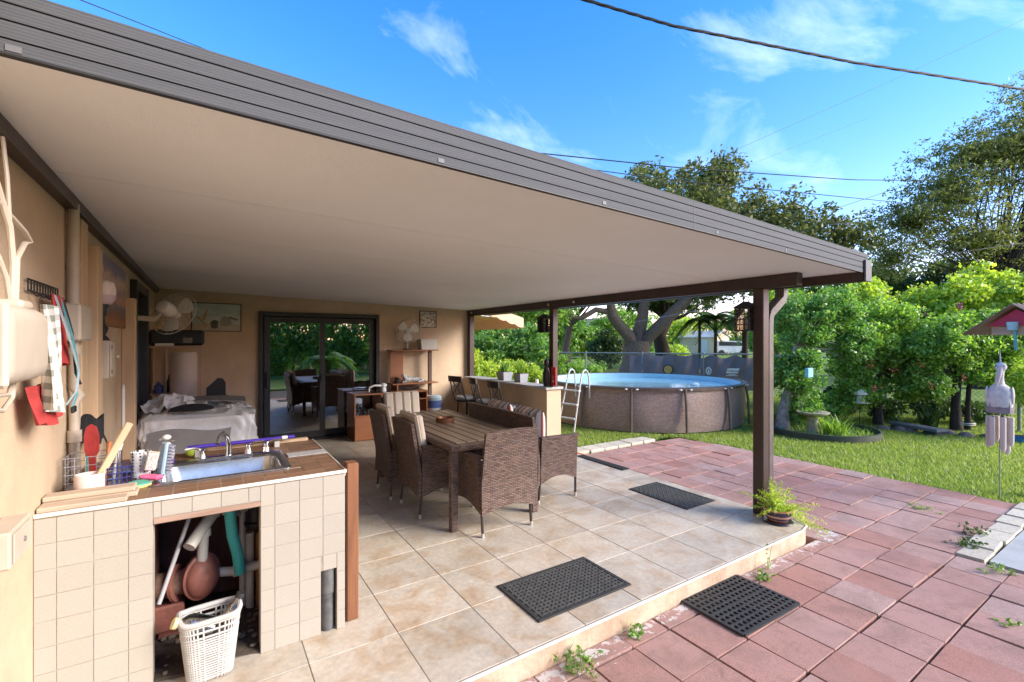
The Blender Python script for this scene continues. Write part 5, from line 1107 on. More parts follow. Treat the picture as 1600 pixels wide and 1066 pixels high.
MB().lathe([(PR - .06, PH - .05), (PR + .04, PH - .05), (PR + .045, PH), (PR - .05, PH + .01)], 96, closed=True).build('top_rail', M_FRAME, pool)
ln = MB(); ln.lathe([(PR - .065, PH - .01), (PR - .07, .3)], 72); ln.f = ln.f[:-2]; ln.s = ln.s[:-2]; ln.build('liner', mat('blue liner', (.42, .63, .68), (.34, .56, .63), 2, .4), pool)
NP = 14
# first upright placed to meet the ones seen from the patio
pa = math.atan2(-(7.46 - 5.3), 7.35 - 8.46)
for k in range(NP):
    q = pa + 2 * math.pi * k / NP; c, s_ = math.cos(q), math.sin(q)
    MB().tube([((PR + .10) * c, (PR + .10) * s_, 0), ((PR + .075) * c, (PR + .075) * s_, .5), ((PR + .03) * c, (PR + .03) * s_, PH - .02)], .026, 8).build('upright', M_FRAME, pool)
    for dq in (-.045, .045):
        c2, s2 = math.cos(q + dq), math.sin(q + dq); MB().ball(((PR + .05) * c2, (PR + .05) * s2, PH - .03), .03, sc=(1, 1, .5)).build('joint_clip', M_WHITE, pool)
def m_water():
    s = NT('pool water'); s.col((.34, .60, .64)); s.set(Roughness=.04); s.p.inputs['IOR'].default_value = 1.33; s.p.inputs['Specular IOR Level'].default_value = .6; s.bump(s.noise(7, 3), .12, .02); return s.m
MB().prism([((PR - .06) * math.cos(2 * math.pi * j / 72), (PR - .06) * math.sin(2 * math.pi * j / 72)) for j in range(72)], PH - .16, PH - .13).build('water', m_water(), pool)
# ladder at the left
lad = thing('pool_ladder', 'white A frame ladder over the pool wall', 'ladder', at(899, 9.15))
lv = Vector((PC.x - lad.location.x, PC.y - lad.location.y, 0)).normalized(); lad.rotation_euler = (0, 0, math.atan2(lv.y, lv.x))    # local +X points into the pool
for s_ in (-1, 1):
    y_ = s_ * .17
    MB().tube([(-.30, y_ * 1.18, 0), (-.10, y_, .75), (-.03, y_ * .98, 1.02), (.03, y_ * .97, 1.13), (.10, y_ * .97, 1.16), (.17, y_ * .97, 1.12), (.21, y_, 1.0), (.24, y_, .6)], .016, 10).build('side_rail', mat('ladder plastic', (.58, .58, .56), None, 6, .45), lad)
for z in (.24, .5, .76):
    x_ = -.30 + .2 * z / .75; MB().box(x_ - .045, x_ + .03, -.19, .19, z - .012, z + .014, b=.006).build('step', MATS['ladder plastic'], lad)
fl_ = MB().lathe([(0, 0), (.09, 0), (.1, .03), (.06, .06), (0, .07)], 16).build('floating_dispenser', M_WHITE, None, at(1086, 10.6, -.12 + PH - .13)); tag(fl_, 'white floating dispenser on the pool water', 'float')
# white frame beside the bar
wf = thing('white_pipe_frame', 'white plastic pipe frame standing beside the bar end', 'frame', at(846, 8.2))
MB().cyl((-.10, 0, 0), (-.10, 0, 1.05), .03, n=12).build('post', M_WHITE, wf); MB().tube([(-.05, 0, 0), (-.05, 0, .85), (.0, 0, .92), (.08, 0, .92)], .028, 12).build('elbow', M_WHITE, wf)
# ================================================================== FENCES
M_GALV = mat('galvanised steel', (.30, .31, .31), (.24, .25, .25), 12, .5, 0, 1, .3)
def chain_fence(name, lab, p0, p1, h, cell=.11, posts=6, wire=.002):
    t = thing(name, lab, 'fence', p0); v = Vector(p1) - Vector(p0); L = v.length; d = v.normalized()
    for k in range(posts + 1):
        q = d * (L * k / posts); MB().cyl(q, q + Vector((0, 0, h + .05)), .028, n=10).build('post', M_GALV, t)
    MB().cyl((0, 0, h), v + Vector((0, 0, h)), .021, n=8).build('top_rail', M_GALV, t)
    m = MB(); n = int((L + h) / cell)
    for k in range(n):
        a = -h + k * cell
        for sg in (1, -1):
            s0, s1 = a, a + h
            z0_, z1_ = 0, h
            if s0 < 0: z0_ = -s0; s0 = 0
            if s1 > L: z1_ = h - (s1 - L); s1 = L
            if s1 <= s0: continue
            q0, q1 = d * s0, d * s1
            if sg > 0: pa_, pb_ = q0 + Vector((0, 0, z0_)), q1 + Vector((0, 0, z1_))
            else: pa_, pb_ = q0 + Vector((0, 0, h - z0_)), q1 + Vector((0, 0, h - z1_))
            e = (pb_ - pa_).normalized(); nrm = Vector((-d.y, d.x, 0)); pr_ = e.cross(nrm).normalized() * wire; o_ = len(m.v)
            m.v += [pa_ - pr_, pa_ + pr_, pb_ + pr_, pb_ - pr_, pa_ + nrm * wire * 1.5, pb_ + nrm * wire * 1.5]; m.f += [(o_, o_ + 1, o_ + 2, o_ + 3), (o_, o_ + 3, o_ + 5, o_ + 4), (o_ + 1, o_ + 4, o_ + 5, o_ + 2)]; m.s += [False] * 3
    o = m.build('mesh', M_GALV, t); o['kind'] = 'stuff'; return t
F0, F1, F2 = at(760, 19.0), at(1204, 15.4), at(1750, 7.6)
chain_fence('chain_link_fence', 'chain link fence carrying the grey tarp behind the pool', F0, F1, 1.28, .13, 5)
chain_fence('chain_link_fence', 'chain link fence behind the bird bath and shrubs', F1, F2, 1.25, .10, 6)
# grey tarps hung on the fence
M_TARP = mat('grey purple tarp', (.20, .165, .185), (.155, .13, .148), 2.2, .75, .25, 30)
fd_ = (F1 - F0); FL = fd_.length; fd_.normalize(); fn_ = Vector((fd_.y, -fd_.x, 0))
if fn_.dot(-F0) < 0: fn_ = -fn_
def fence_s(u):      # distance along the fence where the ray of column u meets it
    a = at(u, 10) ; ax, ay = a.x, a.y; det = ax * -fd_.y - ay * -fd_.x
    k = (F0.x * -fd_.y - F0.y * -fd_.x) / det; P_ = Vector((ax * k, ay * k, 0)); return (P_ - Vector((F0.x, F0.y, 0))).dot(fd_)
tp_ = thing('fence_tarp', 'grey sagging tarp with round emblems and white lettering on the fence', 'tarp', F0)
def tarp(s0, s1, sag, ph, top=1.24):
    def f(u, v):
        s_ = s0 + (s1 - s0) * u; dz = sag * (math.sin(u * math.pi * 3 + ph) ** 2) * v; n_ = .03 + .035 * math.sin(u * 15 + v * 3 + ph) * (.3 + v * .7) + .02 * math.sin(u * 31 - v * 7)
        q = fd_ * s_ + fn_ * n_; return (q.x, q.y, .06 + (top - .06 - dz) * v)
    return MB().sheet(f, 50, 10, .006)
sA, sB, sC = fence_s(984), fence_s(1092), FL - .02
tarp(sA, sB, .05, .4).build('tarp_sheet', M_TARP, tp_); tarp(sB + .02, sC, .12, 1.4).build('tarp_sheet', M_TARP, tp_)
def fence_mat(s_, z, off=.085):
    q = F0 + fd_ * s_ + fn_ * off; x = -fd_ if (fd_.cross(Vector((0, 0, 1)))).dot(fn_) < 0 else fd_
    y = Vector((0, 0, 1)); n_ = x.cross(y)
    return Matrix(((x.x, y.x, n_.x, q.x), (x.y, y.y, n_.y, q.y), (x.z, y.z, n_.z, q.z + z), (0, 0, 0, 1)))
def put(mb, nm, mt, Mx, par): o = mb.build(nm, mt, None); o.matrix_world = Mx; o.parent = par; o.matrix_parent_inverse = Matrix.Translation(-par.location); return o
M_PRINT = mat('white print', (.72, .72, .72), (.6, .6, .6), 9, .8)
M_GOLD = mat('mustard print', (.55, .36, .10), (.45, .28, .08), 14, .7)
Mx = fence_mat(fence_s(1044), .72); put(MB().lathe([(0, 0), (.17, 0), (.17, .004), (0, .004)], 32), 'emblem_ring', M_BLACKP, Mx, tp_); put(MB().lathe([(0, .0045), (.135, .0045), (.135, .007), (0, .007)], 32), 'emblem_disc', M_GOLD, Mx, tp_)
put(MB().lathe([(.05, .0075), (.062, .0075), (.062, .009), (.05, .009)], 24, closed=True), 'emblem_mark', mat('dark mustard', (.30, .18, .04)), Mx, tp_)
Mx = fence_mat(fence_s(1107), .70); put(MB().lathe([(.075, 0), (.11, 0), (.11, .004), (.075, .004)], 28, Matrix.Diagonal((.85, 1.15, 1, 1)), True), 'emblem_ring', M_PRINT, Mx, tp_); put(MB().prism([(-.02, -.07), (.02, -.07), (.03, 0), (.0, .07), (-.03, 0)], 0, .004), 'emblem_mark', M_PRINT, Mx, tp_)
def text_mesh(s_, size, shear=0):
    cu_ = bpy.data.curves.new('txt', 'FONT'); cu_.body = s_; cu_.size = size; cu_.align_x = 'CENTER'; cu_.align_y = 'CENTER'; cu_.extrude = .002; cu_.shear = shear
    o_ = bpy.data.objects.new('txt', cu_); COL.objects.link(o_); bpy.context.view_layer.update(); m_ = bpy.data.meshes.new_from_object(o_.evaluated_get(bpy.context.evaluated_depsgraph_get())); bpy.data.objects.remove(o_); return m_
Mx = fence_mat(fence_s(1144), .70)
put(MB().prism([(-.20, -.07), (.17, -.07), (.22, .10), (-.15, .10)], 0, .003), 'logo_panel', M_PRINT, Mx, tp_)
tm = text_mesh('Coleman', .115, .25); tm.materials.clear(); tm.materials.append(mat('tarp dark print', (.14, .12, .14))); o = link('lettering', tm, None); o.matrix_world = Mx @ Matrix.Translation((.01, .015, .006)); o.parent = tp_; o.matrix_parent_inverse = Matrix.Translation(-tp_.location)
put(MB().box(-.12, .10, -.115, -.095, 0, .003), 'small_print', M_PRINT, Mx, tp_); put(MB().box(-.2, .16, -.155, -.135, 0, .003), 'small_print', M_PRINT, Mx, tp_)
# ================================================================== GARDEN THINGS
pot = thing('potted_fern', 'feathery green fern in a striped terracotta pot at the near post foot', 'potted plant', (4.235, 2.175, 0))
M_TERRA = m_stripes('painted terracotta', [(.03, .03, .06), (.50, .22, .13), (.06, .05, .10), (.55, .30, .20), (.03, .03, .06)], 11, 2, .5, 'Object')
MB().lathe([(0, .018), (.075, .018), (.10, .05), (.115, .10), (.12, .12), (.105, .12), (.098, .10), (0, .1)], 26).build('pot', M_TERRA, pot); MB().lathe([(0, 0), (.10, 0), (.125, .012), (.12, .017), (0, .015)], 26).build('saucer', mat('dark glazed saucer', (.02, .02, .035), None, 9, .3), pot)
bbp = at(1270, 8.54)
bb = thing('bird_bath', 'low stone bird bath with round dish in the ring bed', 'bird bath', bbp)
M_BB = mat('mossy cast stone', (.42, .40, .30), (.28, .26, .18), 12, .9, .5, 40)
MB().lathe([(0, 0), (.13, 0), (.13, .03), (.085, .07), (.07, .16), (.085, .28), (.11, .34), (0, .345)], 20).build('pedestal', M_BB, bb); MB().lathe([(.0, .346), (.13, .346), (.25, .40), (.265, .43), (.245, .435), (.12, .395), (0, .385)], 30).build('dish', M_BB, bb)
rc = at(1283, 8.75); RR = .87
rg = thing('ring_edging', 'dark plastic edging ring around the bird bath bed', 'edging', rc)
MB().lathe([(RR, 0), (RR + .03, 0), (RR + .035, .11), (RR + .005, .115)], 60, closed=True).build('ring', mat('dark green edging', (.035, .045, .035), (.06, .07, .055), 8, .6), rg)
MB().lathe([(0, .03), (RR - .002, .02)], 48).build('bed_soil', mat('leafy soil', (.10, .085, .05), (.06, .05, .03), 12, .95, .7, 40), rg)
fe = thing('bird_feeder', 'white pagoda shaped bird feeder hanging from a hooked pole', 'bird feeder', at(1345, 9.2))
MB().lathe([(0, .50), (.14, .50), (.14, .515), (.07, .52), (.065, .66), (.135, .67), (.09, .72), (.02, .765), (0, .78)], 6).build('pagoda', mat('aged white', (.62, .60, .50), None, 8, .6), fe); MB().cyl((0, 0, .78), (0, 0, 1.05), .004, n=6).build('wire', M_BLACK, fe)
MB().tube([(.22, .1, 0), (.22, .1, .95), (.16, .08, 1.12), (.06, .03, 1.12), (0, 0, 1.05)], .008, 6).build('hook_pole', M_BLACK, fe)
su = thing('suet_cage', 'small blue green cage feeder hanging in the vine covered tree', 'bird feeder', at(1264, 7.95, .98))
MB().box(-.09, .09, -.03, .03, 0, .16, b=.008).build('cage', mat('blue green plastic', (.20, .50, .50)), su); MB().cyl((0, 0, .16), (0, 0, .55), .003, n=6).build('wire', M_BLACK, su)
# pelican wind chime on a garden pole
wc = thing('pelican_wind_chime', 'whitewashed wooden pelican wind chime with bamboo tubes at the lawn edge', 'wind chime', at(1562, 5.0, 0))
M_PEL = mat('whitewashed wood', (.68, .63, .59), (.5, .45, .41), 14, .85, .5, 40); M_BAM = wood('weathered bamboo', (.62, .52, .46), (.50, .41, .35), .7, (12, 12, 1.5), .3)
cv = Vector((-wc.location.x, -wc.location.y, 0)).normalized(); wc.rotation_euler = (0, 0, math.atan2(cv.y, cv.x))     # local +X towards the viewer
MB().lathe([(0, .875), (.06, .87), (.10, .90), (.105, .99), (.10, 1.06), (.075, 1.11), (.04, 1.14), (0, 1.145)], 18, Matrix.Diagonal((.8, 1, 1, 1))).build('body', M_PEL, wc); MB().lathe([(0, .83), (.10, .83), (.105, .88), (.10, .97), (0, .97)], 8, Matrix.Diagonal((.78, 1.03, 1, 1))).build('stump', mat('purple grey wood', (.30, .24, .25), (.22, .17, .18), 14, .9, .5, 40), wc)
MB().tube([(.0, .0, 1.10), (-.01, -.0, 1.20), (.0, .005, 1.27), (.015, .01, 1.31)], [.045, .032, .03, .03], 12).build('neck', M_PEL, wc); MB().ball((.015, .008, 1.325), .052, sc=(1.1, .95, .95)).build('head', M_PEL, wc); MB().tube([(.055, .005, 1.325), (.08, -.005, 1.26), (.095, -.02, 1.17), (.09, -.035, 1.10)], [.02, .024, .018, .005], 10).build('bill', M_BAM, wc)
for s_ in (-1, 1): MB().lathe([(0, 0), (.03, .02), (.045, .1), (.03, .17), (0, .2)], 10, Matrix.Translation((.01, s_ * .095, .92)) @ Matrix.Diagonal((.9, .4, 1, 1))).build('wing', M_PEL, wc); MB().ball((.062, s_ * .03, 1.335), .007).build('eye', M_BLACK, wc)
for k in range(6):
    q = k * math.pi / 3 + .3; L_ = (.36, .30, .40, .28, .34, .31)[k]; x, y = .07 * math.cos(q), .085 * math.sin(q)
    MB().tube([(x, y, .79), (x, y, .79 - L_ + .04), (x + .012, y, .79 - L_)], [.024, .024, .012], 12).build('bamboo_tube', M_BAM, wc); MB().cyl((x, y, .79), (x * .9, y * .9, .84), .002, n=4).build('string', M_BLACK, wc)
MB().cyl((-.115, 0, -.12), (-.115, 0, 1.45), .005, n=8).build('pole', M_GALV, wc); MB().tube([(-.115, 0, 1.44), (-.09, 0, 1.49), (-.03, 0, 1.49), (0, .005, 1.37)], .006, 6).build('hook', M_GALV, wc)
# bird house with corrugated roof on a post at the right border
bh = thing('bird_house', 'rustic bird house with corrugated roof and red gable on a post', 'bird house', at(1612, 5.2, -.12))
cv = Vector((-bh.location.x, -bh.location.y, 0)).normalized(); bh.rotation_euler = (0, 0, math.atan2(cv.y, cv.x) + R(90) - R(25))   # local -Y roughly to viewer
M_CORR = mat('brown corrugated sheet', (.15, .10, .065), (.24, .17, .11), 6, .6, .2)
RB = 1.82
def roof(sg):
    def f(u, v):
        d_ = .52 * u; x = sg * d_ * .87; z = RB + .30 - d_ * .62; y = -.34 + .68 * v; return (x, y, z + .014 * math.sin(v * 2 * math.pi * 8))
    return MB().sheet(f, 4, 64, .006)
for sg in (-1, 1): roof(sg).build('roof_sheet', M_CORR, bh)
MB().prism([(-.26, RB + .07), (.26, RB + .07), (0, RB + .25)], .24, .26, Matrix.Rotation(R(90), 4, 'X')).build('gable', mat('crimson paint', (.42, .02, .06), (.34, .015, .05), 7, .6), bh)
MB().box(-.24, .24, -.22, .22, RB - .03, RB + .07, b=.004).build('box', wood('old grey board', (.42, .34, .25), (.30, .24, .17), .9, (1.5, 20, 20), .5), bh)
MB().cyl((0, 0, 0), (0, 0, RB - .10), .045, n=10).build('post', mat('rusty post', (.22, .11, .07)), bh); MB().tube([(-.02, -.23, RB - .2), (-.03, -.235, RB + .04)], .016, 8).build('blue_strap', mat('turquoise paint', (.10, .38, .40)), bh); MB().lathe([(0, 0), (.04, 0), (.05, .09), (0, .09)], 14, Matrix.Translation((-.03, -.27, RB + .02))).build('cup', mat('pale turquoise', (.32, .55, .60)), bh)
# dark stone bench slab and basin by the shrubs
bs = thing('stone_slab', 'low dark stone slab lying in front of the shrubs', 'slab', at(1432, 8.9))
dq = (F2 - F1).normalized(); bs.rotation_euler = (0, 0, math.atan2(dq.y, dq.x))
MB().box(-.46, .46, -.13, .13, .06, .12, b=.012).build('slab', mat('slate', (.10, .115, .12), (.15, .16, .165), 6, .7, .3), bs)
for s_ in (-1, 1): MB().box(s_ * .33 - .1, s_ * .33 + .1, -.1, .1, 0, .0595, b=.01).build('support', mat('slate dark', (.04, .045, .055)), bs)
bl = MB().lathe([(0, 0), (.13, 0), (.15, .07), (.14, .07), (.12, .012), (0, .012)], 20).build('blue_dish', mat('blue plastic', (.02, .16, .32), None, 9, .4), None, at(1586, 8.0)); tag(bl, 'blue plastic dish on the ground behind the wind chime', 'dish')
for k in range(9):
    p = at(1375 + k * 27 + rnd.uniform(-6, 6), 9.15 - k * .12 + rnd.uniform(-.1, .1)); s_ = rnd.uniform(.07, .13)
    o = MB().ball((0, 0, 0), s_, 9, 6, (1.3, 1, .7)).build('border_stone', mat('brown stone', (.22, .15, .13), (.14, .10, .09), 9, .9, .6, 20), None, p, (0, 0, rnd.uniform(0, 3))); tag(o, ('first', 'second', 'third', 'fourth', 'fifth', 'sixth', 'seventh', 'eighth', 'ninth')[k] + ' brown border stone counting from the bird bath towards the wind chime', 'stone', 'stones edging the shrub border')
# ================================================================== FAR THINGS
aw = thing('window_awning', 'peach scalloped awning on the house side beyond the bar', 'awning', (4.385, 0, 0))
M_AWN = mat('peach canvas', (.66, .42, .28), (.58, .36, .24), 2, .85, .1, 90)
AY0, AY1, AXX = 8.75, 12.2, 1.65
MB().sheet(lambda u, v: (AXX * u, AY0 + (AY1 - AY0) * v, 2.62 - .50 * u - .02 * math.sin(u * math.pi)), 10, 12, .01).build('canopy', M_AWN, aw)
def scal(u, v): y = AY0 + (AY1 - AY0) * u; return (AXX + .005, y, 2.115 - (.20 + .035 * abs(math.sin(u * math.pi * 14))) * v)
MB().sheet(scal, 112, 2, .008).build('valance', M_AWN, aw)
def sidev(u, v): x = AXX * u; top = 2.61 - .50 * u; return (x, AY0 - .004, top - (.20 + .03 * abs(math.sin(u * math.pi * 7))) * v)
MB().sheet(sidev, 56, 2, .008).build('side_valance', M_AWN, aw)
for yy in (AY0 + .03, AY1 - .03): MB().bar((0, yy, 2.2), (AXX, yy, 2.08), .03, .03).build('arm', M_WHITE, aw)
sd = thing('garden_shed', 'pale yellow garden shed with low gable roof across the far lawn', 'shed', at(1100, 60, -.155)); vdir = at(1100, 60); sd.rotation_euler = (0, 0, math.atan2(vdir.y, vdir.x) - R(90) + R(-32))
M_SHED = mat('pale yellow siding', (.60, .52, .33), (.55, .47, .30), 2, .8)
MB().prism([(-1.7, 0), (1.7, 0), (1.7, 2.25), (0, 2.9), (-1.7, 2.25)], -2.4, 2.4, Matrix.Rotation(R(90), 4, 'Z') @ Matrix.Rotation(R(90), 4, 'X')).build('shed_walls', M_SHED, sd)
for sg in (-1, 1): MB().add([(-2.6, sg * 1.95, 2.17), (2.6, sg * 1.95, 2.17), (2.6, 0, 2.98), (-2.6, 0, 2.98), (-2.6, sg * 1.95, 2.27), (2.6, sg * 1.95, 2.27), (2.6, 0, 3.08), (-2.6, 0, 3.08)], [(0, 1, 2, 3), (4, 5, 6, 7), (0, 1, 5, 4), (1, 2, 6, 5), (2, 3, 7, 6), (3, 0, 4, 7)], False, None, True).build('roof_slope', mat('pale shingles', (.55, .54, .50), (.48, .47, .43), 4, .8), sd)
MB().box(.7, 1.5, -1.73, -1.70, .02, 2.0).build('door', mat('pale blue door', (.55, .62, .62)), sd); MB().box(-2.42, -2.40, -.3, .5, 1.9, 2.1).build('vent', M_LEGDARK, sd)
va = thing('parked_van', 'white van parked beside the far shed', 'van', at(1140, 58, -.155)); va.rotation_euler = (0, 0, math.atan2(vdir.y, vdir.x) - R(75))
bdy = MB().prism([(-1.9, .35), (1.9, .35), (2.0, .9), (1.75, 1.15), (1.1, 1.75), (-1.8, 1.8), (-1.95, 1.2)], -.85, .85, Matrix.Rotation(R(90), 4, 'X')); bdy.build('body', mat('white car paint', (.72, .73, .74), None, 3, .25), va)
MB().prism([(-1.5, 1.18), (1.45, 1.15), (1.0, 1.62), (-1.5, 1.66)], -.87, .87, Matrix.Rotation(R(90), 4, 'X')).build('window_band', M_BLACKP, va)
for x in (-1.2, 1.25):
    for y in (-.8, .8): MB().cyl((x, y - .1, .33), (x, y + .1, .33), .33, n=18).build('wheel', M_RUB, va)
# low far wall line
fw = MB().bar(at(700, 62, .35), at(925, 52, .35), .3, 1.0).build('far_wall', mat('pale far wall', (.42, .40, .37), (.35, .33, .3), .8, .9)); tag(fw, 'low pale wall across the far lawn left of the oak', 'wall')
nh = thing('neighbour_house', 'peach far house half hidden by the trees', 'house', at(925, 75, -.155)); MB().box(-6, 6, -4, 4, 0, 3.2).build('wall', mat('peach wall', (.55, .36, .25)), nh); MB().prism([(-6.6, 3.2), (6.6, 3.2), (0, 5.4)], -4.5, 4.5, Matrix.Rotation(R(90), 4, 'X')).build('roof', mat('brown roof', (.25, .17, .13)), nh)
# ================================================================== VEGETATION
def rng(seed): return np.random.default_rng(seed)
def unit(a): return a / np.maximum(np.linalg.norm(a, axis=-1, keepdims=True), 1e-9)
def clumps(ells, K, g, shell=.55):
    """clump centres inside a set of ellipsoids (cx,cy,cz,rx,ry,rz), biased to the outside"""
    vol = np.array([e[3] * e[4] * e[5] for e in ells]) ** .75; idx = g.choice(len(ells), K, p=vol / vol.sum()); E_ = np.array(ells, float)[idx]
    d = unit(g.normal(size=(K, 3))); r = (shell + (1 - shell) * g.random((K, 1))) * g.random((K, 1)) ** .12
    return E_[:, :3] + d * r * E_[:, 3:6], d
def leaf_quads(c, rc, per, size, g, droop=.25, asp=.5, up=.35, flat=.75):
    K = len(c); n = K * per; rcs = rc * (.6 + .8 * g.random((K, 1)))
    off = g.normal(size=(K, per, 3)); off = unit(off) * (g.random((K, per, 1)) ** .5) * rcs[:, None, :]; off[..., 2] *= flat
    p = (c[:, None, :] + off).reshape(n, 3)
    nr = unit(g.normal(size=(n, 3)) + unit(off.reshape(n, 3)) * .7 + np.array([0, 0, up])); a = unit(np.cross(nr, g.normal(size=(n, 3)))); a[:, 2] -= droop * g.random(n); a = unit(a); b = unit(np.cross(nr, a))
    s = size * (.55 + .9 * g.random((n, 1))); a *= s; b *= s * asp
    return np.stack([p - a * .5, p + b * .5 + a * .05, p + a * .6, p - b * .5 + a * .05], 1).reshape(-1, 3)
def curve_pts(p0, p1, g, n=6, sag=.12, up=0):
    p0 = np.array(p0, float); p1 = np.array(p1, float); L = np.linalg.norm(p1 - p0); off = g.normal(size=3) * sag * L; out = []
    for i in range(n + 1):
        t_ = i / n; out.append(tuple(p0 + (p1 - p0) * t_ + off * math.sin(math.pi * t_) * .6 + np.array([0, 0, up * L * math.sin(math.pi * t_)])))
    return out
def plant(name, lab, cat, base, ells, K, rc, per, size, leafm, seed, trunk=None, bark=None, limbs=8, tr=(.1, .05), fork=None, group=None, shell=.55, asp=.5, limb_r=.35, droop=.25, crown='crown', flat=.75, extra=None):
    g = rng(seed); base = Vector(base); t = thing(name, lab, cat, base, 0, group)
    E_ = [(e[0] - base.x, e[1] - base.y, e[2] - base.z, e[3], e[4], e[5]) for e in ells]
    c, _ = clumps(E_, K, g, shell)
    if extra is not None: c = np.vstack([c, np.array([(q[0] - base.x, q[1] - base.y, q[2] - base.z) for q in extra])])
    if (c[:, 2] < .02).any(): c[:, 2] = np.maximum(c[:, 2], .03)
    link(crown, npmesh(crown, leaf_quads(c, rc, per, size, g, droop, asp, flat=flat), 4, leafm), t)
    if trunk:
        tp_ = [Vector(q) - base for q in trunk]; n = len(tp_); m = MB(); rs = [tr[0] + (tr[1] - tr[0]) * i / (n - 1) for i in range(n)]; rs[0] *= 1.25
        m.tube(tp_, rs, 12); m.build('trunk', bark or M_BARK, t)
        f = (Vector(fork) - base) if fork else tp_[-1]
        sel = c[g.choice(len(c), min(limbs, len(c)), replace=False)]; m = MB()
        for q in sel:
            pts_ = curve_pts(f, q, g, 6, .10); r0 = tr[1] * limb_r * (1.0 + .5 * g.random()); m.tube(pts_, [r0 * (1 - .8 * i / 6) for i in range(7)], 6)
            for _k in range(2):
                i = int(g.integers(2, 6)); q2 = c[g.integers(len(c))]
                if np.linalg.norm(q2 - np.array(pts_[i])) < np.linalg.norm(q - np.array(f)) * .6: m.tube(curve_pts(pts_[i], q2, g, 4, .1), [r0 * .4 * (1 - .7 * k / 4) for k in range(5)], 5)
        o = m.build('limbs', bark or M_BARK, t)
    return t
def el(u, d, z, rx, ry=None, rz=None): p = at(u, d, z); return (p.x, p.y, p.z, rx, ry or rx, rz or rx)
# ---- the big oak
D = 25
ok = thing('oak_tree', 'large spreading oak with forked grey trunk behind the pool fence', 'tree', at(993, D, -.155)); ob_ = ok.location.copy()
def rel(p): return Vector(p) - ob_
g = rng(3)
fk = at(994, D, 1.5)
m = MB(); m.tube([rel(at(993, D, -.2)), rel(at(993, D, .5)), rel(at(994, D, 1.1)), rel(at(995, D, 1.6))], [.95, .72, .70, .72], 14); m.build('trunk', M_BARK, ok)
m = MB()
LB = [([at(985, D, 1.2), at(968, D - .5, 2.4), at(950, D - 1, 3.6), at(925, D - 1, 5.2), at(905, D - 1, 6.6)], .42), ([at(996, D, 1.3), at(1000, D, 2.8), at(1010, D, 4.4), at(1030, D, 6.8), at(1055, D, 9.0)], .45), ([at(1003, D, 1.2), at(1030, D - .5, 2.3), at(1060, D - 1, 3.3), at(1085, D - 1, 4.3), at(1130, D - 1, 6.4), at(1180, D - 1, 7.8)], .44), ([at(956, D - .8, 3.1), at(930, D - 1, 3.15), at(905, D - 1, 2.7), at(880, D - 1, 3.0), at(860, D - 1, 3.6)], .2), ([at(1075, D - 1, 3.9), at(1120, D - 1.5, 4.6), at(1200, D - 2, 5.6), at(1280, D - 2, 6.4)], .24), ([at(1010, D, 4.4), at(985, D, 6.2), at(965, D, 8.2)], .22)]
for pts_, r_ in LB:
    pr_ = [rel(p) for p in pts_]; pr_ = [pr_[0].copy()] + [q.copy() for a_, b_ in zip(pr_, pr_[1:]) for q in ((a_ + b_) / 2 + Vector(g.normal(size=3) * .07), b_ + Vector(g.normal(size=3) * .05))]; n = len(pr_); m.tube(pr_, [r_ * (.84 - .56 * i / (n - 1)) * g.uniform(.88, 1.14) for i in range(n)], 10)
m.build('limb', M_BARK, ok)
E_ = [el(1075, D, 8.5, 4.8, 4, 2.6), el(960, D, 7.6, 3.2, 3.5, 1.8), el(1215, D - 1, 7.2, 3.4, 3, 1.9), el(1118, D, 10.4, 1.6, 1.6, 1.0), el(1000, D, 10.0, 1.4, 1.4, 1.1), el(1320, D - 2, 6.6, 1.6, 2, 1.1), el(860, D - 1, 6.5, 2.2, 2.5, 1.4), el(900, D - 2, 4.3, 2.2, 2, .7), el(1000, D + 2, 4.8, 3.6, 2, 1.0), el(1120, D - 1, 4.6, 3.0, 2.4, .9)]
E2 = [(e[0] - ob_.x, e[1] - ob_.y, e[2] - ob_.z, *e[3:]) for e in E_]
c, _ = clumps(E2, 760, g, .35); link('crown', npmesh('crown', leaf_quads(c, .62, 62, .21, g, .3, .5), 4, L_OAK), ok)
m = MB()
for q in c[g.choice(len(c), 60, replace=False)]:
    src = LB[g.integers(0, 6)][0]; p = rel(src[g.integers(2, len(src))])
    if (Vector(q) - p).length < 4.5: m.tube(curve_pts(p, q, g, 5, .12), [.09 * (1 - .8 * i / 5) for i in range(6)], 5)
m.build('branches', M_BARK, ok)
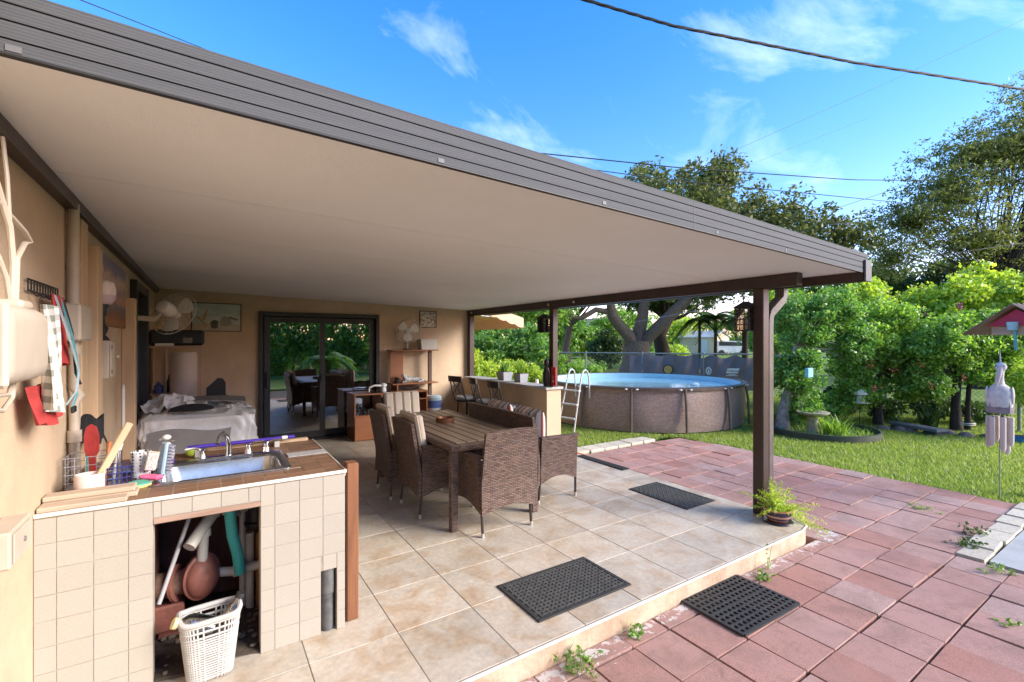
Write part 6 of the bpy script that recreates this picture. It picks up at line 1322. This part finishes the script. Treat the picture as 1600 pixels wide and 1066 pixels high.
# ---- other trees
plant('dark_oak', 'dark trunked tree standing just behind the big oak', 'tree', at(1033, 31, -.155), [el(1060, 31, 4.6, 3.4, 3, 1.1), el(1000, 32, 4.6, 2.6, 2.5, 1.0)], 160, .7, 50, .24, L_DARK, 11, [at(1033, 31, -.2), at(1036, 31, .8), at(1030, 31, 2.0), at(1042, 31, 3.0)], M_BARKD, 14, (.55, .4), group='trees behind the fence')
plant('small_oak', 'smaller tree with slim trunk left of the big oak', 'tree', at(886, 27, -.155), [el(870, 27, 4.2, 2.4, 2.4, 1.0), el(905, 27, 4.6, 1.8, 2, .9)], 130, .6, 50, .22, L_MID, 12, [at(886, 27, -.2), at(884, 27, 1.2), at(890, 27, 2.4)], M_BARK, 12, (.24, .18), group='trees behind the fence')
plant('sparse_tree', 'tall airy tree with sky showing through its crown', 'tree', at(1540, 17, -.155), [el(1480, 17, 7.0, 2.0, 2.0, 2.2), el(1580, 17, 8.6, 2.1, 2.2, 2.5), el(1690, 17, 8.8, 3, 2.6, 3.6), el(1425, 17, 6.0, 1.3, 1.8, 1.9), el(1395, 17, 4.6, 1.0, 1.6, 1.0), el(1640, 17, 10.6, 1.6, 1.6, 1.4), el(1530, 17, 5.2, 2.4, 2, 1.3), el(1520, 17, 8.4, 1.5, 1.6, 1.4)], 3000, .36, 24, .105, L_AIRY, 13, [at(1540, 17, -.2), at(1544, 17, 1.2), at(1550, 17, 2.4), at(1560, 17, 3.6)], M_BARKD, 70, (.32, .2), limb_r=.14, shell=.02, asp=.42, flat=.45)
plant('dense_tree', 'dense dark green tree behind the shrubs under the airy crown', 'tree', at(1560, 20, -.155), [el(1560, 20, 4.2, 3.0, 2.6, 1.6), el(1450, 21, 4.0, 2.4, 2.4, 1.1), el(1660, 19, 4.4, 2.6, 2.4, 2.0), el(1375, 22, 4.4, 1.5, 2, .8)], 340, .55, 60, .19, L_DARK, 14, [at(1560, 20, -.2), at(1556, 20, 1.5), at(1560, 20, 3)], M_BARKD, 14, (.35, .25))
plant('dense_tree', 'mid green tree rising right of the roof corner', 'tree', at(1345, 23, -.155), [el(1320, 23, 4.2, 1.8, 2, 1.3), el(1385, 23, 3.8, 2.2, 2, 1.1), el(1255, 23, 3.6, 1.4, 1.8, 1.0)], 210, .5, 55, .2, L_MID, 15, [at(1345, 23, -.2), at(1340, 23, 1.5), at(1350, 23, 3)], M_BARK, 12, (.3, .2))
# palms
def palm(lab, base, h, r, nf, seed, tr=.13, leaf=L_DARK):
    g = rng(seed); t = thing('palm_tree', lab, 'palm', base, 0, 'thin palms behind the tarp')
    MB().tube([(0, 0, 0), (.04, .02, h * .5), (0, 0, h)], [tr, tr * .85, tr * .8], 10).build('trunk', M_BARKD, t)
    for k in range(nf):
        q = 2 * math.pi * k / nf + g.random() * .5; elv = g.uniform(-.5, 1.0); L_ = r * g.uniform(.8, 1.1); quads = []; N_ = 26
        d = np.array([math.cos(q), math.sin(q), 0]); pr_ = np.array([-math.sin(q), math.cos(q), 0])
        for i in range(N_):
            s_ = (i + 1) / N_; p = d * L_ * s_ * math.cos(elv * .6) + np.array([0, 0, h + L_ * (math.sin(elv) * s_ - .75 * s_ * s_)])
            for sg in (-1, 1):
                ln_ = .33 * r * (1 - .55 * s_) ; tip = p + pr_ * sg * ln_ + d * ln_ * .45 + np.array([0, 0, -ln_ * .35]); w = d * .035 * r
                quads += [p - w, p + w, tip + w * .25, tip - w * .25]
        link('frond', npmesh('frond', np.array(quads), 4, leaf), t)
palm('slim palm seen before the left part of the far shed', at(1093, 29, -.155), 3.2, 1.5, 16, 21, .1)
palm('slim palm seen before the right part of the far shed', at(1118, 29, -.155), 3.3, 1.6, 16, 22, .12)
palm('slim palm just left of the near post, thickest of three', at(1164, 28, -.155), 3.1, 1.7, 18, 23, .19)
# ---- shrubs along the right border
plant('vine_covered_tree', 'small tree wrapped in leafy vines growing in the ring bed', 'tree', at(1228, 9.0), [el(1258, 9, 1.95, .55, .55, .55), el(1246, 8.85, 1.0, .42, .4, .55), el(1252, 8.9, .38, .42, .35, .4), el(1300, 9.1, 2.25, .6, .5, .42), el(1215, 9, 1.0, .24, .25, .4), el(1330, 9.2, 1.6, .45, .4, .5)], 480, .15, 56, .058, L_MID, 31, [at(1222, 8.9, -.14), at(1224, 8.9, .25), at(1234, 8.9, .7), at(1246, 9, 1.5)], mat('lichen bark', (.34, .31, .27), (.2, .17, .14), 14, .9, .6, 30), 14, (.12, .07), asp=.7)
plant('flowering_shrub', 'flowering shrub on a single trunk behind the white feeder', 'shrub', at(1372, 9.6), [el(1360, 9.6, 1.55, .72, .6, .6), el(1410, 9.7, 1.45, .6, .6, .62), el(1330, 9.6, 1.0, .35, .4, .4), el(1385, 9.7, 2.15, .6, .5, .35), el(1345, 9.5, .62, .5, .4, .32), el(1415, 9.5, .7, .5, .4, .3)], 600, .16, 56, .06, L_HEDGE, 32, [at(1372, 9.6, -.14), at(1371, 9.6, .4), at(1374, 9.6, 1.0)], M_BARKD, 14, (.08, .055), group='shrubs along the border', asp=.65)
plant('flowering_shrub', 'flowering shrub on two dark trunks left of the wind chime', 'shrub', at(1497, 9.0), [el(1490, 9, 1.6, .78, .6, .6), el(1560, 9, 1.7, .65, .6, .55), el(1440, 9.1, 1.35, .5, .5, .45), el(1530, 8.9, 1.0, .5, .4, .25), el(1450, 9, .75, .45, .4, .3), el(1575, 9, 1.0, .5, .4, .35)], 640, .16, 56, .058, L_HEDGE, 33, [at(1494, 9, -.14), at(1493, 9, .4), at(1497, 9, 1.1)], M_BARKD, 14, (.085, .06), group='shrubs along the border', asp=.65, limb_r=.5)
sb = thing('tied_trunk', 'second slim dark trunk tied with white cord to the flowering shrub', 'trunk', at(1512, 9.0)); MB().tube([(0, 0, -.02), (.0, 0, .4), (.05, .0, .7), (.14, 0, 1.1)], [.055, .045, .04, .03], 10).build('stem', M_BARKD, sb)
for z in (.13, .16): MB().tube([(q[0], q[1], z) for q in arc((-.09, .03, 0), .16, 0, 2 * math.pi, 18, 'xy')], .006, 5).build('cord', M_WHITE, sb)
plant('light_vine', 'pale yellow green climbing vine mass at the top right', 'vine', at(1560, 10.6), [el(1500, 10.6, 2.6, .6, .5, .5), el(1570, 10.6, 2.6, .8, .6, .6), el(1640, 10.4, 2.5, .8, .6, .8), el(1470, 10.8, 2.1, .5, .5, .4), el(1530, 10.8, 3.1, .3, .3, .35), el(1590, 10.6, 1.5, .9, .4, .8)], 420, .19, 48, .08, L_LIGHT, 34, [at(1560, 10.6, -.14), at(1556, 10.6, 1), at(1560, 10.6, 2)], M_BARK, 10, (.05, .03), asp=.75)
plant('light_vine', 'pale bright shrub mass below the roof corner', 'shrub', at(1330, 11.2), [el(1290, 11.2, 2.3, .65, .5, .5), el(1350, 11.2, 2.6, .7, .5, .55), el(1400, 11.4, 2.0, .7, .5, .7), el(1440, 11.4, 2.5, .6, .5, .45), el(1330, 11.4, 1.2, .8, .4, .7)], 420, .19, 48, .08, L_LIGHT, 35, [at(1335, 11.2, -.14), at(1330, 11.2, 1), at(1335, 11.2, 2)], M_BARK, 10, (.05, .03), asp=.7)
plant('golden_shrub', 'yellow green shrub at the right picture edge behind the wind chime', 'shrub', at(1606, 8.1), [el(1612, 8.1, .85, .28, .3, .42), el(1640, 8.1, .7, .4, .3, .5)], 90, .14, 50, .06, L_LIGHT, 36, [at(1606, 8.1, -.14), at(1606, 8.1, .5)], M_BARKD, 6, (.03, .02), asp=.6)
plant('border_shrub', 'dark leafy undergrowth filling the border behind the trunks', 'shrub', at(1400, 10.2), [el(1310, 10.2, .3, .6, .4, .35), el(1385, 10, .15, .6, .3, .25), el(1460, 10.0, .2, .7, .4, .28), el(1540, 9.6, .15, .6, .3, .22)], 180, .16, 46, .07, L_DARK, 37, asp=.6)
plant('low_shrub', 'light leafy shrub behind the bird bath dish', 'shrub', at(1310, 9.5), [el(1300, 9.6, .28, .5, .3, .3), el(1325, 9.5, .35, .3, .3, .3)], 70, .14, 46, .065, L_HEDGE, 38, asp=.6)
plant('border_shrub', 'broad mid green shrub mass filling in behind the flowering shrubs', 'shrub', at(1430, 12.2), [el(1255, 12.4, 1.9, .9, .5, .9), el(1340, 12.2, 1.7, 1.0, .5, 1.0), el(1430, 12.0, 1.9, 1.0, .5, 1.0), el(1520, 11.8, 1.9, 1.0, .5, 1.1), el(1610, 11.4, 1.8, 1.0, .5, 1.1), el(1215, 13, 2.6, .8, .5, .6)], 620, .24, 44, .095, L_HEDGE, 39, asp=.6)
for k, (u_, d_, h_, lb) in enumerate(((870, 44, 3.4, 'background tree far behind the small oak'), (960, 46, 3.8, 'background tree seen between the big oak limbs'), (1050, 62, 4.2, 'background tree behind the far shed on its left'), (1150, 66, 4.6, 'background tree behind the far shed on its right'), (1215, 44, 3.2, 'background tree just right of the near post'))):
    plant('background_tree', lb, 'tree', at(u_, d_, -.14), [el(u_ - 20, d_, h_ * .55, 2.6, 2, h_ * .5), el(u_ + 25, d_, h_ * .7, 2.8, 2, h_ * .5), el(u_ + 5, d_, h_, 2.4, 2, h_ * .35)], 210, .6, 44, .26, (L_MID, L_HEDGE, L_LIGHT, L_HEDGE, L_MID)[k], 200 + k, [at(u_, d_, -.14), at(u_, d_, 1.2), at(u_, d_, h_ * .6)], M_BARK, 6, (.2, .14), group='background trees')
# flowers
def flowers(name, lab, spots, col, seed):
    g = rng(seed); t = thing(name, lab, 'flowers', spots[0]); q = []
    for s_ in spots:
        c0 = np.array(s_) - np.array(spots[0])
        for k in range(16):
            p = c0 + g.normal(size=3) * .035; a = unit(g.normal(size=3)) * .04; b = unit(np.cross(a, g.normal(size=3))) * .032; q += [p - a * .5, p + b * .5, p + a * .5, p - b * .5]
    o = link('blossoms', npmesh('blossoms', np.array(q), 4, mat('petal ' + name, col, None, 20, .6)), t); o['kind'] = 'stuff'
flowers('pink_blossoms', 'pink blossoms high in the pale shrub mass', [at(1420, 10.6, 2.05), at(1498, 10, 2.35), at(1447, 10.6, 2.2)], (.62, .06, .22), 41)
flowers('orange_blossoms', 'orange red blossoms scattered over the flowering shrubs', [at(1437, 8.8, 1.15), at(1362, 8.85, 1.15), at(1505, 8.3, .95), at(1455, 8.6, .75), at(1398, 8.9, 1.05), at(1367, 8.95, .7)], (.55, .14, .08), 42)
# ---- left background behind the bar
plant('hedge_bush', 'tall mid green bush beyond the bar behind the lantern', 'bush', at(800, 15.5), [el(780, 15.5, 1.3, .9, .8, .75), el(825, 15.5, 1.5, .9, .8, .75), el(850, 15, 1.1, .6, .6, .6), el(745, 15.5, 1.1, .7, .7, .7)], 300, .22, 50, .10, L_MID, 51, group='bushes beyond the bar')
plant('hedge_bush', 'bright leafy bush just behind the bar top', 'bush', at(790, 11.8), [el(760, 11.8, .75, .5, .5, .42), el(800, 12, .7, .5, .5, .42), el(835, 12, .65, .4, .4, .42), el(740, 11.6, .95, .4, .4, .5)], 230, .17, 46, .085, L_LIGHT, 52, group='bushes beyond the bar')
plant('hedge_bush', 'bright green bush right of the middle post by the ladder', 'bush', at(890, 14.5), [el(895, 14.5, .55, .6, .5, .5), el(930, 15.0, .5, .5, .5, .4), el(872, 14.2, .7, .4, .4, .6)], 150, .18, 46, .09, L_HEDGE, 53, group='bushes beyond the bar')
plant('tall_tree', 'tall leafy tree beyond the house side above the awning', 'tree', at(815, 21), [el(800, 21, 2.9, 2, 1.5, 1.0), el(850, 21, 3.0, 1.5, 1.5, .9), el(750, 21, 2.6, 1.6, 1.5, 1.0)], 200, .5, 50, .17, L_HEDGE, 54, [at(815, 21), at(815, 21, 1.5), at(812, 21, 2.4)], M_BARK, 8, (.15, .1))
plant('dark_bush', 'round dark bush left of the big oak trunk', 'bush', at(948, 29), [el(948, 29, .9, 1.2, 1, 1.0), el(950, 29, 1.6, .8, .8, .8)], 140, .35, 50, .16, L_DARK, 55)
plant('far_hedge', 'bright clipped hedge far behind the small tree', 'hedge', at(905, 46), [el(890, 46, .6, 1.8, 1, .9), el(920, 46, .7, 1.8, 1, .9), el(860, 46, .6, 1.8, 1, .9)], 160, .5, 40, .2, L_LIGHT, 56)
plant('far_hedge', 'bright low hedge between the dark trunk and the far shed', 'hedge', at(1048, 50), [el(1040, 50, .4, 1.2, 1, .8), el(1060, 50, .5, 1.2, 1, .8)], 90, .45, 40, .2, L_LIGHT, 57)
# far wood: a continuous mass
g = rng(60); E_ = []
for k in range(46):
    u = 640 + k * 27; d = 88 + 10 * math.sin(k * 1.7); h = 3.6 + 1.8 * math.sin(k * 2.3) + 1.2 * math.sin(k * .9); E_.append(el(u, d, h * .55, 4.2, 3, h * .75))
c, _ = clumps(E_, 1500, g, .6); fo = link('far_wood', npmesh('far_wood', leaf_quads(c, 1.0, 34, .55, g), 4, L_MID)); tag(fo, 'continuous green wood along the far edge of the lawn', 'wood', kind='stuff')
# behind the viewer: unseen hedge and fence added to fill the door glass reflection
plant('added_hedge', 'added leafy hedge behind the viewer, raised to darken the door reflection', 'hedge', (4, -10, -.155), [(1 + k * 2.2, -10.5 + .4 * math.sin(k), 1.6, 1.5, .8, 2.0 + .4 * math.sin(k * 2)) for k in range(5)], 700, .5, 36, .2, L_MID, 58)
bf = thing('added_fence', 'added pale board fence behind the viewer for the door glass to reflect', 'fence', (3.5, -13, -.155))
for k in range(40): MB().box(-8 + k * .4, -8 + k * .4 + .37, -.02, .02, 0, 1.8).build('board', M_CREAMWOOD, bf)
palm('short palm across the yard mirrored in the sliding door', (4.6, -6.0, -.155), 1.0, 1.3, 18, 24, .16, L_HEDGE)
# ---- small plants
def blade_mesh(base, n, rad, h, w, g, lean=.6):
    q = 2 * math.pi * g.random(n); r = rad * np.sqrt(g.random(n)); p = np.stack([r * np.cos(q), r * np.sin(q), np.zeros(n)], 1); hh = h * (.5 + .7 * g.random(n)); a = 2 * math.pi * g.random(n); d = np.stack([np.cos(a), np.sin(a), np.zeros(n)], 1); l = lean * (.2 + g.random(n)) * hh; s = np.stack([-np.sin(a), np.cos(a), np.zeros(n)], 1) * w / 2
    mid = p + d * (l * .35)[:, None]; mid[:, 2] = hh * .65; tip = p + d * l[:, None]; tip[:, 2] = hh
    return np.concatenate([np.stack([p - s, p + s, mid + s * .8, mid - s * .8], 1).reshape(-1, 12), np.stack([mid - s * .8, mid + s * .8, tip + s * .1, tip - s * .1], 1).reshape(-1, 12)], 0).reshape(-1, 3)
L_GRASS = m_leaf('grass blades', [(.1, (.085, .155, .04)), (.45, (.155, .245, .06)), (.75, (.225, .30, .09)), (1, (.32, .34, .145))], .4, .6)
def tuft(name, lab, loc, n, rad, h, w, seed, lm=L_GRASS, cat='plant', lean=.6):
    t = thing(name, lab, cat, loc); link('blades', npmesh('blades', blade_mesh(loc, n, rad, h, w, rng(seed), lean), 4, lm), t); return t
tuft('grass_clump', 'arching striped grass clump in the ring bed', at(1303, 8.25, -.10), 170, .16, .36, .018, 71, L_HEDGE, lean=1.1)
tuft('ground_cover', 'low grassy ground cover filling the ring bed', at(1283, 8.75, -.1), 900, RR - .06, .10, .012, 74, L_HEDGE, lean=.9)
tuft('bromeliad', 'dark spiky bromeliad beside the low stone slab', at(1452, 9.15), 60, .12, .42, .05, 72, L_DARK, lean=1.0)
tuft('grass_clump', 'small fan of leaves behind the ring bed near the post', at(1208, 9.3), 60, .1, .45, .02, 73, L_HEDGE, lean=.8)
for k, (x, y, n, r_, h, lb) in enumerate(((2.11, 1.90, 46, .05, .09, 'weed growing at the slab foot left of the drainage mat'), (1.63, 1.86, 90, .09, .12, 'larger grassy weed at the slab foot near the bottom edge'), (3.37, 1.85, 40, .05, .06, 'tiny weed beside the drainage mat corner'), (3.55, 1.9, 8, .01, .2, 'single tall weed stalk against the slab edge'), (5.75, 1.22, 60, .07, .1, 'dark weed between pavers and pale edging stones'), (5.35, 1.19, 70, .08, .1, 'leafy weed at the first pale edging stone'), (4.95, .93, 50, .07, .08, 'dry weed beside the concrete pad corner'), (4.05, .72, 26, .05, .06, 'small weed in a paver joint at the lower right'), (2.35, 1.0, 40, .07, .06, 'weed tuft in a joint at the bottom of the picture'), (4.72, 2.4, 26, .04, .05, 'tiny weed in the pavers right of the near post'), (6.1, 1.7, 40, .09, .05, 'small creeping weed in the far right pavers'))):
    g = rng(80 + k); w_ = thing('weed', lb, 'weed', (x, y, -.13))
    c = np.c_[g.normal(size=(max(6, n // 4), 2)) * r_ * .7, g.random(max(6, n // 4)) * h * .55 + .012]
    if k == 3: c = np.c_[np.zeros((6, 2)), np.linspace(.02, .19, 6)]
    link('leaves', npmesh('leaves', leaf_quads(c, r_ * .35 if k != 3 else .012, 7, .028 if k != 3 else .016, g, .1, .42), 4, L_DARK if k in (4, 5) else L_MID), w_)
    link('blades', npmesh('blades', blade_mesh(None, max(5, n // 5), r_ * .8, h * .8, .005, rng(180 + k), 1.2), 4, L_MID), w_)
# fern fronds in the pot
g = rng(90); q = []
for k in range(60):
    a = 2 * math.pi * g.random(); L_ = g.uniform(.18, .40); el_ = g.uniform(.2, 1.35)
    if k < 12: a = g.uniform(-.9, .3); el_ = g.uniform(-.3, .3); L_ = g.uniform(.25, .42)
    d = np.array([math.cos(a), math.sin(a), 0]); N_ = 20
    for i in range(N_):
        s_ = (i + 1) / N_; p = d * L_ * s_ * math.cos(el_) + np.array([0, 0, .10 + L_ * (math.sin(el_) * s_ - .3 * s_ * s_)])
        for j in range(3):
            v = unit(g.normal(size=3)) * .028 * (1.2 - s_ * .5); w = unit(np.cross(v, g.normal(size=3))) * .0028; q += [p - w, p + w, p + v + w * .5, p + v - w * .5]
link('fronds', npmesh('fronds', np.array(q), 4, L_LIGHT), pot)
# planter herbs behind the bar top
tuft('herb_plant', 'spiky herb growing in the bar planter nearer the back wall', (4.33, 6.85, 1.07), 50, .06, .16, .014, 95, L_MID); tuft('herb_plant', 'spiky herb growing in the bar planter nearer the dark post', (4.33, 6.35, 1.07), 60, .06, .2, .014, 96, L_HEDGE)
# ---- lawn blades
g = rng(100); N_ = 520000
xy = np.stack([g.uniform(3.9, 16, N_), g.uniform(-1.5, 16, N_)], 1); dd = xy[:, 0] * .5476 + xy[:, 1] * .8368; bb_ = xy[:, 0] * .8368 - xy[:, 1] * .5476; uu = 800 + 730 * bb_ / np.maximum(dd, .1)
keep = (uu > 850) & (uu < 1640) & (dd < 15) & (g.random(N_) < np.clip(9.0 / np.maximum(dd, 1), .25, 1))
keep &= ~((xy[:, 0] < 7.17) & (xy[:, 1] < 5.42)) & ~((xy[:, 0] < 6.62) & (xy[:, 1] < 5.79)) & ~((xy[:, 0] < 7.0) & (xy[:, 1] < 5.5)); keep &= ~((xy[:, 1] < 1.03)) & ~((xy[:, 0] < 4.45)); keep &= ~((xy[:, 0] < 7.25) & (xy[:, 1] < 1.2))
keep &= ((xy[:, 0] - PC.x) ** 2 + (xy[:, 1] - PC.y) ** 2) > (PR + .1) ** 2; keep &= ((xy[:, 0] - rc.x) ** 2 + (xy[:, 1] - rc.y) ** 2) > (RR + .02) ** 2
xy = xy[keep]; n = len(xy); a = 2 * math.pi * g.random(n); h = .028 + .035 * g.random(n); w = .004 + .004 * g.random(n); p = np.c_[xy, np.full(n, -.14)]; s = np.stack([np.cos(a), np.sin(a), np.zeros(n)], 1) * w[:, None]; b = 2 * math.pi * g.random(n); tip = p + np.stack([np.cos(b), np.sin(b), np.zeros(n)], 1) * (h * .6)[:, None]; tip[:, 2] += h
go = link('grass', npmesh('grass', np.stack([p - s, p + s, tip], 1).reshape(-1, 3), 3, L_GRASS)); tag(go, 'short green lawn grass around the pool and paving', 'grass', kind='stuff')
# ================================================================== OVERHEAD WIRES
M_CABLE = mat('black cable', (.012, .012, .013), None, 9, .5)
def span(lab, pts_, r, n=60, sag=0, twist=False, mt=None):
    P_ = [Vector(p) for p in pts_]; path = []
    for i in range(n + 1):
        k = i / n * (len(P_) - 1); j = min(int(k), len(P_) - 2); f = k - j
        p = P_[j].lerp(P_[j + 1], f); t_ = i / n; p.z -= 4 * sag * t_ * (1 - t_); path.append(p)
    t = thing('overhead_cable', lab, 'cable', path[0], 0, 'overhead wires'); o0 = path[0]
    if twist:
        for ph in range(3):
            pp_ = []
            for i, p in enumerate(path):
                q = i * .55 + ph * 2.1; d = (path[min(i + 1, n)] - path[max(i - 1, 0)]).normalized(); s_ = d.cross(Vector((0, 0, 1))).normalized(); u_ = s_.cross(d); pp_.append(p - o0 + (s_ * math.cos(q) + u_ * math.sin(q)) * r * .7)
            MB().tube(pp_, r * .75, 6).build('strand', mt or M_CABLE, t)
    else: MB().tube([p - o0 for p in path], r, 6).build('strand', mt or M_CABLE, t)
def pv(u, v, d): return at(u, d, 1.6 + (533 - v) / 730 * d)
span('thick twisted black service cable crossing the upper right sky', [pv(820, -28, 7.0), pv(1050, 40, 7.6), pv(1330, 97, 8.6), pv(1600, 140, 10), pv(1700, 152, 10.6)], .018, 150, .0, True)
span('black wire rising level behind the roof to the right', [pv(780, 233, 16), pv(1060, 262, 18), pv(1330, 281, 21), pv(1640, 284, 25)], .02, 40)
span('black wire just under the level wire above the roof', [pv(840, 254, 16), pv(1060, 283, 18), pv(1300, 306, 20), pv(1420, 318, 21)], .016, 40)
M_GW = mat('grey wire', (.22, .24, .27), None, 9, .5)
span('thin grey wire slanting up to the right over the roof corner', [pv(1215, 356, 24), pv(1330, 318, 24), pv(1450, 278, 24)], .016, 20, mt=M_GW)
span('thin grey wire slanting across the upper sky to the right edge', [pv(1130, 243, 40), pv(1380, 132, 40), pv(1640, 12, 40)], .014, 20, mt=M_GW)
span('fainter grey wire below the slanting sky wire', [pv(1160, 262, 45), pv(1360, 183, 45)], .010, 20, mt=M_GW)
span('dark wire through the shrub tops at the right edge', [pv(1280, 445, 15), pv(1450, 402, 15), pv(1640, 374, 15)], .012, 20)
span('thin grey wire below the oak crown near the near lantern', [pv(990, 504, 22), pv(1080, 487, 22), pv(1230, 458, 22)], .012, 20, mt=M_GW)
span('thin grey wire through the airy tree crown', [pv(1290, 352, 17), pv(1450, 335, 17), pv(1640, 310, 17)], .010, 20, mt=M_GW)
span('rusty spliced wire above the roof at the upper left', [pv(118, -3, 2.6), pv(240, 45, 3.2), pv(340, 85, 3.8)], .003, 30)
